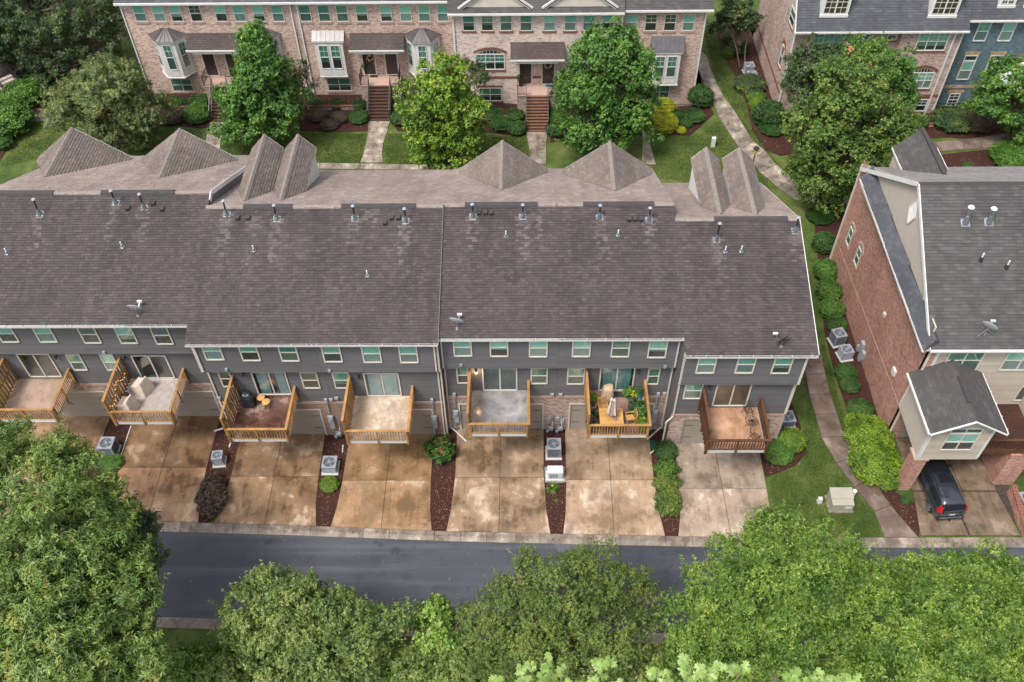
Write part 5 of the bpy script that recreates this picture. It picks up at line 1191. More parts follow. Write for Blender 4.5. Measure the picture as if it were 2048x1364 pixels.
# brick pillars and deck to the right
P0 = (23.58, -4.36)
pl = MB().box(P0[0], P0[1], -.05, P0[0]+.72, P0[1]+.72, bz0-.3).build("brick_pillar", MT['brick_red'], RH); MB().box(P0[0]-.06, P0[1]-.06, bz0-.3, P0[0]+.78, P0[1]+.78, bz0-.14).build("pillar_cap", MT['soldier_pale'], RH)
MB().box(XW+5.35, -4.0, -.05, XW+6.6, -1.6, 3.1).build("brick_pillar", MT['brick_red'], RH)
dz = 3.45; dk = MB().box(bx1+.02, by0+.6, dz-.05, NX, by1-.02, dz).build("deck", MT['porch'], RH)
for k in range(18):
    y_ = by0+.62+k*.175
    if y_ < by1-.15: MB().box(bx1+.02, y_, dz+.001, 36, y_+.165, dz+.03).build("deck_board", MT['porch'], dk)
MB().box(bx1+.02, by0+.52, dz-.3, NX, by0+.6, dz+.05).build("deck_fascia", MT['wood_dark'], dk)
MB().box(bx1+.02, by0+.48, dz+.95, NX, by0+.62, dz+1.0).build("handrail", MT['wood_dark'], dk)
b_ = MB().box(-.02, -.02, 0, .02, .02, .9).mesh("baluster", MT['wood_dark'])
for k in range(60): link("baluster", b_, dk, (bx1+.15+k*.13, by0+.55, dz+.05))
MB().box(28.7, by0+1.1, dz+.05, 28.76, by1, dz+2.6).build("screen_panel", MT['wood_dark'], dk) if False else None
MB().box(30.6, by0+1.4, dz+.03, 30.75, by1, dz+3.4).build("party_wall", MT['beige'], RH)
# roof things of the neighbour
RZ0 = ze-srh*ye
BR_ = dict(z0=RZ0, s=srh)
def rflue(base, top):
    p = atpl(*base, RZ0, srh); q = at(*top, y=p.y); q.x = p.x+(q.x-p.x)*.4
    mb = MB(); mb.hexa([(p.x-.25, p.y-.22, p.z-.12), (p.x+.25, p.y-.22, p.z-.12), (p.x+.25, p.y+.2, p.z+.14), (p.x-.25, p.y+.2, p.z+.14), (p.x-.25, p.y-.22, p.z-.08), (p.x+.25, p.y-.22, p.z-.08), (p.x+.25, p.y+.2, p.z+.18), (p.x-.25, p.y+.2, p.z+.18)]); mb.tube([p, p+Vector((0, 0, .5))], [.2, .12], 12)
    f = mb.build("flue_pipe", MT['galv'], RH); MB().tube([p+Vector((0, 0, .45)), q], .1, 10).build("pipe", MT['galv'], f); MB().tube([q, q+Vector((0, 0, .06)), q+Vector((0, 0, .12))], [.16, .18, .13], 14).build("pipe_cap", MT['plastic_white'], f)
rflue((1930, 446), (1939, 416)); rflue((1977, 445), (1984, 419))
for a, b_ in [(1961, 521), (2012, 536)]:
    p = atpl(a, b_, RZ0, srh); v = MB().tube([p-Vector((0, 0, .05)), p+Vector((0, 0, .25))], [.14, .07], 10).build("plumbing_vent", MT['black'], RH); MB().tube([p+Vector((0, 0, .2)), p+Vector((0, 0, .55))], .045, 8).build("pipe", MT['plastic_white'], v)
dish(0, 1970, 668, RZ0, srh, math.radians(140), "grey dish with spread struts on the neighbour's roof", False, True)
# steep cross gable over the front of the neighbour
def rgable():
    sf = (zr_-zf2)/(yf_-yr_)
    d_ = R @ np.array([1893-PP[0], -(350-PP[1]), -F]); t = (zr_+sf*yr_-sf*CAM[1]-CAM[2])/(d_[2]+sf*d_[1]); nr = CAM+t*d_
    z = float(nr[2]); fa = at(1841, 257, z=z); x = float((nr[0]+fa.x)/2); e = at(1796, 278, y=fa.y); e2 = at(1870, 274, y=fa.y)
    hw = 1.45; ez = z-1.55; yn = float(nr[1]); yf3 = fa.y
    for s_ in (-1, 1):
        ym = yr_+(zr_-ez)/sf; poly = [(x, yn, z), (x, yf3, z), (x+s_*hw, yf3, ez), (x+s_*hw, min(ym, yf3-.3), ez)]
        pt = MB().slab(poly, .07).build("dormer_roof", MT['cap_dark'], RH); shingles(poly, MT['slate_sh'], pt, exp=.19, wmin=.3, wmax=.5)
        MB().beam((x+s_*hw, min(ym, yf3-.3), ez), (x+s_*hw, yf3, ez), .05, .12).build("barge_board", MT['white'], RH)
        MB().quad((x+s_*(hw-.15), yf3-.2, ez), (x+s_*(hw-.15), yr_+(zr_-ez)/sf-.3, ez), (x+s_*(hw-.15), yf3-.2, ez-2.6)).build("dormer_wall", MT['beige_panel'], RH)
    MB().beam((x, yn, z+.03), (x, yf3, z+.03), .22, .1).build("ridge_cap", MT['cap_dark'], RH)
rgable()
# low brick wall and second drive edge on the far right
q0 = onz(2012, 985, 0); q1 = onz(2044, 1074, 0); lw = thing("brick_wall", "low red brick wall at the right edge beside the shaded drive", "wall", q0)
mb = MB(); mb.hexa([(q0.x, q0.y, 0), (q1.x, q1.y, 0), (q1.x+.25, q1.y, 0), (q0.x+.25, q0.y, 0), (q0.x, q0.y, .8), (q1.x, q1.y, .5), (q1.x+.25, q1.y, .5), (q0.x+.25, q0.y, .8)]); mb.build("wall_body", MT['brick_red'], lw)
for k in range(14):
    f0, f1 = k/14, (k+.93)/14; A = q0.lerp(q1, f0); B_ = q0.lerp(q1, f1); za, zb_ = .8-.3*f0, .8-.3*f1
    MB().hexa([(A.x-.04, A.y, za), (B_.x-.04, B_.y, zb_), (B_.x+.29, B_.y, zb_), (A.x+.29, A.y, za), (A.x-.04, A.y, za+.07), (B_.x-.04, B_.y, zb_+.07), (B_.x+.29, B_.y, zb_+.07), (A.x+.29, A.y, za+.07)]).build("coping_brick", MT['soldier'], lw)

# ------------------------------------------------------------------ the brick townhouses across the garden
MT['stair_mid'] = simple('damp_brick_tread', (.17, .085, .055), .6, .3, 6)
MT['stair_dark'] = simple('wet_dark_brick_tread', (.075, .04, .03), .5, .35, 6)
def facade(name, label, y, x0, x1, ztop, brick, ups, mains, zoff=0, roof=None, grp="brick townhouses across the garden", trimcol='white'):
    h = thing("townhouse", label, "townhouse", ((x0+x1)/2, y, 0), grp)
    MB().box(x0, y, -1.15, x1, y+10, ztop).build("front_wall", MT[brick], h)
    return h
def sillhead(h, o, w_, hh, y, m_='soldier_pale', head=True):
    n = max(3, int(w_/.11)); mb = MB()
    for k in range(n+2):
        x_ = o.x-w_/2-.09+k*(w_+.18)/(n+2); mb.box(x_+.006, y-.07, o.z-.16, x_+(w_+.18)/(n+2)-.006, y-.002, o.z-.003)
        if head: mb.box(x_+.006, y-.03, o.z+hh+.004, x_+(w_+.18)/(n+2)-.006, y-.002, o.z+hh+.2)
    mb.build("soldier_course", MT[m_], h, kind="stuff")
def arch(h, o, w_, hh, rise, y, m_='soldier', th=.25):
    n = 26; mb = MB()
    for k in range(n):
        f = (k+.5)/n*2-1; x_ = o.x+f*(w_/2+.1); zz = o.z+hh+rise*(1-f*f); sl = -2*rise*f/(w_/2)
        d_ = Vector((-sl, 0, 1)).normalized()*th; mb.beam((x_, y-.04, zz), (x_+d_.x*.6, y-.04, zz+d_.z), .07, .07, up=(0, 1, 0))
    mb.build("arch_brick", MT[m_], h, kind="stuff")
    # arched light over the window
    poly = [(o.x-w_/2, o.z+hh)]+[(o.x+w_/2*f, o.z+hh+rise*(1-f*f)-.02) for f in np.linspace(-1, 1, 11)]+[(o.x+w_/2, o.z+hh)]
    ar = MB().quad(*[(a, y-.012, b_) for a, b_ in poly]).build("arched_pane", MT['dark'], h); mb = MB()
    for k in range(1, 8): f = k/4-1; mb.box(o.x+w_/2*f-.015, y-.035, o.z+hh, o.x+w_/2*f+.015, y-.015, o.z+hh+rise*(1-f*f))
    for a, b_ in zip(poly[1:-2], poly[2:-1]): mb.beam((a[0], y-.03, a[1]), (b_[0], y-.03, b_[1]), .04, .04)
    mb.build("glazing_bar", MT['white'], ar)
def upwins(h, y, xs_, pyb, hh=1.5, w_=.98, blinds=None, m_='soldier_pale', grid=()):
    for k, px_ in enumerate(xs_):
        o = at(px_, pyb, y=y-.01); o.y = y-.01
        window(h, o, w_, hh, blind=(blinds or ['blind']*9)[k], frame='trim', fr=.06, grid='top' if k in grid else False); sillhead(h, o, w_, hh, y, m_, True)
def basewin(h, y, pa, pb, pyb, brk='soldier_pale', hh=1.35):
    A = at(pa, pyb, y=y-.01); B_ = at(pb, pyb, y=y-.01); o = Vector(((A.x+B_.x)/2, y-.01, A.z)); window(h, o, B_.x-A.x, hh, cols=2, blind='blind2', frame='trim'); sillhead(h, o, B_.x-A.x, hh, y, brk)
def porch_doors(h, y, doors, zb, canopy, matrim='white'):
    """doors: [(px left, px right)] ; canopy: (px l, px r, y top px, y bottom px)"""
    cxs = []
    for k, (pa, pb, py) in enumerate(doors):
        A = at(pa, py, y=y); B_ = at(pb, py, y=y); xm = (A.x+B_.x)/2; ww = .98; cxs.append(xm); mb = MB()
        for sx in (-1, 1): mb.box(xm+sx*(ww/2+.06)-.06, y-.06, zb, xm+sx*(ww/2+.06)+.06, y, zb+2.3)
        mb.box(xm-ww/2, y-.06, zb+2.2, xm+ww/2, y, zb+2.3); mb.box(xm-ww/2-.1, y-.12, zb-.06, xm+ww/2+.1, y, zb)
        fr_ = mb.build("front_door", MT['trim'], h); dr = MB().box(xm-ww/2+.01, y-.03, zb+.01, xm+ww/2-.01, y+.0, zb+2.19); dr.build("door_leaf", MT['door'], fr_)
        for zz in (.2, 1.2):
            for sx in (-.23, .23): MB().box(xm+sx-.16, y-.045, zb+zz, xm+sx+.16, y-.032, zb+zz+.75).build("door_panel", MT['door'], fr_)
        MB().box(xm+.38, y-.07, zb+1.0, xm+.42, y-.03, zb+1.15).build("door_handle", MT['galv'], fr_)
        mb = MB(); mb.tube([(xm, y-.5, zb+2.62), (xm, y-.5, zb+2.45), (xm, y-.5, zb+2.3)], [.05, .15, .12], 8); mb.build("porch_lantern", MT['iron'], h)
    if canopy:
        pl_, pr_, pt_, pb_ = canopy; A = at(pl_, pt_, y=y); B_ = at(pr_, pt_, y=y); zt = A.z; d_ = 1.35
        e = at(pl_, pb_, y=y-d_); ze_ = e.z
        poly = [(A.x, y-d_, ze_), (B_.x, y-d_, ze_), (B_.x, y, zt), (A.x, y, zt)]
        cp = MB().slab(poly, .06).build("porch_roof", MT['cap_dark'], h); shingles(poly, MT['brown_sh'], cp, exp=.16)
        mb = MB(); mb.box(A.x-.03, y-d_-.1, ze_-.16, B_.x+.03, y-d_, ze_-.03); mb.box(A.x+.45, y-d_+.02, ze_-.42, B_.x-.45, y-d_+.16, ze_-.17); mb.box(A.x+.45, y-d_+.16, ze_-.42, A.x+.59, y, ze_-.17); mb.box(B_.x-.59, y-d_+.16, ze_-.42, B_.x-.45, y, ze_-.17)
        mb.box(A.x+.02, y-d_+.17, ze_-.17, B_.x-.02, y, ze_-.15); mb.hexa([(A.x+.02, y-d_+.1, ze_-.15), (A.x+.08, y-d_+.1, ze_-.15), (A.x+.08, y-.01, ze_-.15), (A.x+.02, y-.01, ze_-.15), (A.x+.02, y-d_+.1, ze_-.06), (A.x+.08, y-d_+.1, ze_-.06), (A.x+.08, y-.01, zt-.1), (A.x+.02, y-.01, zt-.1)])
        mb.build("porch_fascia", MT['white'], h)
    return cxs
def stairs(h, y, pa, pb, zb, foot_y, nst=11, label="brick", tread='soldier'):
    """brick stoop with landing at the doors and a flight to the garden, iron rails"""
    A = at(pa, 215, z=.8); B_ = at(pb, 215, z=.8); x0, x1 = A.x, B_.x; ly = y-1.75
    MB().box(x0-.75, ly, -1.1, x1+.75, y-.001, zb-.07).build("stoop", MT['brick_mix'] if label != 'red' else MT['brick_red'], h)
    MB().box(x0-.8, ly-.05, zb-.07, x1+.8, y-.13, zb-.01).build("landing", MT['soldier_pale'], h)
    run = (ly-foot_y)/nst; rise = zb/nst
    for k in range(nst):
        y0_ = foot_y+k*run; MB().box(x0, y0_, -.05, x1, ly if k == nst-1 else y0_+run+.0, (k+1)*rise-.055).build("stair_riser", MT['stair_dark'], h); MB().box(x0-.01, y0_-.035, (k+1)*rise-.054, x1+.01, y0_+run-.04, (k+1)*rise).build("stair_tread", MT[tread], h)
    for x_ in (x0+.02, x1-.02):
        mb = MB(); mb.beam((x_, foot_y, .95+rise), (x_, ly, zb+.95), .05); mb.beam((x_, foot_y, .15+rise), (x_, ly, zb+.12), .03)
        for k in range(int((ly-foot_y)/.13)+1): f = k*.13/(ly-foot_y); yy = foot_y+k*.13; mb.box(x_-.009, yy-.009, rise+zb*f*.96+.1, x_+.009, yy+.009, rise+(zb-rise)*f+.95)
        mb.box(x_-.03, foot_y-.03, 0, x_+.03, foot_y+.03, 1.12); mb.box(x_-.03, ly-.03, zb-.0, x_+.03, ly+.03, zb+1.05); mb.build("stair_railing", MT['iron'], h)
    for (xa, xb_) in ((x0-.72, x0-.05), (x1+.05, x1+.72)):
        mb = MB(); mb.box(xa, ly-.02, zb+.93, xb_, ly+.02, zb+.97); mb.box(xa, ly-.015, zb+.1, xb_, ly+.015, zb+.13); xo2 = xa if xa < x0-.1 else xb_
        mb.box(xo2-.02, ly, zb+.93, xo2+.02, y-.1, zb+.97); mb.box(xo2-.015, ly, zb+.1, xo2+.015, y-.1, zb+.13); mb.box(xo2-.03, ly-.03, zb, xo2+.03, ly+.03, zb+1.05)
        for k in range(6): q = xa+(k+.5)*(xb_-xa)/6; mb.box(q-.009, ly-.009, zb+.1, q+.009, ly+.009, zb+.95)
        for k in range(11): q = ly+.15+k*.13; mb.box(xo2-.009, q-.009, zb+.1, xo2+.009, q+.009, zb+.95)
        mb.build("landing_railing", MT['iron'], h)
    return x0, x1
def areaway(h, y, xa, xb, wy, m_='brick_mix', zt=.45):
    MB().box(xa, wy, -1.15, xb, wy+.25, zt-.07).build("retaining_wall", MT[m_], h); MB().box(xa-.03, wy-.04, zt-.07, xb+.03, wy+.29, zt).build("wall_coping", MT['soldier'], h)
    MB().box(xa, wy+.25, -1.2, xb, y-.0, -1.1).build("areaway_floor", MT['kerb'], h)
    mb = MB(); zr0 = zt; mb.box(xa, wy+.1, zr0+.92, xb, wy+.14, zr0+.96); mb.box(xa, wy+.105, zr0+.08, xb, wy+.135, zr0+.11)
    n = int((xb-xa)/.13)
    for k in range(n+1): q = xa+k*(xb-xa)/n; w_ = .02 if k % 9 == 0 else .008; mb.box(q-w_, wy+.12-w_, zr0, q+w_, wy+.12+w_, zr0+.95)
    mb.build("areaway_railing", MT['iron'], h)
def bay(h, xm, y, zb, zt, kind, rz_top):
    """projecting white bay, hexagonal or square, with a metal roof"""
    if kind == 'box': P = [(xm-1.18, y), (xm-1.18, y-.62), (xm+1.18, y-.62), (xm+1.18, y)]; ov = .14
    else: P = [(xm-1.45, y), (xm-.72, y-1.0), (xm+.72, y-1.0), (xm+1.45, y)]; ov = .14
    by = MB().prism(P, zb, zt).build("bay_window", MT['white'], h)
    for k in range(3):
        a = Vector((*P[k], 0)); b_ = Vector((*P[k+1], 0)); u = (b_-a).normalized(); n = Vector((u.y, -u.x, 0)); L = (b_-a).length; c = (a+b_)/2
        if kind == 'box' and k != 1: continue
        ww = .72 if kind != 'box' else .82
        offs = [0] if kind != 'box' else [-.5, .5]
        for of in offs:
            o = c+u*of; o.z = zb+.72; window(by, o, ww, zt-zb-1.05, u=u, n=n, blind='blind2', frame='white', fr=.06, grid='top', name="bay_sash") if False else None
            # sash as a direct part so panes stay one level down
            wn = window(h, o+n*.004, ww, zt-zb-.98, u=u, n=n, blind='blind2', frame='white', fr=.06, grid='top', name="bay_sash")
            mb = MB(); mb.fbox(c+u*of, u, n, -ww/2, ww/2, .0, .03, zb+.12, zb+.58); mb.build("bay_panel", MT['white'], by)
    for (z0_, z1_, e_) in ((zb-.1, zb, .06), (zt-.02, zt+.14, ov)):
        c = Vector((xm, y, 0)); Q = [((p[0]-xm)*(1+e_/1.3)+xm, y+(p[1]-y)*(1+e_/.9) if p[1] < y else y) for p in P]; MB().prism(Q, z0_, z1_).build("bay_cornice", MT['white'], by)
    e_ = .2; Q = [((p[0]-xm)*(1+e_/1.3)+xm, (y+(p[1]-y)*(1+e_/.9)) if p[1] < y else y) for p in P]; z0_ = zt+.15; z1_ = rz_top
    if kind == 'box': T_ = [(Q[0][0], y, z1_), (Q[0][0], y, z1_), (Q[3][0], y, z1_), (Q[3][0], y, z1_)]
    else: T_ = [(xm-.28, y, z1_), (xm-.22, y-.2, z1_), (xm+.22, y-.2, z1_), (xm+.28, y, z1_)]
    mb = MB()
    for k in range(3): mb.quad((*Q[k], z0_), (*Q[k+1], z0_), T_[k+1], T_[k])
    if kind != 'box': mb.quad(*T_)
    rf = mb.build("bay_roof", MT['metal_roof'], h); 
    for k in range(3):
        if kind == 'box' and k != 1: continue
        ns = 7 if kind == 'box' else (4 if k == 1 else 3)
        for j in range(ns+1):
            f = j/ns; a = Vector((*Q[k], z0_)).lerp(Vector((*Q[k+1], z0_)), f); b_ = Vector(T_[k]).lerp(Vector(T_[k+1]), f); MB().beam(a+Vector((0, -.01, .015)), b_+Vector((0, -.01, .015)), .025, .04).build("roof_seam", MT['metal_roof'], rf)
def front_roof(h, x0, x1, y, ze_, mat, slope=.75, depth=5, gut=True, fas='white'):
    y0_ = y-.4; poly = [(x0, y0_, ze_), (x1, y0_, ze_), (x1, y0_+depth, ze_+slope*depth), (x0, y0_+depth, ze_+slope*depth)]
    roof_plane(h, poly, mat, exp=.2, wmin=.3, wmax=.5)
    bk_ = [(x0, y0_+depth, ze_+slope*depth), (x1, y0_+depth, ze_+slope*depth), (x1, y0_+2*depth, ze_), (x0, y0_+2*depth, ze_)]
    MB().slab(bk_, .1).build("roof_slope", MT['cap_dark'], h)
    MB().box(x0, y0_-.13, ze_-.2, x1, y0_-.0, ze_-.04).build("gutter", MT[fas], h); MB().box(x0, y0_+.01, ze_-.3, x1, y-.0, ze_-.22).build("soffit", MT[fas], h)
    g_ = MB()
    for xx in (x0+.02, x1-.02): g_.quad((xx, y, ze_-.2), (xx, y+2*depth-.8, ze_-.2), (xx, y0_+depth, ze_+slope*depth-.1))
    g_.build("gable_wall", MT['siding'] if fas != 'white' else MT['brick_tan'], h)
# T1
Y1 = 37.0; zb1 = 1.9
xa = at(246, 6, y=Y1).x; xb_ = at(592, 40, y=Y1).x; xc_ = at(905, 40, y=Y1).x
ztop12 = 8.85
T1 = facade("t", "pink brick townhouse pair at upper left with two six-sided white bays", Y1, -31.75, xb_, ztop12, 'brick_tan', None, None)
upwins(T1, Y1, [285, 323, 357, 396, 446, 483, 521, 559], 43, blinds=['blind', 'blind', 'blind', 'blind3', 'blind', 'curtain', 'blind', 'blind'], grid=(3,))
porch_doors(T1, Y1, [(411, 441, 147), (456, 486, 147)], zb1, (374, 520, 66, 100))
stairs(T1, Y1, 424, 455, zb1, onz(438, 244).y, tread='stair_dark')
x = at(345, 120, y=Y1-.5).x; bay(T1, at(352, 120, y=Y1).x, Y1, at(350, 148, y=Y1-.5).z, at(350, 78, y=Y1-.5).z, 'hex', at(352, 56, y=Y1).z)
bay(T1, at(533, 110, y=Y1).x, Y1, at(350, 148, y=Y1-.5).z, at(350, 78, y=Y1-.5).z, 'hex', at(352, 56, y=Y1).z)
basewin(T1, Y1, 348, 390, 183); basewin(T1, Y1, 515, 555, 183)
areaway(T1, Y1, -31.7, at(410, 190, y=35).x, 34.35); areaway(T1, Y1, at(470, 190, y=35).x, xb_-.1, 34.35)
front_roof(T1, -32.1, xb_, Y1, ztop12+.1, MT['charcoal_sh'])
MB().beam((-31.82, Y1-.05, ztop12), (-31.82, Y1-.05, -.1), .1, .09).build("downspout", MT['white'], T1)
for xx in (xb_-.25, xb_+.3): MB().beam((xx, Y1-.08, ztop12), (xx, Y1-.08, .1), .1, .09).build("downspout", MT['white'], T1)
# T2
T2 = facade("t", "tan brick townhouse pair, second from left, with square bay and wreath on its door", Y1, xb_+.01, xc_, ztop12, 'brick_tan', None, None)
upwins(T2, Y1, [613.5, 651, 687, 726, 774, 813, 850, 887], 43, blinds=['blind2', 'blind2', 'blind2', 'blind', 'blind', 'blind', 'blind', 'blind'])
porch_doors(T2, Y1, [(729, 753, 146), (773, 798, 146)], zb1, (699, 808, 66, 100))
stairs(T2, Y1, 737, 781, zb1, onz(760, 243).y, tread='stair_dark')
bay(T2, at(664, 110, y=Y1).x, Y1, at(660, 148, y=Y1-.3).z, at(660, 83, y=Y1-.5).z, 'box', at(660, 61, y=Y1).z)
bay(T2, at(848, 110, y=Y1).x, Y1, at(850, 146, y=Y1-.5).z, at(850, 79, y=Y1-.5).z, 'hex', at(850, 56, y=Y1).z)
basewin(T2, Y1, 657, 705, 182); basewin(T2, Y1, 828, 870, 182)
areaway(T2, Y1, xb_+.1, at(722, 190, y=35).x, 34.35); areaway(T2, Y1, at(806, 190, y=35).x, xc_-.05, 34.35)
front_roof(T2, xb_, xc_, Y1, ztop12+.1, MT['charcoal_sh'])
def wreath(px_, py_, y, lab, cols):
    p = at(px_, py_, y=y-.1); o = thing("door_wreath", lab, "wreath", p); mb = MB(); rg = random.Random(px_)
    for k in range(70):
        a = rg.random()*6.28; r = .24+rg.uniform(-.08, .08); c_ = p+Vector((math.cos(a)*r, -rg.random()*.06, math.sin(a)*r)); d_ = Vector((rg.uniform(-1, 1), -.4, rg.uniform(-1, 1)))*.09; s_ = Vector((d_.z, 0, -d_.x))*.5; mb.cur = rg.randrange(len(cols)); mb.quad(c_, c_+d_*.5+s_, c_+d_, c_+d_*.5-s_)
    mb.build("petals", [simple("wreath_colour", c_, .8) for c_ in cols], o); MB().tube([(p.x+.22*math.cos(a), p.y+.03, p.z+.22*math.sin(a)) for a in np.linspace(0, 6.3, 20)], .035, 6, False).build("ring", MT['bark'], o)
wreath(740, 116, Y1, "round white and orange wreath on the left tan-brick door", [(.75, .72, .68), (.7, .35, .1), (.5, .1, .08)])
# T3
Y3 = at(1075, 167, z=zb1).y; ztop3 = at(1090, 21, y=Y3).z; x3a = at(905, 60, y=Y3).x; x3b = at(1246, 40, y=Y3).x; x4 = at(1410, 60, y=Y3).x
T3 = facade("t", "whitewashed pink brick townhouse pair at centre top with two roof gables", Y3, x3a, x3b, ztop3, 'brick_white', None, None)
upwins(T3, Y3, [938, 975, 1012.5, 1052, 1099, 1140, 1177, 1214], 61.5, m_='soldier', blinds=['blind2', 'blind2', 'blind2', 'blind2']+['blind']*4, grid=(1, 2))
porch_doors(T3, Y3, [(1040, 1062, 166), (1085, 1107, 166)], zb1, (1021, 1128, 84, 119))
stairs(T3, Y3, 1052, 1096, zb1, onz(1075, 265).y, 12, tread='stair_mid')
for pa, pb in ((952, 1010), (1138, 1196)):
    A = at(pa, 139, y=Y3); B_ = at(pb, 139, y=Y3); o = Vector(((A.x+B_.x)/2, Y3-.01, A.z)); window(T3, o, B_.x-A.x, 1.5, cols=3, blind='blind2', frame='white', grid='top'); arch(T3, o, B_.x-A.x, 1.5, .38, Y3); sillhead(T3, o, B_.x-A.x, 1.5, Y3, 'soldier', False)
basewin(T3, Y3, 958, 1004, 202, 'soldier'); basewin(T3, Y3, 1150, 1194, 202, 'soldier')
mb = MB(); zz = at(960, 155, y=Y3).z
for k in range(int((x3b-x3a)/.11)):
    q = x3a+.1+k*.11; mb.box(q, Y3-.035, zz-.1, q+.1, Y3-.002, zz+.12)
mb.build("band_course", MT['soldier'], T3, kind="stuff")
areaway(T3, Y3, at(962, 208, y=Y3-2).x, at(1031, 208, y=Y3-2).x, Y3-2.65); areaway(T3, Y3, at(1115, 208, y=Y3-2).x, x3b, Y3-2.65)
front_roof(T3, x3a-.3, x3b+.05, Y3, ztop3+.05, MT['slate_sh'], 1.1)
MB().beam((x3a+.12, Y3-.08, ztop3), (x3a+.12, Y3-.08, .1), .1, .09).build("downspout", MT['white'], T3); MB().beam((x3b-.05, Y3-.08, ztop3), (x3b-.05, Y3-.08, 2.5), .1, .09).build("downspout", MT['white'], T3)
for pa, pb, pc in ((920, 990, 1062), (1088, 1160, 1232)):   # pediment gables set back on the roof
    A = at(pa, 17, y=Y3-.1); B_ = at(pc, 17, y=Y3-.1); xm = (A.x+B_.x)/2; y_ = Y3-.12; hw = (B_.x-A.x)/2; hz = hw*.72; z_ = ztop3+.38
    gb = MB().quad((xm-hw+.1, y_, z_), (xm+hw-.1, y_, z_), (xm, y_, z_+hz-.1)).build("roof_gable", MT['trim'], T3)
    mb = MB(); mb.beam((xm-hw-.1, y_-.08, z_-.1), (xm, y_-.08, z_+hz), .3, .16, up=(0, 1, 0)); mb.beam((xm, y_-.08, z_+hz), (xm+hw+.1, y_-.08, z_-.1), .3, .16, up=(0, 1, 0)); mb.build("barge_board", MT['white'], gb)
    for s_ in (-1, 1): MB().slab([(xm, y_-.2, z_+hz+.05), (xm+s_*(hw+.1), y_-.2, z_-.08), (xm+s_*(hw+.1), y_+3, z_-.08), (xm, y_+3, z_+hz+.05)], .08).build("gable_roof", MT['charcoal_sh'], gb)
# the little dormer pair on the roof of T4
T4 = facade("t", "brown brick townhouse at centre right with square white bay and golden hedge", Y3+.35, x3b+.01, x4, ztop3, 'brick_tan', None, None)
Y4 = Y3+.35
upwins(T4, Y4, [1262, 1300, 1338, 1375], 61.5, blinds=['blind', 'blind3', 'blind3', 'blind'], grid=(1, 2))
bay(T4, at(1329, 130, y=Y4).x, Y4, at(1325, 165, y=Y4-.3).z, at(1325, 105, y=Y4-.5).z, 'box', at(1325, 72, y=Y4).z)
basewin(T4, Y4, 1298, 1337, 197)
areaway(T4, Y4, x3b+.05, x4, Y3-2.65)
front_roof(T4, x3b+.06, x4+.45, Y4, ztop3+.05, MT['slate_sh'], 1.1)
MB().beam((x4-.05, Y4-.08, ztop3), (x4-.05, Y4-.08, .1), .1, .09).build("downspout", MT['white'], T4)
MB().quad((x4+.005, Y4, 0), (x4+.005, Y4+9, 0), (x4+.005, Y4+9, ztop3), (x4+.005, Y4, ztop3)).build("side_wall", MT['brick_tan'], T4)
for k in (1270, 1320, 1380):
    p = at(k, 2, y=Y4+.8); MB().box(p.x-.6, Y4+.75, ztop3+.9, p.x+.6, Y4+2.5, ztop3+2.6).build("roof_dormer", MT['white'], T4)
for (px_, py_, lab) in [(732, 148, "black potted topiary left of the tan-brick doors"), (1041, 172, "tall black planter left of the whitewashed-brick doors")]:
    p = at(px_, py_, z=zb1); o = thing("potted_shrub", lab, "planter", p, "black planters at front doors"); MB().tube([p, p+Vector((0, 0, .65))], [.13, .22], 4).build("pot", MT['black'], o)
    sp = MB(); rg = random.Random(3)
    for k in range(500):
        d_ = Vector((rg.gauss(0, 1), rg.gauss(0, 1), rg.gauss(0, 1))).normalized(); c_ = p+Vector((0, 0, .85))+d_*.22; s_ = Vector((rg.uniform(-1, 1), rg.uniform(-1, 1), rg.uniform(-1, 1)))*.04; sp.quad(c_, c_+s_, c_+d_*.06, c_-s_)
    sp.build("foliage", MT['S_box'], o)
p = at(1100, 171, z=zb1); o = MB().box(p.x-.4, p.y-.2, zb1, p.x+.4, p.y+.15, zb1+.02).build("doormat", simple("blue_mat", (.03, .12, .2), .9), loc=p); tag(o, "blue doormat before the right whitewashed-brick door", "doormat")
p = at(748, 152, z=zb1); o = MB().box(p.x-.35, p.y-.2, zb1, p.x+.35, p.y+.12, zb1+.02).build("doormat", MT['door'], loc=p); tag(o, "brown doormat before the left tan-brick door", "doormat")
wreath(1096, 130, Y3, "straw wreath with dark centre on the right whitewashed-brick door", [(.6, .42, .28), (.7, .55, .4)])
# ------------------------------------------------------------------ rose brick and blue brick houses, top right
YB = 33.6; zbr = at(1760, 52, y=YB).z; xb0 = 23.4; xb1 = at(1927, 55, y=YB).x
BRH = thing("townhouse", "rose brick townhouse at upper right with steep dark roof and white dormers", "townhouse", ((xb0+xb1)/2, YB, 0), "townhouses at the upper right")
MB().box(xb0, YB, -1.15, xb1, YB+12, zbr).build("front_wall", MT['brick_rose'], BRH)
xj = at(1790, 100, y=YB).x
MB().box(xj, YB-.35, -1.15, xb1, YB, zbr-.05).build("front_projection", MT['brick_rose'], BRH)
MB().quad((xb0-.004, YB, -.1), (xb0-.004, YB+12, -.1), (xb0-.004, YB+12, zbr), (xb0-.004, YB, zbr)).build("side_wall", MT['brick_rose'], BRH)
def multi(h, y, pa, pb, pyb, hh, cols, blind='blind', hd='soldier', grid='top', arc=0, head=True):
    A = at(pa, pyb, y=y); B_ = at(pb, pyb, y=y); o = Vector(((A.x+B_.x)/2, y-.01, A.z)); window(h, o, B_.x-A.x, hh, cols=cols, blind=blind, frame='white', grid=grid)
    if arc: arch(h, o, B_.x-A.x, hh, arc, y)
    sillhead(h, o, B_.x-A.x, hh, y, hd, head and not arc)
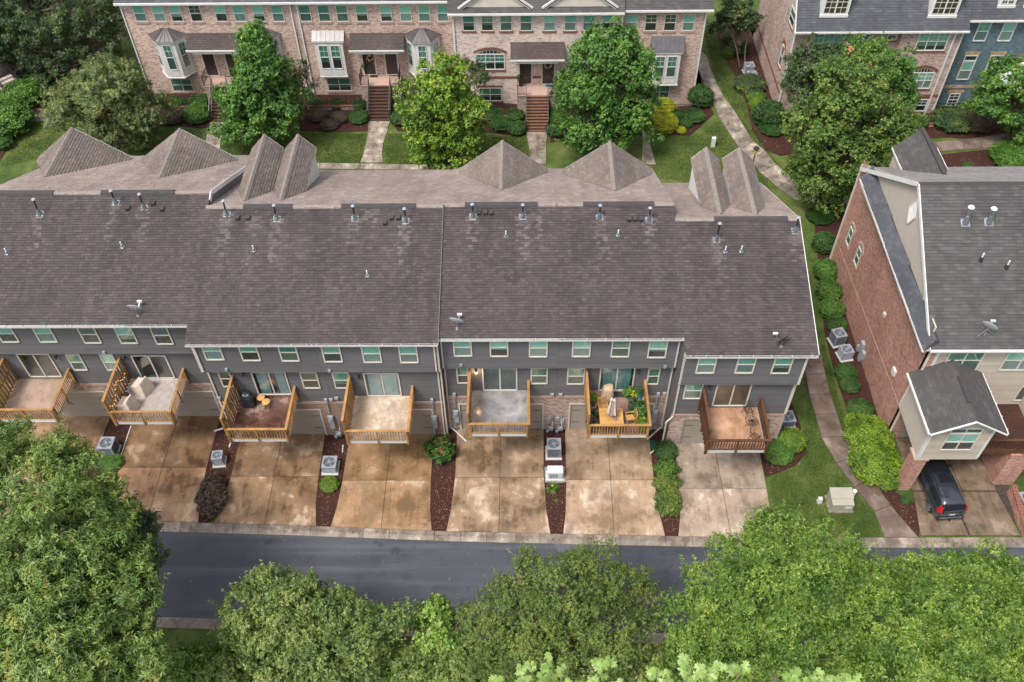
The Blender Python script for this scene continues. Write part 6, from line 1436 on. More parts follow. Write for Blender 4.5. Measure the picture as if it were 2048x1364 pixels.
multi(BRH, YB, 1618, 1683, 103, 1.65, 3); multi(BRH, YB, 1721, 1739, 80, .95, 1, 'curtain'); multi(BRH, YB, 1772, 1791, 80, .95, 1, 'blind2')
multi(BRH, YB-.35, 1827, 1888, 101, 1.65, 3); multi(BRH, YB-.35, 1812, 1858, 177, 1.55, 3, arc=.42); multi(BRH, YB-.35, 1826, 1848, 222, 1.2, 1, 'blind3')
for zz in (at(1840, 191, y=YB-.35).z,): MB().box(xj, YB-.39, zz-.12, xb1, YB-.352, zz+.12).build("band_course", MT['soldier'], BRH)
MB().beam((xb1-.65, YB-.45, zbr), (xb1-.65, YB-.45, -.2), .12, .1).build("downspout", MT['white'], BRH); MB().beam((xb1-.03, YB-.4, zbr), (xb1-.03, YB-.4, -.2), .1, .08).build("corner_board", MT['white'], BRH)
MB().beam((xb0-.02, YB-.06, zbr), (xb0-.02, YB-.06, 0), .12, .1).build("downspout", MT['white'], BRH)
ye_ = YB-.75; poly = [(xb0-.25, ye_, zbr), (xb1+.15, ye_, zbr), (xb1+.15, ye_+4.2, zbr+5.6), (xb0-.25, ye_+4.2, zbr+5.6)]
roof_plane(BRH, poly, MT['charcoal_sh'], exp=.2, wmin=.3, wmax=.5)
MB().slab([(xb0-.25, ye_+4.2, zbr+5.6), (xb1+.15, ye_+4.2, zbr+5.6), (xb1+.15, ye_+13, zbr+.2), (xb0-.25, ye_+13, zbr+.2)], .1).build("roof_slope", MT['cap_dark'], BRH)
MB().box(xb0-.35, ye_-.14, zbr-.16, xb1+.2, ye_, zbr-.02).build("gutter", MT['white'], BRH); MB().box(xb0-.3, ye_+.01, zbr-.2, xb1+.1, YB-.36, zbr-.17).build("soffit", MT['white'], BRH)
MB().quad((xb0-.01, YB-.2, zbr-.1), (xb0-.01, YB+11.8, zbr-.1), (xb0-.01, ye_+4.3, zbr+5.4)).build("gable_wall", MT['beige_panel'], BRH)
mb = MB(); mb.beam((xb0-.3, ye_, zbr-.05), (xb0-.3, ye_+4.2, zbr+5.5), .06, .2); mb.build("barge_board", MT['white'], BRH)
def bdormer(h, pa, pb, pyb, zbase, slope_z, mat='charcoal_sh', face_y=None, hh=1.9, cols=2):
    y_ = face_y; A = at(pa, pyb, y=y_); B_ = at(pb, pyb, y=y_); x0, x1 = A.x, B_.x; z0_ = A.z; xm = (x0+x1)/2
    d = MB().hexa([(x0, y_, z0_), (x1, y_, z0_), (x1, y_+2.6, z0_+.5), (x0, y_+2.6, z0_+.5), (x0, y_, z0_+hh+.5), (x1, y_, z0_+hh+.5), (x1, y_+2.6, z0_+hh+.5), (x0, y_+2.6, z0_+hh+.5)]).build("dormer", MT['white'], h)
    MB().fbox((xm, y_, z0_), (1, 0, 0), (0, -1, 0), x0-xm-.04, x1-xm+.04, 0, .08, -.02, .2).build("dormer_sill", MT['white'], d)
    w_ = x1-x0-.4; o = Vector((xm, y_-.002, z0_+.3)); mb = MB(); gx = simple("amber_room", (.16, .11, .06), .6, .4, 2)
    MB().fbox(o, (1, 0, 0), (0, -1, 0), -w_/2, w_/2, .001, .006, 0, hh).build("dim_room_panel", gx, d)  # flat dim panel in place of the room behind
    for k in range(cols*2+1): q = -w_/2+k*w_/(cols*2); t_ = .05 if k == cols else (.03 if k in (0, cols*2) else .014); mb.fbox(o, (1, 0, 0), (0, -1, 0), q-t_, q+t_, .008, .04, 0, hh)
    for zz in (0, hh*.25, hh*.5, hh*.75, hh-.03): mb.fbox(o, (1, 0, 0), (0, -1, 0), -w_/2, w_/2, .008, .035, zz, zz+.03)
    mb.build("dormer_sash", MT['white'], d); MB().fbox(o, (1, 0, 0), (0, -1, 0), -w_/2, w_/2, .010, .014, 0, hh).build("pane", MT['glass_d'], d)
    for s_ in (-1, 1): MB().slab([(xm, y_-.25, z0_+hh+1.2), (xm+s_*((x1-x0)/2+.2), y_-.25, z0_+hh+.45), (xm+s_*((x1-x0)/2+.2), y_+3.2, z0_+hh+.45), (xm, y_+3.2, z0_+hh+1.2)], .07).build("dormer_roof", MT['charcoal_sh'], h)
    MB().quad((x0, y_, z0_+hh+.5), (x1, y_, z0_+hh+.5), (xm, y_, z0_+hh+1.15)).build("dormer_gable", MT['white'], h)
bdormer(BRH, 1639, 1694, 34, 0, 0, face_y=YB-.15); bdormer(BRH, 1855, 1911, 35, 0, 0, face_y=YB-.15)
# side wall details of the rose brick house
for (a, b_, h_) in [(1559, 132, 1.9), (1570, 165, 1.9)]:
    p = at(a, b_, x=xb0-.01); window(BRH, (xb0-.012, p.y, p.z), .8, h_, u=(0, -1, 0), n=NW, blind='blind2'); mb = MB()
    for k in range(13): an = math.pi*k/12; mb.beam((xb0-.04, p.y+math.cos(an)*.4, p.z+h_+math.sin(an)*.3), (xb0-.04, p.y+math.cos(an)*.62, p.z+h_+math.sin(an)*.5), .09, .08, up=(1, 0, 0))
    mb.box(xb0-.08, p.y-.5, p.z-.16, xb0-.006, p.y+.5, p.z-.01); mb.build("arch_brick", MT['soldier'], BRH, kind="stuff")
A = at(1502, 30, x=xb0); zz = at(1556, 175, x=xb0).z
MB().box(xb0-.05, YB-.0, zz-.1, xb0-.006, YB+11.9, zz+.12).build("band_course", MT['soldier'], BRH)
p = at(1583, 44, x=xb0); window(BRH, (xb0-.012, YB+1.6, p.z-.2), 1.6, 1.3, u=(0, -1, 0), n=NW, blind='blind2')
MB().box(xb0-.05, YB+.7, p.z-.4, xb0-.006, YB+2.5, p.z-.22).build("window_sill", MT['soldier'], BRH)
p = at(1507, 105, x=xb0); MB().box(xb0-.2, p.y-.2, p.z-.6, xb0-.01, p.y+.2, p.z+.5).build("electric_meter", MT['grey_metal'], BRH)
areaway(BRH, YB-.35, xb0+6, xb1-.4, YB-2.2, 'brick_red', .4)
# blue
YBL = 34.4; zbl = at(1980, 33, y=YBL).z
BL = thing("townhouse", "blue painted brick townhouse at the upper right corner", "townhouse", (xb1+6, YBL, 0), "townhouses at the upper right")
MB().box(xb1+.01, YBL, -1.15, xb1+14, YBL+11, zbl).build("front_wall", MT['brick_blue'], BL)
for pa, pb, pyb, hh, bl, gr in [(1944, 1969, 82, 1.75, 'blind', 'top'), (1993, 2019, 82, 1.75, 'blind', False), (1911, 1936, 159, 1.75, 'blind', False), (1961, 1987, 159, 1.75, 'blind3', 'top'), (1890, 1911, 212, 1.3, 'blind3', True), (1940, 1962, 212, 1.3, 'blind3', True)]:
    A = at(pa, pyb, y=YBL); B_ = at(pb, pyb, y=YBL); o = Vector(((A.x+B_.x)/2, YBL-.01, A.z)); window(BL, o, B_.x-A.x, hh, blind=bl, frame='white', grid=gr)
    tl = 0
    if pyb == 159:
        window(BL, o+Vector((0, 0, hh+.02)), B_.x-A.x, .55, blind='blind3', frame='white', rows=1, grid=False); tl = .58
    for k in range(5): x_ = o.x-.65+k*.26; MB().box(x_+.005, YBL-.04, o.z+hh+tl+.02, x_+.255, YBL-.002, o.z+hh+tl+.3).build("lintel_stone", MT['stone'], BL)
zz = at(1920, 174, y=YBL).z
for k in range(24): MB().box(xb1+.1+k*.55, YBL-.04, zz-.1, xb1+.1+k*.55+.53, YBL-.002, zz+.18).build("band_stone", MT['stone'] if k % 3 else MT['soldier_pale'], BL)
roof_plane(BL, [(xb1+.1, YBL-.5, zbl), (xb1+14, YBL-.5, zbl), (xb1+14, YBL+3.5, zbl+5.2), (xb1+.1, YBL+3.5, zbl+5.2)], MT['charcoal_sh'], exp=.2, wmin=.3, wmax=.5)
MB().box(xb1+.05, YBL-.64, zbl-.16, xb1+14, YBL-.5, zbl-.02).build("gutter", MT['white'], BL); MB().box(xb1-.1, YBL-.75, zbl-.35, xb1+.35, YBL+.2, zbl-.0).build("cornice_return", MT['white'], BL)
bdormer(BL, 1994, 2028, 15, 0, 0, face_y=YBL+.1, hh=1.2); bdormer(BL, 2046, 2080, 15, 0, 0, face_y=YBL+.1, hh=1.2)
p = at(2026, 100, y=YBL); cx_ = p.x+2.0
cn = MB().slab([(cx_-1.7, YBL-1.6, p.z-.4), (cx_, YBL-1.6, p.z+.6), (cx_, YBL, p.z+.6), (cx_-1.7, YBL, p.z-.4)], .08).build("porch_roof", MT['slate_sh'], BL); MB().slab([(cx_+1.7, YBL-1.6, p.z-.4), (cx_, YBL-1.6, p.z+.6), (cx_, YBL, p.z+.6), (cx_+1.7, YBL, p.z-.4)], .08).build("porch_roof", MT['slate_sh'], BL)
mb = MB(); mb.beam((cx_-1.7, YBL-1.65, p.z-.48), (cx_, YBL-1.65, p.z+.52), .08, .18, up=(0, 1, 0)); mb.beam((cx_, YBL-1.65, p.z+.52), (cx_+1.7, YBL-1.65, p.z-.48), .08, .18, up=(0, 1, 0)); mb.box(cx_-1.6, YBL-1.6, p.z-.75, cx_+1.6, YBL-1.45, p.z-.5); mb.box(cx_-1.6, YBL-1.45, p.z-.75, cx_-1.45, YBL, p.z-.5)
for s_ in (-1.45, 1.45): mb.tube([(cx_+s_, YBL-1.45, 1.2), (cx_+s_, YBL-1.45, p.z-.75)], .14, 12)
mb.build("porch_frame", MT['white'], BL); MB().box(cx_-1.7, YBL-1.7, -.1, cx_+1.7, YBL-.01, 1.2).build("porch_base", MT['brick_red'], BL)
areaway(BL, YBL, xb1+.1, cx_-1.75, YBL-1.7, 'brick_red', .45)
# ------------------------------------------------------------------ house corner at top left with stoop
LH = thing("townhouse", "brick townhouse corner behind the dark elm at the upper left", "townhouse", (-40, 35, 0))
xl = -45.2
MB().box(xl-9, 37.4, -.1, xl, 52, 9.2).build("side_wall", MT['brick_rose'], LH)
for y_ in (38.6, 41.4, 44.4): window(LH, (xl+.012, y_, 3.0), 1.0, 1.7, u=(0, 1, 0), n=(1, 0, 0), blind='curtain', frame='white', grid='top'); window(LH, (xl+.012, y_, 6.0), 1.0, 1.6, u=(0, 1, 0), n=(1, 0, 0), blind='curtain', frame='white')
A = onz(2, 188, 0); B_ = onz(48, 224, 0); u_ = (B_-A).normalized(); n_ = Vector((-u_.y, u_.x, 0))
for k in range(9):
    c0 = A+u_*k*.42; hz = 1.35-k*.15; MB().hexa([tuple(c0+n_*a+Vector((0, 0, z_)))for a, z_ in ((0, 0),)]*0 or [c0, c0+u_*.42, c0+u_*.42+n_*1.5, c0+n_*1.5, c0+Vector((0, 0, hz)), c0+u_*.42+Vector((0, 0, hz)), c0+u_*.42+n_*1.5+Vector((0, 0, hz)), c0+n_*1.5+Vector((0, 0, hz))]).build("stair_tread", MT['brick_mix'], LH)
for off in (0, 1.5):
    mb = MB(); a_ = A+n_*off; b_ = a_+u_*3.78; mb.beam(a_+Vector((0, 0, 2.3)), b_+Vector((0, 0, 1.0)), .05)
    for k in range(28): f = k/27; c0 = a_.lerp(b_, f); mb.box(c0.x-.01, c0.y-.01, 1.4-1.35*f, c0.x+.01, c0.y+.01, 2.3-1.3*f)
    mb.build("stair_railing", MT['iron'], LH)
mb = MB(); mb.beam((xl+1.2, 37.6, 1.3), (xl+1.2, 45, 1.3), .04); mb.beam((xl+1.2, 37.6, .3), (xl+1.2, 45, .3), .03)
for k in range(57): mb.box(xl+1.19, 37.6+k*.13, .2, xl+1.21, 37.62+k*.13, 1.3)
mb.build("areaway_railing", MT['iron'], LH); MB().box(xl+1.0, 37.4, -.1, xl+1.4, 45.2, .25).build("retaining_wall", MT['brick_mix'], LH)
LG = at(0, 330, z=0)

# ------------------------------------------------------------------ the car
CP = simple("slate_blue_car_paint", (.045, .055, .075), .22, .03, 1, metal=.5); CP.node_tree.nodes["Principled BSDF"].inputs["Coat Weight"].default_value = 1
CG = simple("dark_car_glass", (.012, .014, .018), .05, .1); RED = simple("red_tail_lamp", (.38, .012, .012), .2, .1)
car = thing("parked_car", "dark slate-blue estate car parked under the brick house's overhanging room", "car", (0, 0, 0))
# body: cross sections along y (rear at 0, front at 4.5), symmetric in x ; profile points from sill to roof
st = [ # y, half width at belt, z belt, half width roof, z roof, z bottom
 (0.00, .72, .95, .56, 1.02, .42), (.06, .86, .98, .62, 1.22, .32), (.22, .90, 1.00, .60, 1.52, .26), (.50, .91, 1.00, .61, 1.63, .24), (1.0, .91, .99, .62, 1.67, .24), (1.7, .91, .98, .62, 1.68, .24), (2.3, .91, .97, .61, 1.63, .24),
 (2.75, .91, .97, .58, 1.46, .24), (3.15, .90, .98, .66, 1.16, .24), (3.45, .90, .97, .74, 1.03, .25), (4.0, .86, .88, .66, .95, .27), (4.35, .78, .74, .58, .84, .30), (4.5, .60, .62, .46, .70, .36)]
mb = MB(); ring = 16; rows_ = []
for (y_, hb, zb_, hr, zr__, z0_) in st:
    half = [(0, z0_), (hb*.8, z0_), (hb*.96, z0_+.12), (hb, (z0_+zb_)/2+.05), (hb*.98, zb_), (hb*.90+hr*.10, zb_+(zr__-zb_)*.12), (hr*1.06, zb_+(zr__-zb_)*.82), (hr*.82, zr__-.012), (0, zr__+.015)]
    pts = [(x_, y_, z_) for x_, z_ in half]+[(-x_, y_, z_) for x_, z_ in half[-2:0:-1]]
    rows_.append(len(mb.v)); mb.v += pts; n = len(pts)
for j in range(len(st)-1):
    for k in range(n):
        a = rows_[j]+k; b_ = rows_[j]+(k+1) % n; c_ = rows_[j+1]+(k+1) % n; d_ = rows_[j+1]+k
        kk = k if k < 8 else n-1-k
        glass = (kk == 5) and 1 <= j <= 7
        if kk in (6, 7) and j in (6, 7, 8): glass = True
        if kk in (6, 7) and j in (0, 1) : glass = True
        if kk == 5 and j in (0, 8): glass = True if j == 8 else False
        mb.cur = 1 if glass else 0; mb.f.append((a, b_, c_, d_)); mb.m.append(mb.cur)
mb.cur = 0; mb.f.append(tuple(range(rows_[0]+n-1, rows_[0]-1, -1))); mb.m.append(0); mb.f.append(tuple(range(rows_[-1], rows_[-1]+n))); mb.m.append(0)
bd = mb.build("body", [CP, CG], car, smooth=True); sb = bd.modifiers.new("s", 'SUBSURF'); sb.levels = sb.render_levels = 2
MB().slab([(-.36, 1.55, 1.705), (.36, 1.55, 1.705), (.35, 2.2, 1.665), (-.35, 2.2, 1.665)], .012).build("sunroof", CG, car)
MB().hexa([(-.57, .02, 1.16), (.57, .02, 1.16), (.57, .09, 1.16), (-.57, .09, 1.16), (-.50, .16, 1.50), (.50, .16, 1.50), (.50, .24, 1.50), (-.50, .24, 1.50)]).build("rear_window", CG, car)
MB().hexa([(-.60, -.03, .96), (.60, -.03, .96), (.60, .1, .96), (-.60, .1, .96), (-.56, .0, 1.15), (.56, .0, 1.15), (.56, .1, 1.15), (-.56, .1, 1.15)]).build("tailgate", CP, car)
for s_ in (-1, 1):
    MB().hexa([(s_*.66, -.035, .97), (s_*.88, .10, .97), (s_*.89, .28, .97), (s_*.66, .08, .97), (s_*.67, .08, 1.40), (s_*.77, .17, 1.40), (s_*.77, .27, 1.40), (s_*.67, .17, 1.40)]).build("tail_lamp", RED, car)
    MB().box(s_*.64-.015, .55, 1.665, s_*.64+.015, 2.5, 1.70).build("roof_rail", MT['black'], car)
    m2 = MB().hexa([(s_*.90, 3.0, .98), (s_*1.08, 2.96, .98), (s_*1.08, 3.1, .98), (s_*.90, 3.14, .98), (s_*.92, 3.0, 1.12), (s_*1.08, 2.96, 1.14), (s_*1.08, 3.1, 1.14), (s_*.92, 3.14, 1.12)]); m2.build("wing_mirror", CP, car)
    for y_ in (.82, 3.6):
        wh = MB().tube([(s_*.70, y_, .34), (s_*.72, y_, .34), (s_*.90, y_, .34), (s_*.925, y_, .34)], [.30, .34, .34, .30], 24).build("wheel", MT['black'], car)
        m3 = MB().tube([(s_*.927, y_, .34), (s_*.935, y_, .34)], [.235, .22], 20); m3.build("rim", MT['dark'], wh)
        m3 = MB()
        for k in range(5): a = k*1.2566; m3.beam((s_*.945, y_, .34), (s_*.945, y_+math.cos(a)*.225, .34+math.sin(a)*.225), .05, .02, up=(1, 0, 0))
        m3.tube([(s_*.938, y_+.225*math.cos(a), .34+.225*math.sin(a)) for a in np.linspace(0, 6.29, 21)], .018, 6, False); m3.build("spokes", MT['galv'], wh)
MB().box(-.78, -.075, .36, .78, .06, .50).build("rear_bumper", MT['black'], car); MB().box(-.66, -.09, .50, .66, -.04, .525).build("chrome_strip", MT['galv'], car)
MB().box(-.16, -.055, .76, .16, -.03, .89).build("number_plate", MT['plastic_white'], car); MB().box(-.3, -.06, .90, .3, -.03, .925).build("chrome_bar", MT['galv'], car)
MB().box(-.05, -.14, .30, .05, .02, .36).build("tow_bar", MT['black'], car); MB().tube([(0, .45, 1.68), (0, .40, 1.74)], .025, 6).build("antenna", MT['black'], car)
q = at(1895, 1046, z=.09); car.location = (q.x+.02, q.y+.12, .076); car.rotation_euler.z = math.radians(4); 
# street lamp
q = onz(1505, 345, 0); q = onz(1500, 352, 0); o = thing("street_lamp", "black lantern lamp post beside the garden path behind the end dormers", "street lamp", q)
p = at(1503, 300, y=q.y); zt = p.z
MB().tube([q, q+Vector((0, 0, .3)), q+Vector((0, 0, .35)), (q.x, q.y, zt-.3)], [.09, .08, .045, .04], 10).build("pole", MT['iron'], o)
MB().box(q.x-.02-.3, q.y-.02, zt-.12, q.x+.3, q.y+.02, zt-.09).build("ladder_bar", MT['iron'], o)
amb = simple("amber_lantern_glass", (.62, .38, .08), .3); MB().tube([(q.x, q.y, zt-.3), (q.x, q.y, zt+.12)], [.13, .2], 6).build("lantern_glass", amb, o); MB().tube([(q.x, q.y, zt+.12), (q.x, q.y, zt+.18), (q.x, q.y, zt+.32), (q.x, q.y, zt+.4)], [.25, .24, .07, .02], 6).build("lantern_cap", MT['iron'], o)
# ------------------------------------------------------------------ vegetation
def unit(a): return a/np.maximum(np.linalg.norm(a, axis=-1, keepdims=True), 1e-9)
def leaf_mesh(name, P, D, Nn, L, W, mat, fold=.18, tri=False, mats=None, midx=None):
    """kite leaves: base P, direction D, normal Nn, length L, width W (arrays)"""
    n = len(P); S_ = unit(np.cross(D, Nn)); Nn = unit(np.cross(S_, D)); L = L[:, None]; W = W[:, None]
    V = np.empty((n, 4, 3), np.float32)
    V[:, 0] = P; V[:, 1] = P+D*L*.45+S_*W*.5+Nn*W*fold; V[:, 2] = P+D*L-Nn*L*.12; V[:, 3] = P+D*L*.45-S_*W*.5+Nn*W*fold
    me = bpy.data.meshes.new(name); me.vertices.add(4*n); me.vertices.foreach_set("co", V.ravel())
    idx = (np.arange(n)*4)[:, None]+np.array([[0, 1, 2, 0, 2, 3]]); me.loops.add(6*n); me.loops.foreach_set("vertex_index", idx.ravel().astype(np.int32))
    me.polygons.add(2*n); me.polygons.foreach_set("loop_start", np.arange(0, 6*n, 3, dtype=np.int32)); me.polygons.foreach_set("loop_total", np.full(2*n, 3, np.int32))
    for m in (mats or [mat]): me.materials.append(m)
    if midx is not None: me.polygons.foreach_set("material_index", np.repeat(midx, 2).astype(np.int32))
    me.update(calc_edges=True); return me
def crown_points(blobs, n_clump, tips, rng, cr, flat=.8, shell=.55, up=.35, sprig=0):
    """returns tip positions and axes"""
    vol = np.array([b[1][0]*b[1][1]*b[1][2] for b in blobs])**.67; cnt = np.maximum(3, (n_clump*vol/vol.sum()).astype(int)); Ps = []; As = []; cl = []
    for (c, r), k in zip(blobs, cnt):
        d = unit(rng.normal(size=(k*2, 3))); d = d[d[:, 2] > -.55][:k]; k2 = len(d)
        rr = (shell+(1-shell)*rng.random(k2)**.6)[:, None]*(1+.16*np.sin(d[:, :1]*7+c[0])*np.cos(d[:, 1:2]*6+c[1])+rng.normal(size=(k2, 1))*.13)
        cc = np.array(c)+d*np.array(r)*rr; sz = cr*(.65+.7*rng.random(k2)); cl += list(zip(cc, sz))
        t = unit(rng.normal(size=(k2, tips, 3))+d[:, None, :]*.9+np.array([0, 0, up])); q = (.35+.65*rng.random((k2, tips, 1))**.5)
        pos = cc[:, None, :]+t*q*sz[:, None, None]*np.array([1, 1, flat]); Ps.append(pos.reshape(-1, 3)); As.append(t.reshape(-1, 3))
    P, A = np.concatenate(Ps), np.concatenate(As)
    if sprig:      # loose shoots that stand out of the crown
        m = rng.choice(len(P), max(1, int(len(P)*sprig)), replace=False); dd = unit(A[m]+np.array([0, 0, .7])+rng.normal(size=(len(m), 3))*.25); st = cr*.30
        ext = [P[m]+dd*st*q for q in (1, 2, 3)]; P = np.concatenate([P]+ext); A = np.concatenate([A]+[dd]*3)
    return P, A, cl
def rosettes(P, A, k, L, W, rng, spread=.9, droop=.0, jit=.5):
    n = len(P); A = unit(A); h = np.where(np.abs(A[:, 2:3]) < .9, np.array([[0, 0, 1.]]), np.array([[1., 0, 0]])); U = unit(np.cross(A, h)); Vv = np.cross(A, U)
    ph = rng.random((n, 1))*6.28+np.arange(k)[None, :]*(6.283/k*1.0)+rng.normal(size=(n, k))*.3; el = .25+jit*rng.random((n, k))
    D = unit(U[:, None, :]*np.cos(ph)[..., None]*spread+Vv[:, None, :]*np.sin(ph)[..., None]*spread+A[:, None, :]*el[..., None]+np.array([0, 0, -droop])+rng.normal(size=(n, k, 3))*.12)
    Nn = unit(A[:, None, :]*1.0+rng.normal(size=(n, k, 3))*.3+np.array([0, 0, .4])); off = (rng.random((n, k, 1))-.6)*L*1.3
    PP_ = P[:, None, :]+A[:, None, :]*off; sz = .7+.5*rng.random((n, k))
    return PP_.reshape(-1, 3), D.reshape(-1, 3), Nn.reshape(-1, 3), (L*sz).ravel(), (W*sz).ravel()
def tree(name, label, base, blobs, mat, n_clump=120, tips=40, k=6, L=.12, W=.06, cr=.8, bark='bark', tr=.16, seed=1, droop=.0, up=.35, group=None, flower=None, stems=1, flat=.75, shell=.38, limb_every=1, cat="tree", spread=.9, sprig=.035):
    if cat == "tree" and group != "trees along the near verge": blobs = [(c, tuple(max(.4, q*.9-.08) for q in r)) for c, r in blobs]
    if group == "trees along the near verge": blobs = [(c, tuple(max(.45, q-.28) for q in r)) for c, r in blobs]
    rng = np.random.default_rng(seed); t = thing(name, label, cat, base, group); b = Vector(base)
    P, A, cl = crown_points(blobs, n_clump, tips, rng, cr*.84, flat, shell, up, sprig)
    l = rosettes(P, A, k, L, W, rng, spread, droop); o = np.array(base)
    mi = None; mats = [mat]
    if flower is not None:
        mats = [mat, MT[flower[0]]]; fl = rng.random(len(cl)) < flower[1]; tipf = np.zeros(len(P), bool)
        for j, (c, s_) in enumerate(cl):
            if fl[j] and c[2] > np.median([q[0][2] for q in cl]): m_ = np.linalg.norm(P-(c+np.array([0, 0, s_*.6])), axis=1) < s_*.55; tipf |= m_ & (rng.random(len(P)) < .7)
        mi = np.repeat(tipf, k).astype(int)
    me = leaf_mesh("crown", l[0]-o, l[1], l[2], l[3], l[4], mat, mats=mats, midx=mi); link("crown", me, t)
    mb = MB(); cen = np.mean([bl[0] for bl in blobs], axis=0); top = max(bl[0][2]+bl[1][2]*.5 for bl in blobs); rg = random.Random(seed)
    for s_ in range(stems):
        a = 6.28*s_/max(stems, 1); off = Vector((math.cos(a), math.sin(a), 0))*(.0 if stems == 1 else .25); tp = Vector((cen[0], cen[1], top*.85))+off*4
        pts = [b+off*.6+Vector((0, 0, -.1)), b+off+Vector((0, 0, .3)), b.lerp(tp, .35)+Vector((rg.uniform(-.15, .15), rg.uniform(-.15, .15), 0)), b.lerp(tp, .7)+Vector((rg.uniform(-.2, .2), rg.uniform(-.2, .2), 0)), tp]
        mb.tube(pts, [tr*1.3, tr, tr*.8, tr*.45, tr*.12], 9)
    for j, (c, s_) in enumerate(cl):
        if j % limb_every: continue
        c = Vector(c); f = max(.18, min(.85, (c.z-b.z)/max(top-b.z, .1)-.18)); st_ = b.lerp(Vector((cen[0], cen[1], top*.85)), f); md = st_.lerp(c, .55)+Vector((0, 0, -.12*(c-st_).length))
        mb.tube([st_, md, c], [tr*.28, tr*.16, .012], 5, False)
    mb.build("trunk", MT[bark], t, smooth=True); return t
def P3(px, py, z): v = at(px, py, z=z); return (v.x, v.y, z)
def Py(px, py, y): v = at(px, py, y=y); return (v.x, v.y, v.z)
def gnd(px, py): v = at(px, py, z=0); return (v.x, v.y, 0)
# -- garden maples between the two rows
g_ = "young maples on the garden lawn"
b = gnd(520, 288); yb_ = b[1]
tree("maple_tree", "tall green maple left of the brick stoops, top over the leftmost canopy", b, [(Py(512, 95, yb_), (1.35, 1.35, 1.9)), (Py(520, 145, yb_), (2.3, 2.2, 1.9)), (Py(500, 195, yb_), (2.7, 2.4, 1.7)), (Py(560, 205, yb_), (2.5, 2.4, 1.8)), (Py(520, 240, yb_), (3.6, 3.0, 1.5)), (Py(508, 62, yb_), (.6, .6, 1.0))], MT['L_maple'], 330, 30, 6, .17, .13, .75, seed=11, group=g_)
b = gnd(885, 342); yb_ = b[1]
tree("maple_tree", "yellow-green maple standing between the square-bay and whitewashed houses", b, [(Py(888, 150, yb_), (1.7, 1.6, 1.3)), (Py(870, 190, yb_), (2.4, 2.2, 1.8)), (Py(915, 225, yb_), (2.5, 2.2, 1.7)), (Py(870, 255, yb_), (2.6, 2.4, 1.6)), (Py(925, 262, yb_), (1.9, 2., 1.2)), (Py(890, 300, yb_), (3.1, 2.4, 1.2))], MT['L_lime'], 300, 28, 6, .17, .13, .7, seed=12, group=g_)
b = gnd(1210, 308); yb_ = b[1]
tree("maple_tree", "broad dark green maple hiding the right half of the whitewashed house", b, [(Py(1240, 85, yb_), (1.3, 1.3, 1.5)), (Py(1190, 110, yb_), (2.0, 1.9, 1.7)), (Py(1250, 135, yb_), (2.2, 2.1, 2.0)), (Py(1180, 180, yb_), (2.7, 2.4, 2.0)), (Py(1245, 205, yb_), (2.8, 2.5, 1.9)), (Py(1210, 250, yb_), (4.0, 3.0, 1.6))], MT['L_maple'], 400, 30, 6, .17, .13, .75, seed=13, group=g_)
b = gnd(215, 300); yb_ = b[1]
tree("elm_tree", "round greyish-green elm with yellow tips above the leftmost gable", b, [(Py(212, 210, yb_), (4.0, 3.6, 2.9)), (Py(150, 225, yb_), (2.4, 2.4, 1.9)), (Py(275, 225, yb_), (2.4, 2.4, 1.9)), (Py(215, 165, yb_), (2.6, 2.6, 1.8)), (Py(240, 265, yb_), (3.0, 2.5, 1.4))], MT['L_elm'], 330, 34, 7, .17, .06, .7, seed=14, droop=.25, up=.7, shell=.62, sprig=.11)
yb_ = 41
tree("elm_tree", "large dark elm in the upper left corner", (at(70, 130, z=0).x-1, yb_-2, 0), [(Py(60, 45, yb_), (4.5, 4, 3)), (Py(150, 40, yb_), (4.5, 4, 3)), (Py(215, 55, yb_), (3., 3, 2.4)), (Py(110, 85, yb_), (5, 3.5, 2.2)), (Py(180, 95, yb_), (2.6, 2.4, 1.5)), (Py(50, 100, yb_), (3., 2.4, 1.6)), (Py(120, 0, yb_), (7, 4, 3)), (Py(5, 60, yb_), (3.5, 3, 2.4)), (Py(15, 20, yb_), (4, 3, 3))], MT['L_elmd'], 480, 34, 6, .19, .075, .85, seed=15, droop=.25, shell=.55)
b = gnd(1628, 425); yb_ = b[1]
tree("shade_tree", "biggest green shade tree, in front of the rose brick house", b, [(Py(1700, 175, yb_), (2.4, 2.3, 2.2)), (Py(1640, 250, yb_), (2.4, 2.4, 2.2)), (Py(1745, 245, yb_), (2.8, 2.6, 2.2)), (Py(1690, 300, yb_), (3.9, 3.2, 2.4)), (Py(1640, 345, yb_), (2.4, 2.4, 1.6)), (Py(1720, 355, yb_), (2.8, 2.4, 1.5)), (Py(1785, 265, yb_), (1.8, 2, 1.9)), (Py(1660, 385, yb_), (2.2, 2.0, 1.)), (Py(1690, 205, yb_), (1.6, 1.6, 2.0))], MT['L_shade'], 560, 32, 6, .15, .10, .75, seed=16, tr=.2)
b = (at(1640, 190, z=0).x, 29.8, 0); yb_ = b[1]
tree("crape_myrtle", "dark crape myrtle touching the corner of the rose brick house", b, [(Py(1625, 125, yb_), (2.3, 2, 1.6)), (Py(1600, 165, yb_), (1.7, 1.8, 1.6)), (Py(1650, 165, yb_), (2.4, 2, 1.8))], MT['L_elmd'], 160, 28, 6, .15, .08, .6, seed=17, stems=3, tr=.09)
b = (at(1760, 200, z=0).x, 29.4, 0); yb_ = b[1]
tree("crape_myrtle", "crape myrtle with pink-red blossoms before the rose brick wall", b, [(Py(1725, 115, yb_), (2.1, 2, 1.6)), (Py(1775, 140, yb_), (2.0, 2, 1.7)), (Py(1800, 190, yb_), (1.4, 1.6, 1.8))], MT['L_maple'], 170, 28, 6, .15, .09, .6, seed=18, stems=3, tr=.09, flower=('S_pink', .1))
b = gnd(2020, 285); yb_ = b[1]
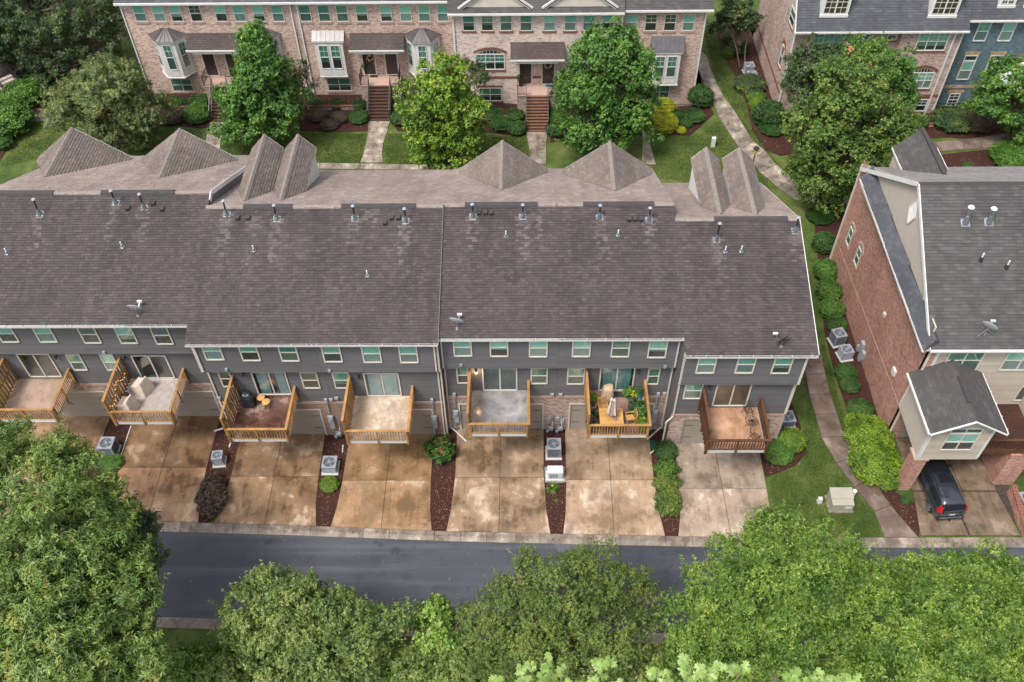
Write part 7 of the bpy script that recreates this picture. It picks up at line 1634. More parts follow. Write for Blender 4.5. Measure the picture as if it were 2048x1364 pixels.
tree("crape_myrtle", "white-flowering crape myrtle at the right edge by the blue house", b, [(Py(2010, 170, yb_), (1.8, 2, 1.5)), (Py(2035, 215, yb_), (2.2, 2, 1.6)), (Py(1985, 205, yb_), (1.4, 1.6, 1.3)), (Py(2045, 255, yb_), (1.8, 1.8, 1.2)), (Py(2050, 150, yb_), (1.8, 1.6, 1.2))], MT['L_maple'], 200, 26, 7, .20, .09, .6, seed=19, stems=4, tr=.08, flower=('S_flower', .1))
yb_ = 33.3
tree("crape_myrtle", "small sparse crape myrtle at the downspouts between the left two houses", gnd(592, 235), [(Py(590, 140, yb_), (1.3, 1, 1.2)), (Py(605, 165, yb_), (1.1, 1, 1.1)), (Py(580, 175, yb_), (1.1, 1, 1.1))], MT['L_elmd'], 46, 20, 6, .15, .07, .5, seed=20, stems=3, tr=.05, flower=('S_rust', .15), bark='bark_orange')
tree("crape_myrtle", "small sparse crape myrtle behind the yellow-green maple", gnd(968, 235), [(Py(955, 150, yb_), (1.1, 1, 1.)), (Py(935, 135, yb_), (.8, .8, .8))], MT['L_elmd'], 32, 20, 6, .15, .07, .5, seed=21, stems=3, tr=.05)
tree("crape_myrtle", "small dark crape myrtle left of the broad maple, by the right doors", gnd(1140, 245), [(Py(1133, 165, yb_-1), (1.0, .9, 1.2)), (Py(1125, 190, yb_-1), (.9, .9, 1.0))], MT['L_elmd'], 36, 20, 6, .15, .07, .5, seed=22, stems=3, tr=.05)
yb_ = 42
tree("crape_myrtle", "dark bushy tree at the far end of the grass strip", (at(1465, 75, z=0).x, 40.5, 0), [(Py(1475, 25, yb_), (1.5, 1.5, 1.8)), (Py(1490, 45, yb_), (1.3, 1.3, 1.4)), (Py(1455, 40, yb_), (1.3, 1.3, 2.6))], MT['L_elmd'], 110, 26, 6, .15, .08, .6, seed=23, stems=2, tr=.08)
# -- trees along the near side of the road
def fz(px, py, z): return P3(px, py, z)
g2 = "trees along the near verge"
tree("willow_oak", "huge long-leaved tree filling the lower left corner", (-19.0, -22.0, 0), [(fz(60, 950, 9), (3.0, 2.6, 2.2)), (fz(130, 1000, 9.5), (2.4, 2.2, 1.8)), (fz(200, 1050, 9), (1.7, 1.7, 1.6)), (fz(90, 1090, 11), (2.9, 2.6, 2.3)), (fz(185, 1130, 10.5), (2.1, 2.0, 1.8)), (fz(230, 1210, 10), (1.6, 1.8, 1.6)), (fz(110, 1200, 11), (3.0, 2.4, 2.2)), (fz(215, 1290, 9.5), (2.2, 2.0, 1.8)), (fz(90, 1310, 11), (3.2, 2.6, 2.)), (fz(260, 1350, 9), (1.9, 1.7, 1.5)), (fz(10, 880, 9), (1.3, 1.3, 1.2)), (fz(40, 1200, 8), (4, 4, 2))], MT['L_oak'], 430, 50, 7, .22, .07, .88, 'bark_pale', .35, 31, .35, .3, g2, limb_every=4)
tree("willow_oak", "darker sprig of long-leaved branches over the road, right of the corner tree", (-15.5, -18.5, 0), [(fz(255, 1040, 7), (1.0, 1.2, .9)), (fz(275, 1110, 7), (1.2, 1.2, 1.0)), (fz(290, 1060, 6), (.8, .9, .8)), (fz(265, 1180, 7), (.9, .9, .9)), (fz(285, 1240, 6), (.7, .7, .7))], MT['L_elmd'], 105, 22, 7, .2, .065, .55, 'bark', .14, 32, .3, .2, g2)
tree("pear_tree", "olive-green tree with rusty twigs, second from the left at the road", (-9.5, -18.2, 0), [(fz(540, 1190, 6.5), (1.5, 1.3, 1.4)), (fz(600, 1200, 6.5), (1.3, 1.3, 1.2)), (fz(480, 1230, 6), (1.0, 1.1, 1.0)), (fz(660, 1215, 6), (1.6, 1.3, 1.1)), (fz(730, 1250, 6), (1.6, 1.2, 1.)), (fz(790, 1240, 6), (.8, .8, .7)), (fz(560, 1270, 6), (2.2, 1.6, 1.4)), (fz(680, 1290, 6), (2.4, 1.6, 1.4)), (fz(610, 1340, 5.5), (3.6, 1.6, 1.4)), (fz(500, 1290, 5.5), (1.2, 1.2, 1.))], MT['L_olive'], 280, 46, 6, .135, .07, .72, 'bark', .16, 33, .1, .5, g2)
tree("young_elm", "narrow bright young tree between the two wider road trees", (-2.6, -19.6, 0), [(fz(875, 1225, 5.5), (.9, .8, 1.0)), (fz(860, 1265, 5), (1.2, 1., 1.)), (fz(890, 1300, 5), (1.5, 1.1, 1.)), (fz(850, 1340, 4.5), (1.9, 1.1, 1.)), (fz(900, 1345, 4.5), (1.4, 1., 1.))], MT['L_bright2'], 150, 24, 6, .16, .12, .5, 'bark', .1, 34, .0, .5, g2)
tree("young_elm", "low bright sapling by the far left kerb, partly under the corner tree", (-14.0, -19.5, 0), [(fz(385, 1325, 4), (1.2, .8, .8)), (fz(420, 1340, 4), (1.6, 1.1, 1.)), (fz(345, 1350, 4.5), (1.1, .9, .8))], MT['L_bright2'], 110, 24, 6, .17, .11, .5, 'bark', .1, 35, .0, .5, g2)
tree("holly_oak", "fine-leaved rounded tree with orange-brown tips, centre bottom", (4.2, -19.6, 0), [(fz(1070, 1150, 7), (1.2, 1.1, 1.3)), (fz(1190, 1150, 7), (1.9, 1.5, 1.5)), (fz(1010, 1200, 6.5), (1.3, 1.2, 1.2)), (fz(1130, 1190, 7.5), (2.2, 1.8, 1.6)), (fz(1250, 1190, 6.5), (1.4, 1.3, 1.2)), (fz(1295, 1215, 6), (.9, 1., .9)), (fz(1060, 1250, 7), (2.4, 1.8, 1.6)), (fz(1190, 1250, 7), (2.4, 1.8, 1.6)), (fz(1000, 1290, 6), (2., 1.5, 1.3)), (fz(1120, 1320, 6.5), (3.6, 1.8, 1.4)), (fz(950, 1230, 5.5), (1., 1., .9))], MT['L_fine'], 370, 50, 6, .10, .045, .72, 'bark', .18, 36, .0, .8, g2)
tree("lacebark_elm", "tallest bright green tree at the road, in front of the utility cabinet", (13.4, -19.8, 0), [(fz(1545, 1080, 8), (1.7, 1.5, 1.6)), (fz(1480, 1110, 8), (1.3, 1.2, 1.2)), (fz(1640, 1100, 8), (1.6, 1.4, 1.3)), (fz(1570, 1140, 9), (2.4, 2, 1.7)), (fz(1690, 1120, 7.5), (1.0, 1.1, 1.0)), (fz(1440, 1180, 8), (1.7, 1.5, 1.3)), (fz(1520, 1210, 9), (2.4, 2., 1.6)), (fz(1640, 1200, 8.5), (2.2, 1.8, 1.5)), (fz(1380, 1250, 7.5), (1.4, 1.3, 1.1)), (fz(1480, 1290, 8), (2.9, 1.8, 1.5)), (fz(1620, 1300, 8), (2.8, 1.8, 1.5)), (fz(1740, 1180, 7.5), (1.6, 1.5, 1.2)), (fz(1420, 1340, 7), (2.4, 1.5, 1.2))], MT['L_bright'], 470, 54, 6, .13, .058, .80, 'bark_pale', .2, 37, .0, .6, g2, limb_every=2)
tree("lacebark_elm", "bright green tree at the lower right corner", (20.5, -20.4, 0), [(fz(1890, 1140, 7.5), (1.0, 1.0, 1.2)), (fz(1860, 1190, 8), (1.6, 1.5, 1.3)), (fz(1960, 1180, 8), (1.8, 1.6, 1.4)), (fz(2030, 1170, 8), (1.5, 1.4, 1.2)), (fz(1820, 1250, 8), (2.1, 1.8, 1.4)), (fz(1930, 1260, 8.5), (2.8, 2., 1.6)), (fz(2030, 1270, 8), (2.4, 2., 1.6)), (fz(1800, 1330, 7.5), (2.6, 1.7, 1.3)), (fz(1950, 1345, 7.5), (3.2, 1.7, 1.4)), (fz(1780, 1170, 6.5), (1.2, 1.1, 1.0)), (fz(1730, 1300, 6.5), (1.8, 1.5, 1.2))], MT['L_bright'], 410, 54, 6, .13, .06, .80, 'bark_pale', .2, 38, .0, .6, g2, limb_every=2)
tree("holly_oak", "low dark tree filling the gap along the bottom left of centre", (-7.5, -22.0, 0), [(fz(520, 1364, 4.5), (2.4, 1.3, 1.2)), (fz(700, 1364, 4.5), (3.2, 1.3, 1.2)), (fz(960, 1364, 5), (2.8, 1.4, 1.2)), (fz(1200, 1370, 5), (3.5, 1.4, 1.3)), (fz(940, 1320, 5), (1.6, 1.3, 1.2)), (fz(1330, 1340, 5.5), (1.8, 1.3, 1.2)), (fz(620, 1345, 5), (2.6, 1.4, 1.2)), (fz(820, 1350, 5), (1.8, 1.3, 1.2)), (fz(450, 1364, 5), (1.6, 1.3, 1.2))], MT['L_olive'], 420, 28, 6, .12, .06, .55, 'bark', .14, 39, .0, .6, g2)
# -- tulip tree tops close to the camera: every large leaf is a piece
def tulip(label, px, py, spread_px, zc, n, seed, Lf=.25):
    rng = random.Random(seed); c = Vector(P3(px, py, zc)); t = thing("tulip_tree", label, "tree", (c.x, c.y-1.5, 0), "tulip trees at the bottom edge")
    mb = MB()
    out = [(0, 0), (.14, .08), (.50, .02), (.46, .26), (.22, .40), (.52, .74), (.26, .72), (.15, 1.0), (0, .84)]
    out = out+[(-x_, y_) for x_, y_ in out[-2:0:-1]]
    for (x_, y_) in out: mb.v.append((x_*Lf, y_*Lf, -.14*Lf*abs(x_)*2+.05*Lf*y_))
    cidx = len(mb.v); mb.v.append((0, .4*Lf, .0))
    for k in range(len(out)): mb.f.append((k, (k+1) % len(out), cidx)); mb.m.append(0)
    lm = [mb.mesh("leaf", MT['L_tulip'])]
    m_px = 1826/((Vector(CAM)-c).length); w_ = spread_px/m_px
    crown = MB(); tips_ = []
    base = Vector((c.x, c.y-1.5, 0))
    for j in range(max(6, n//6)):
        d_ = Vector((rng.uniform(-1, 1)*w_, rng.uniform(-1.1, .3)*w_*.7, rng.uniform(-1.2, .35)*.9)); tp = c+d_; tips_.append(tp); st_ = Vector((c.x, c.y-1.5, zc-3.0)); crown.tube([st_, st_.lerp(tp, .5)+Vector((0, 0, -.2)), tp], [.03, .018, .006], 5, False)
    cr_ = crown.build("crown", MT['bark_pale'], t)
    MB().tube([base+Vector((0, 0, -.1)), base+Vector((.3, 0, zc*.4)), base+Vector((.1, 0, zc*.8)), Vector((c.x, c.y-1.5, zc-1.5))], [.34, .28, .15, .05], 10).build("trunk", MT['bark_pale'], t, smooth=True)
    for tp in tips_:
        for k in range(6):
            a = rng.uniform(0, 6.28); o = link("leaf", lm[0], cr_, tp+Vector((math.cos(a)*.03, math.sin(a)*.03, rng.uniform(-.25, .03))))
            o.rotation_euler = (rng.uniform(-.45, .35), rng.uniform(-.35, .35), a); s_ = rng.uniform(.6, 1.15); o.scale = (s_, s_, s_)
tulip("large-leaved pale tree top at the bottom edge, left of the three", 1118, 1345, 120, 27.0, 290, 51, .19)
tulip("large-leaved pale tree top at the bottom edge, middle of the three", 1385, 1342, 100, 27.0, 270, 52, .20)
tulip("large-leaved pale tree top at the bottom edge, right of the three", 1655, 1354, 95, 27.5, 230, 53, .20)
# -- shrubs
def shrub_mesh(name, mat, seed, n=2600, L=.075, W=.045, lump=.09):
    rng = np.random.default_rng(seed); d = unit(rng.normal(size=(n, 3))); d = d[d[:, 2] > -.75]
    r = (1+lump*np.sin(d[:, 0]*9+seed)*np.cos(d[:, 1]*8)+lump*np.sin(d[:, 2]*11+1.3*seed)+rng.normal(size=len(d))*.035)*(.80+.2*rng.random(len(d))**.4)
    P = d*r[:, None]+np.array([0, 0, 1.]); P[:, 2] = np.maximum(P[:, 2], .02); A = unit(d+rng.normal(size=d.shape)*.5)
    sh = rng.choice(len(P), 90); P = np.concatenate([P, P[sh]*1.07+np.array([0, 0, .03])]); A = np.concatenate([A, A[sh]]); l = rosettes(P, A, 3, L, W, rng, .9); me = leaf_mesh(name, *l, mat); return me
SM = {}
def shrub(kind, px, py, rw, rh, label, name="round_shrub", group=None, depth=None, seed=None, ang=0):
    """px,py: centre of the shrub in the photograph; rw,rh half sizes in photo pixels"""
    key = (kind, seed or (len(SM) % 3)); 
    mt = {'box': 'S_box', 'light': 'S_light', 'yellow': 'S_yellow', 'lime': 'S_lime', 'purple': 'S_purple', 'dark': 'L_elmd'}[kind]
    p0 = at(px, py, z=.5); m = 1826/(Vector(CAM)-p0).length; r = rw/m; h = min(max((rh/m*2)*.55, .5*r*1.2), r*2.4)
    p = at(px, py, z=h*.5)
    if r < .45: key = key+('s',)
    if key not in SM:
        me = shrub_mesh("foliage", MT[mt], hash(key[1]) % 7+3, 2000 if r < .45 else 5200, .16 if r < .45 else .105, .10 if r < .45 else .065)
        # leaf shell only; an added dark core below it stops see-through
        SM[key] = me
    t = thing(name, label, "shrub", (p.x, p.y, 0), group); o = link("foliage", SM[key], t); o.scale = (r, depth or r, h*.5); o.rotation_euler.z = ang
    core = SM.get('core')
    if core is None:
        mb = MB(); n = 12
        for j in range(7):
            a = -.9+j*2.2/6; 
            for k in range(n): t_ = 2*math.pi*k/n; mb.v.append((math.cos(t_)*math.cos(a)*.78, math.sin(t_)*math.cos(a)*.78, 1+math.sin(a)*.78))
        for j in range(6):
            for k in range(n): mb.f.append((j*n+k, j*n+(k+1) % n, (j+1)*n+(k+1) % n, (j+1)*n+k)); mb.m.append(0)
        mb.f.append(tuple(6*n+k for k in range(n))); mb.m.append(0); core = SM['core'] = mb.mesh("twigs", simple("dark_core", (.02, .03, .012), .9))
    c_ = link("twigs", core, t); c_.scale = o.scale; return t  # solid dark ball added inside the leaves to stop see-through, not real twigs
shr = [
 ('light', 0, 238, 47, 37, "big round clipped shrub at the left edge beside brick steps"), ('light', 44, 188, 33, 30, "large round clipped shrub above the brick steps at left"), ('box', 57, 147, 18, 16, "small green shrub beside the cinnamon tree trunk"),
 ('dark', 80, 160, 18, 19, "loose dark bushy shrub right of the cinnamon trunk"), ('light', 5, 285, 15, 18, "variegated shrub with cream edges at the left edge"), ('box', 20, 185, 22, 14, "dark low shrub behind the large clipped one"), ('dark', 85, 110, 40, 14, "dark low shrub under the upper left elm"),
 ('box', 272, 147, 22, 22, "dark green shrub at the left corner of the left brick house"), ('box', 285, 170, 16, 12, "lower dark shrub at the left brick house's corner"),
 ('box', 315, 200, 14, 10, "small shrub just right of the round elm"), ('box', 350, 208, 19, 12, "green mound behind the first purple shrub"), ('purple', 347, 231, 21, 15, "purple-brown shrub right of the round elm"), ('light', 394, 226, 23, 24, "tall light-green shrub left of the leftmost stoop"), ('box', 398, 200, 18, 10, "green shrub behind the tall light one by the leftmost stoop"),
 ('box', 630, 207, 15, 11, "first small green ball right of the tallest left maple"), ('box', 673, 208, 14, 11, "second small green ball under the square bay"), ('box', 718, 209, 14, 12, "small green ball nearest the tan-brick stoop, back row"),
 ('purple', 636, 230, 17, 15, "left purple shrub of three under the square bay"), ('purple', 679, 234, 15, 15, "right purple shrub of three under the square bay"), ('purple', 659, 249, 16, 12, "lowest purple shrub of three under the square bay"), ('box', 718, 234, 18, 15, "green ball nearest the tan-brick stoop, front row"),
 ('box', 803, 213, 20, 12, "green shrub right of the tan-brick stoop, back row"), ('box', 801, 236, 19, 17, "green ball right of the tan-brick stoop, front row"),
 ('box', 990, 228, 18, 14, "back-left ball of four by the whitewashed stoop"), ('box', 1029, 229, 17, 14, "back-right ball of four by the whitewashed stoop"), ('box', 1003, 247, 20, 15, "front-left ball of four by the whitewashed stoop"), ('box', 1034, 256, 18, 17, "front-right ball of four by the whitewashed stoop"),
 ('light', 1117, 229, 21, 13, "light shrub right of the whitewashed stoop, back row"), ('box', 1112, 258, 19, 19, "dark green ball right of the whitewashed stoop"),
 ('yellow', 1324, 216, 26, 22, "golden yellow hedge ball, upper of two"), ('yellow', 1322, 244, 29, 25, "golden yellow hedge ball, lower of two"), ('box', 1352, 231, 15, 14, "small green ball right of the golden hedge"), ('box', 1372, 245, 13, 11, "olive small shrub below the green balls"),
 ('box', 1402, 192, 22, 32, "tall dark shrub at the right corner of the brown brick house"), ('box', 1388, 232, 19, 15, "green ball below the tall dark corner shrub"), ('box', 1366, 228, 12, 12, "tiny green ball between two larger ones"), ('yellow', 1362, 260, 9, 8, "tiny golden shrub in the curved mulch bed"),
 ('box', 1460, 75, 14, 14, "green shrub in the far strip bed"), ('box', 1478, 95, 18, 22, "bigger green shrub in the far strip bed"), ('lime', 1457, 105, 11, 15, "yellow-green shrub in the far strip bed"), ('dark', 1500, 168, 27, 20, "loose reddish shrub below the two pale units"),
 ('light', 1512, 192, 17, 12, "light green shrub below the loose reddish one"), ('lime', 1516, 208, 16, 14, "lime shrub below the light one in the side bed"), ('box', 1538, 227, 28, 34, "large dark globe shrub at the rose house's corner"), ('box', 1545, 255, 22, 15, "dark green mound below the large globe"),
 ('box', 1835, 242, 17, 17, "green ball right of the biggest shade tree"), ('dark', 1905, 238, 34, 14, "rose bushes under the blue house railing"), ('purple', 1955, 240, 30, 16, "dark purple hedge under the blue house railing"), ('lime', 1955, 222, 28, 9, "lime strip shrub at the blue house wall"),
 ('box', 1935, 330, 8, 6, "tiny green sprig in mulch above the grey roof"), ('light', 2030, 312, 36, 22, "feathery light shrub at the right edge above the grey roof"),
 ('box', 1650, 485, 22, 27, "dark globe shrub at the top of the brick wall bed"), ('box', 1640, 430, 24, 12, "low dark foliage below the biggest shade tree"),
 ('light', 1652, 540, 22, 30, "first light shrub along the red brick wall, farthest"), ('light', 1658, 580, 22, 30, "second light shrub along the red brick wall"), ('light', 1664, 617, 22, 26, "third light shrub along the red brick wall"), ('box', 1674, 648, 18, 14, "dark shrub above the two units by the red wall"),
 ('box', 1692, 744, 19, 17, "glossy shrub just below the two units"), ('box', 1701, 770, 17, 15, "second glossy shrub below the two units"), ('box', 1722, 818, 22, 20, "medium green shrub above the long lime hedge"),
 ('lime', 1738, 870, 40, 34, "upper mass of the large lime hedge by the side path"), ('lime', 1752, 925, 44, 38, "lower mass of the large lime hedge by the side path"),
 ('lime', 1716, 846, 22, 18, "small top end of the large lime hedge"), ('lime', 1772, 955, 24, 20, "small bottom end of the large lime hedge"),
 ('lime', 1583, 880, 25, 26, "right lobe of the heart-shaped lime shrub"), ('light', 1558, 903, 27, 22, "left lobe of the heart-shaped lime shrub"),
 ('box', 1332, 900, 20, 26, "rhododendron at the corner of the end unit's drive"), ('lime', 659, 968, 17, 14, "bright small shrub below the squat silver unit"), ('light', 222, 925, 20, 12, "grassy clump beside the first concrete pad"), ('box', 1810, 1000, 8, 7, "tiny plant at the foot of the brick pillar"), ('box', 20, 852, 22, 10, "dark foliage below the leftmost deck"),
]
hg = []
for k, s_ in enumerate(shr): shrub(*s_, seed=k % 3+1)
# strap-leaved lily in the mulch, rust-tipped shrub, low mixed planting strip, purple hedge
def bushy(name, label, px, py, z, rx, ry, rz, mat, n=60, L=.12, W=.06, seed=3, flower=None, cr=.22, tips=16):
    c = at(px, py, z=z); return tree(name, label, (c.x, c.y, 0), [((c.x, c.y, z), (rx, ry, rz))], MT[mat], n, tips, 6, L, W, cr, tr=.02, seed=seed, flower=flower, stems=3, cat="shrub", shell=.4)
bushy("nandina_shrub", "green shrub with rust-coloured new growth between two drives", 880, 898, .75, .66, .62, .6, 'S_light', 90, .16, .07, 61, ('S_rust', .35))
bushy("loropetalum_hedge", "long purple-brown hedge reaching the kerb between two left drives", 424, 988, .55, .62, 1.15, .5, 'S_purple', 420, .10, .065, 62, tips=26)
for k, (y_, m_) in enumerate([(938, 'S_light'), (965, 'L_fine'), (992, 'L_fine'), (1012, 'L_fine')]): bushy("groundcover_shrub", ["purple-tinged low shrub, top of the planted strip", "low yellow-green shrub, second in the planted strip", "low spreading shrub, third in the planted strip", "lowest shrub in the planted strip near the kerb"][k], 1331+k*2, y_, .22, .62, .5, .25, m_, 90, .10, .05, 63+k)
def strap(label, px, py, n, L, seed):
    q = onz(px, py, .05); rg = random.Random(seed); t = thing("daylily", label, "plant", q); mb = MB()
    for k in range(n):
        a = rg.uniform(0, 6.28); l = L*rg.uniform(.6, 1.1); d_ = Vector((math.cos(a), math.sin(a), 0)); s_ = Vector((-d_.y, d_.x, 0))*.018; p1 = q+d_*l*.4+Vector((0, 0, l*.6)); p2 = q+d_*l*.95+Vector((0, 0, l*.35)); mb.quad(q-s_, q+s_, p1+s_, p1-s_); mb.quad(p1-s_, p1+s_, p2)
    mb.build("leaves", MT['S_light'], t); return t, q
t, q = strap("strap-leaved lily with one yellow flower in the middle mulch bed", 1106, 980, 46, .62, 5); MB().tube([q+Vector((-.05, 0, .4)), q+Vector((-.05, 0, .5))], [.02, .08], 6).build("flower", MT['S_yellow'], t)
strap("tiny plant below the yellow-flowered lily", 1113, 1003, 16, .25, 6)
# potted plants on the plant-filled deck
def pot(fx, fy, r, h, potc, mat, lab, n=40, L=.14, W=.07, seed=1, rr=.28, hh=.3):
    rr *= .72; hh *= .72; L *= .8
    p = dpt(5, fx, fy); t = thing("potted_plant", lab, "potted plant", p, "potted plants on the fifth deck"); MB().tube([p, p+Vector((0, 0, h)), p+Vector((0, 0, h-.02))], [r*.7, r, r*.9], 14).build("pot", potc, t)
    rng = np.random.default_rng(seed); P, A, cl = crown_points([((p.x, p.y, p.z+h+hh*.5), (rr, rr, hh))], n, 5, rng, .1, shell=.3); l = rosettes(P, A, 4, L, W, rng, .9, .2); me = leaf_mesh("foliage", l[0]-np.array(p), *l[1:], MT[mat]); link("foliage", me, t)
blk, blu, tea = MT['black'], simple("blue_glazed_pot", (.01, .22, .5), .2, .1), simple("teal_pot", (.08, .2, .24), .3, .1)
pot(.11, .70, .20, .35, MT['canvasp'], 'S_lime', "bright fern in a wrapped pot by the left screen", 40, .22, .06, 1, .26, .3)
pot(.10, .55, .26, .45, MT['canvasp'], 'S_purple', "mauve-covered planter just below the bright fern", 14, .1, .06, 2, .2, .1); pot(.13, .36, .12, .2, blk, 'L_elmd', "thin dark plant in a black pot by the left screen", 16, .2, .03, 3, .2, .2)
pot(.07, .16, .20, .40, blk, 'S_purple', "purple-leaved plant near the front left corner", 60, .2, .12, 4, .34, .3); pot(.10, .30, .12, .35, blk, 'S_box', "upright green plant behind the purple one", 20, .26, .05, 5, .16, .4)
pot(.73, .86, .16, .28, blk, 'S_light', "leafy plant right of the sliding door", 44, .2, .08, 6, .28, .28); pot(.82, .84, .15, .30, simple("terracotta_pot", (.3, .14, .07), .7), 'S_yellow', "yellow-leaved plant beside the blue pot", 20, .16, .08, 7, .18, .2)
pot(.92, .84, .20, .50, blu, 'S_box', "tall plant in a bright blue glazed pot by the wall", 18, .16, .08, 8, .14, .2); pot(.79, .68, .17, .3, tea, 'L_elmd', "small plant in a teal pot by the right railing", 20, .14, .08, 9, .2, .12)
pot(.78, .55, .17, .3, tea, 'L_elmd', "dark plant in the second teal pot", 30, .14, .08, 10, .2, .2); pot(.90, .52, .18, .3, blk, 'S_box', "big dark green plant mid-way along the right railing", 60, .22, .12, 11, .34, .34)
pot(.74, .44, .15, .28, blk, 'S_box', "small black pot left of the big dark plant", 12, .1, .06, 12, .12, .1); pot(.88, .36, .18, .3, blk, 'S_light', "broad-leaved light green plant by the right railing", 60, .26, .14, 13, .36, .3)
pot(.90, .24, .16, .3, simple("navy_pot", (.02, .03, .12), .3), 'S_lime', "lime plant in a navy pot by the right railing", 30, .2, .1, 14, .24, .2); pot(.92, .10, .2, .2, blk, 'S_lime', "hanging-style lime plant at the front right corner", 60, .16, .08, 15, .3, .25)
pot(.90, .17, .14, .3, blk, 'S_light', "small green plant behind the front corner one", 24, .18, .08, 16, .2, .2)
# litter of leaves on mulch and road; bark chips
def litter(name, px, n, L, mats, z, seed, label=None):
    rng = np.random.default_rng(seed); poly = np.array(polyp(px)); mn, mx = poly.min(0), poly.max(0); pts = []
    def inside(x_, y_):
        c = False
        for i in range(len(poly)):
            (x1, y1), (x2, y2) = poly[i], poly[i-1]
            if (y1 > y_) != (y2 > y_) and x_ < (x2-x1)*(y_-y1)/(y2-y1)+x1: c = not c
        return c
    while len(pts) < n:
        q = rng.uniform(mn, mx)
        if inside(*q): pts.append((q[0], q[1], z))
    P = np.array(pts); D = unit(rng.normal(size=(n, 3))*np.array([1, 1, .18])); Nn = np.tile([0, 0, 1.], (n, 1))+rng.normal(size=(n, 3))*.2
    me = leaf_mesh(name, P, D, Nn, L*(.5+rng.random(n)), L*.45*(.5+rng.random(n)), None, mats=[MT[m] for m in mats], midx=rng.integers(0, len(mats), n)); o = link(name, me, None, (0, 0, 0)); tag(o, kind="stuff")
MT['chip_a'] = simple("red_bark_chip", (.09, .035, .025), .85); MT['chip_b'] = simple("dark_bark_chip", (.03, .013, .011), .9); MT['chip_c'] = simple("tan_leaf_litter", (.34, .19, .09), .8)
for j, (px, n) in enumerate([([(232, 860), (262, 860), (212, 1040), (160, 1040)], 900), ([(442, 865), (482, 880), (458, 960), (420, 1046), (404, 1046), (415, 940)], 1200), ([(655, 885), (698, 885), (680, 962), (656, 1052), (640, 1052), (641, 954)], 1200), ([(870, 890), (912, 880), (905, 1030), (888, 1060), (868, 1060)], 1300),
     ([(1090, 868), (1128, 868), (1130, 1035), (1122, 1064), (1106, 1064), (1094, 1040)], 1100), ([(1300, 880), (1345, 885), (1360, 1020), (1352, 1068), (1334, 1068), (1312, 961)], 1100), ([(1532, 930), (1610, 885), (1588, 930), (1560, 942), (1536, 950)], 500), ([(1720, 960), (1790, 990), (1832, 1015), (1836, 1070), (1828, 1070)], 500)]):
    litter("bark_chips", px, n, .075, ['chip_a', 'chip_a', 'chip_b', 'chip_b', 'chip_a', 'chip_c'] if j < 20 else [], .052, 70+j)
for j, (px, n) in enumerate([([(600, 195), (733, 195), (735, 258), (605, 258)], 500), ([(1440, 110), (1500, 130), (1560, 300), (1520, 300), (1495, 215)], 500), ([(1790, 225), (2040, 225), (2040, 285), (1800, 275)], 500), ([(5, 260), (80, 250), (60, 235), (0, 320)], 300), ([(1790, 322), (2050, 300), (2050, 332), (1800, 335)], 200)]):
    litter("bark_chips", px, n, .09, ['chip_a', 'chip_b', 'chip_c'], .06, 90+j)
litter("fallen_leaves", [(250, 1062), (1460, 1092), (1400, 1200), (330, 1230)], 46, .09, ['chip_c', 'S_yellow'], .012, 99)
litter("fallen_leaves", [(250, 870), (1500, 900), (1520, 1060), (240, 1035)], 60, .07, ['chip_c', 'chip_a'], .08, 98)
for k in range(6):
    xa_ = 260+k*190; litter("gutter_litter", [(xa_, 1052+k*5), (xa_+185, 1056+k*5), (xa_+185, 1064+k*5), (xa_, 1060+k*5)] if k < 5 else [(1210, 1084), (1460, 1088), (1460, 1094), (1210, 1090)], 45, .08, ['chip_c', 'chip_b'], .10 if k < 5 else .02, 300+k)
# puddle and pale dried film on the road
q = polyp([(a_-4, b_-1) for a_, b_ in [(1112, 1090), (1140, 1086), (1160, 1092), (1164, 1112), (1158, 1120), (1135, 1110), (1118, 1100)]]); m, nt_, bb_ = nodes("puddle_water", .04, .6); bb_.inputs["Base Color"].default_value = (.10, .10, .115, 1); o = MB().prism(q, .0085, .0105).build("puddle", m); tag(o, kind="structure")
# ground cover under the near trees
rng = np.random.default_rng(5)
n = 30000; P = np.stack([rng.uniform(-26, 27, n), rng.uniform(-27, -13.5, n), np.full(n, .01)], 1); D = unit(np.stack([rng.normal(size=n)*.5, rng.normal(size=n)*.5, np.ones(n)], 1)); Nn = unit(rng.normal(size=(n, 3)))
me = leaf_mesh("verge_grass", P, D, Nn, .12+.25*rng.random(n), .03+.02*rng.random(n), MT['S_light']); o = link("verge_grass", me, None, (0, 0, 0)); tag(o, kind="stuff")
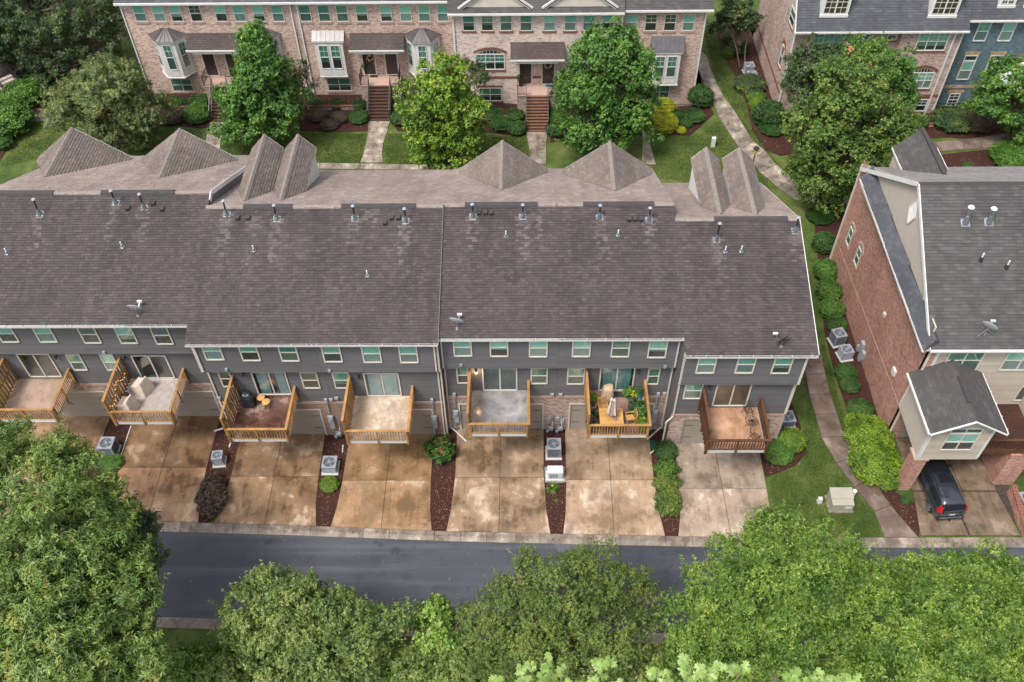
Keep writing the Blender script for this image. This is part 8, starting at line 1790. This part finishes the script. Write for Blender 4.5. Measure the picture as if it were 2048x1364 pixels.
# bare twigs below the corner globe shrub
q = onz(1560, 268, .05); t = thing("bare_shrub", "leafless grey twiggy shrub in mulch left of the biggest shade tree", "shrub", q); mb = MB(); rg = random.Random(4)
for k in range(26): a = rg.uniform(0, 6.28); l = rg.uniform(.5, 1.2); p1 = q+Vector((math.cos(a)*l*.5, math.sin(a)*l*.5, l*.5)); mb.tube([q, p1, p1+Vector((rg.uniform(-.4, .4), rg.uniform(-.4, .4), rg.uniform(.0, .4)))], [.02, .014, .005], 4, False)
mb.build("twigs", simple("grey_twig", (.3, .24, .2), .9), t)

# grass tufts over the lawns in view
def tufts(px, n, seed, L=.07):
    rng = np.random.default_rng(seed); poly = np.array(polyp(px)); mn, mx = poly.min(0), poly.max(0); Q = rng.uniform(mn, mx, (n*2, 2)); ins = np.zeros(len(Q), bool)
    for i in range(len(poly)):
        (x1, y1), (x2, y2) = poly[i], poly[i-1]
        if y1 != y2: ins ^= ((y1 > Q[:, 1]) != (y2 > Q[:, 1])) & (Q[:, 0] < (x2-x1)*(Q[:, 1]-y1)/(y2-y1)+x1)
    Q = Q[ins][:n]; m = len(Q); P = np.column_stack([Q, np.zeros(m)]); D = unit(np.column_stack([rng.normal(size=m)*.6, rng.normal(size=m)*.6, np.ones(m)])); Nn = unit(rng.normal(size=(m, 3)))
    o = link("lawn_grass", leaf_mesh("lawn_grass", P, D, Nn, L*(.5+rng.random(m)), .022+.02*rng.random(m), MT['turf']), None, (0, 0, 0)); tag(o, kind="stuff")
MT['turf'] = leaf_mat("turf_blades", (.045, .08, .016), (.10, .15, .03), (.17, .20, .05), (.26, .22, .10))
tufts([(1540, 955), (1600, 930), (1615, 800), (1600, 720), (1640, 830), (1672, 925), (1708, 975), (1766, 1072), (1550, 1072)], 26000, 201)
tufts([(1640, 690), (1650, 690), (1700, 890), (1725, 950), (1690, 880), (1655, 780)], 4000, 202)
tufts([(1290, 275), (1400, 270), (1440, 240), (1480, 300), (1580, 380), (1280, 355)], 16000, 203, .1)
tufts([(600, 265), (735, 268), (720, 330), (600, 330)], 9000, 204, .1); tufts([(775, 268), (1052, 275), (1060, 335), (770, 335)], 16000, 205, .1); tufts([(440, 265), (560, 270), (560, 325), (445, 325)], 7000, 206, .1)
tufts([(0, 335), (60, 245), (130, 240), (400, 262), (420, 300), (60, 320)], 16000, 207, .1); tufts([(1405, 60), (1450, 60), (1500, 230), (1560, 340), (1500, 280), (1430, 150)], 12000, 208, .1)
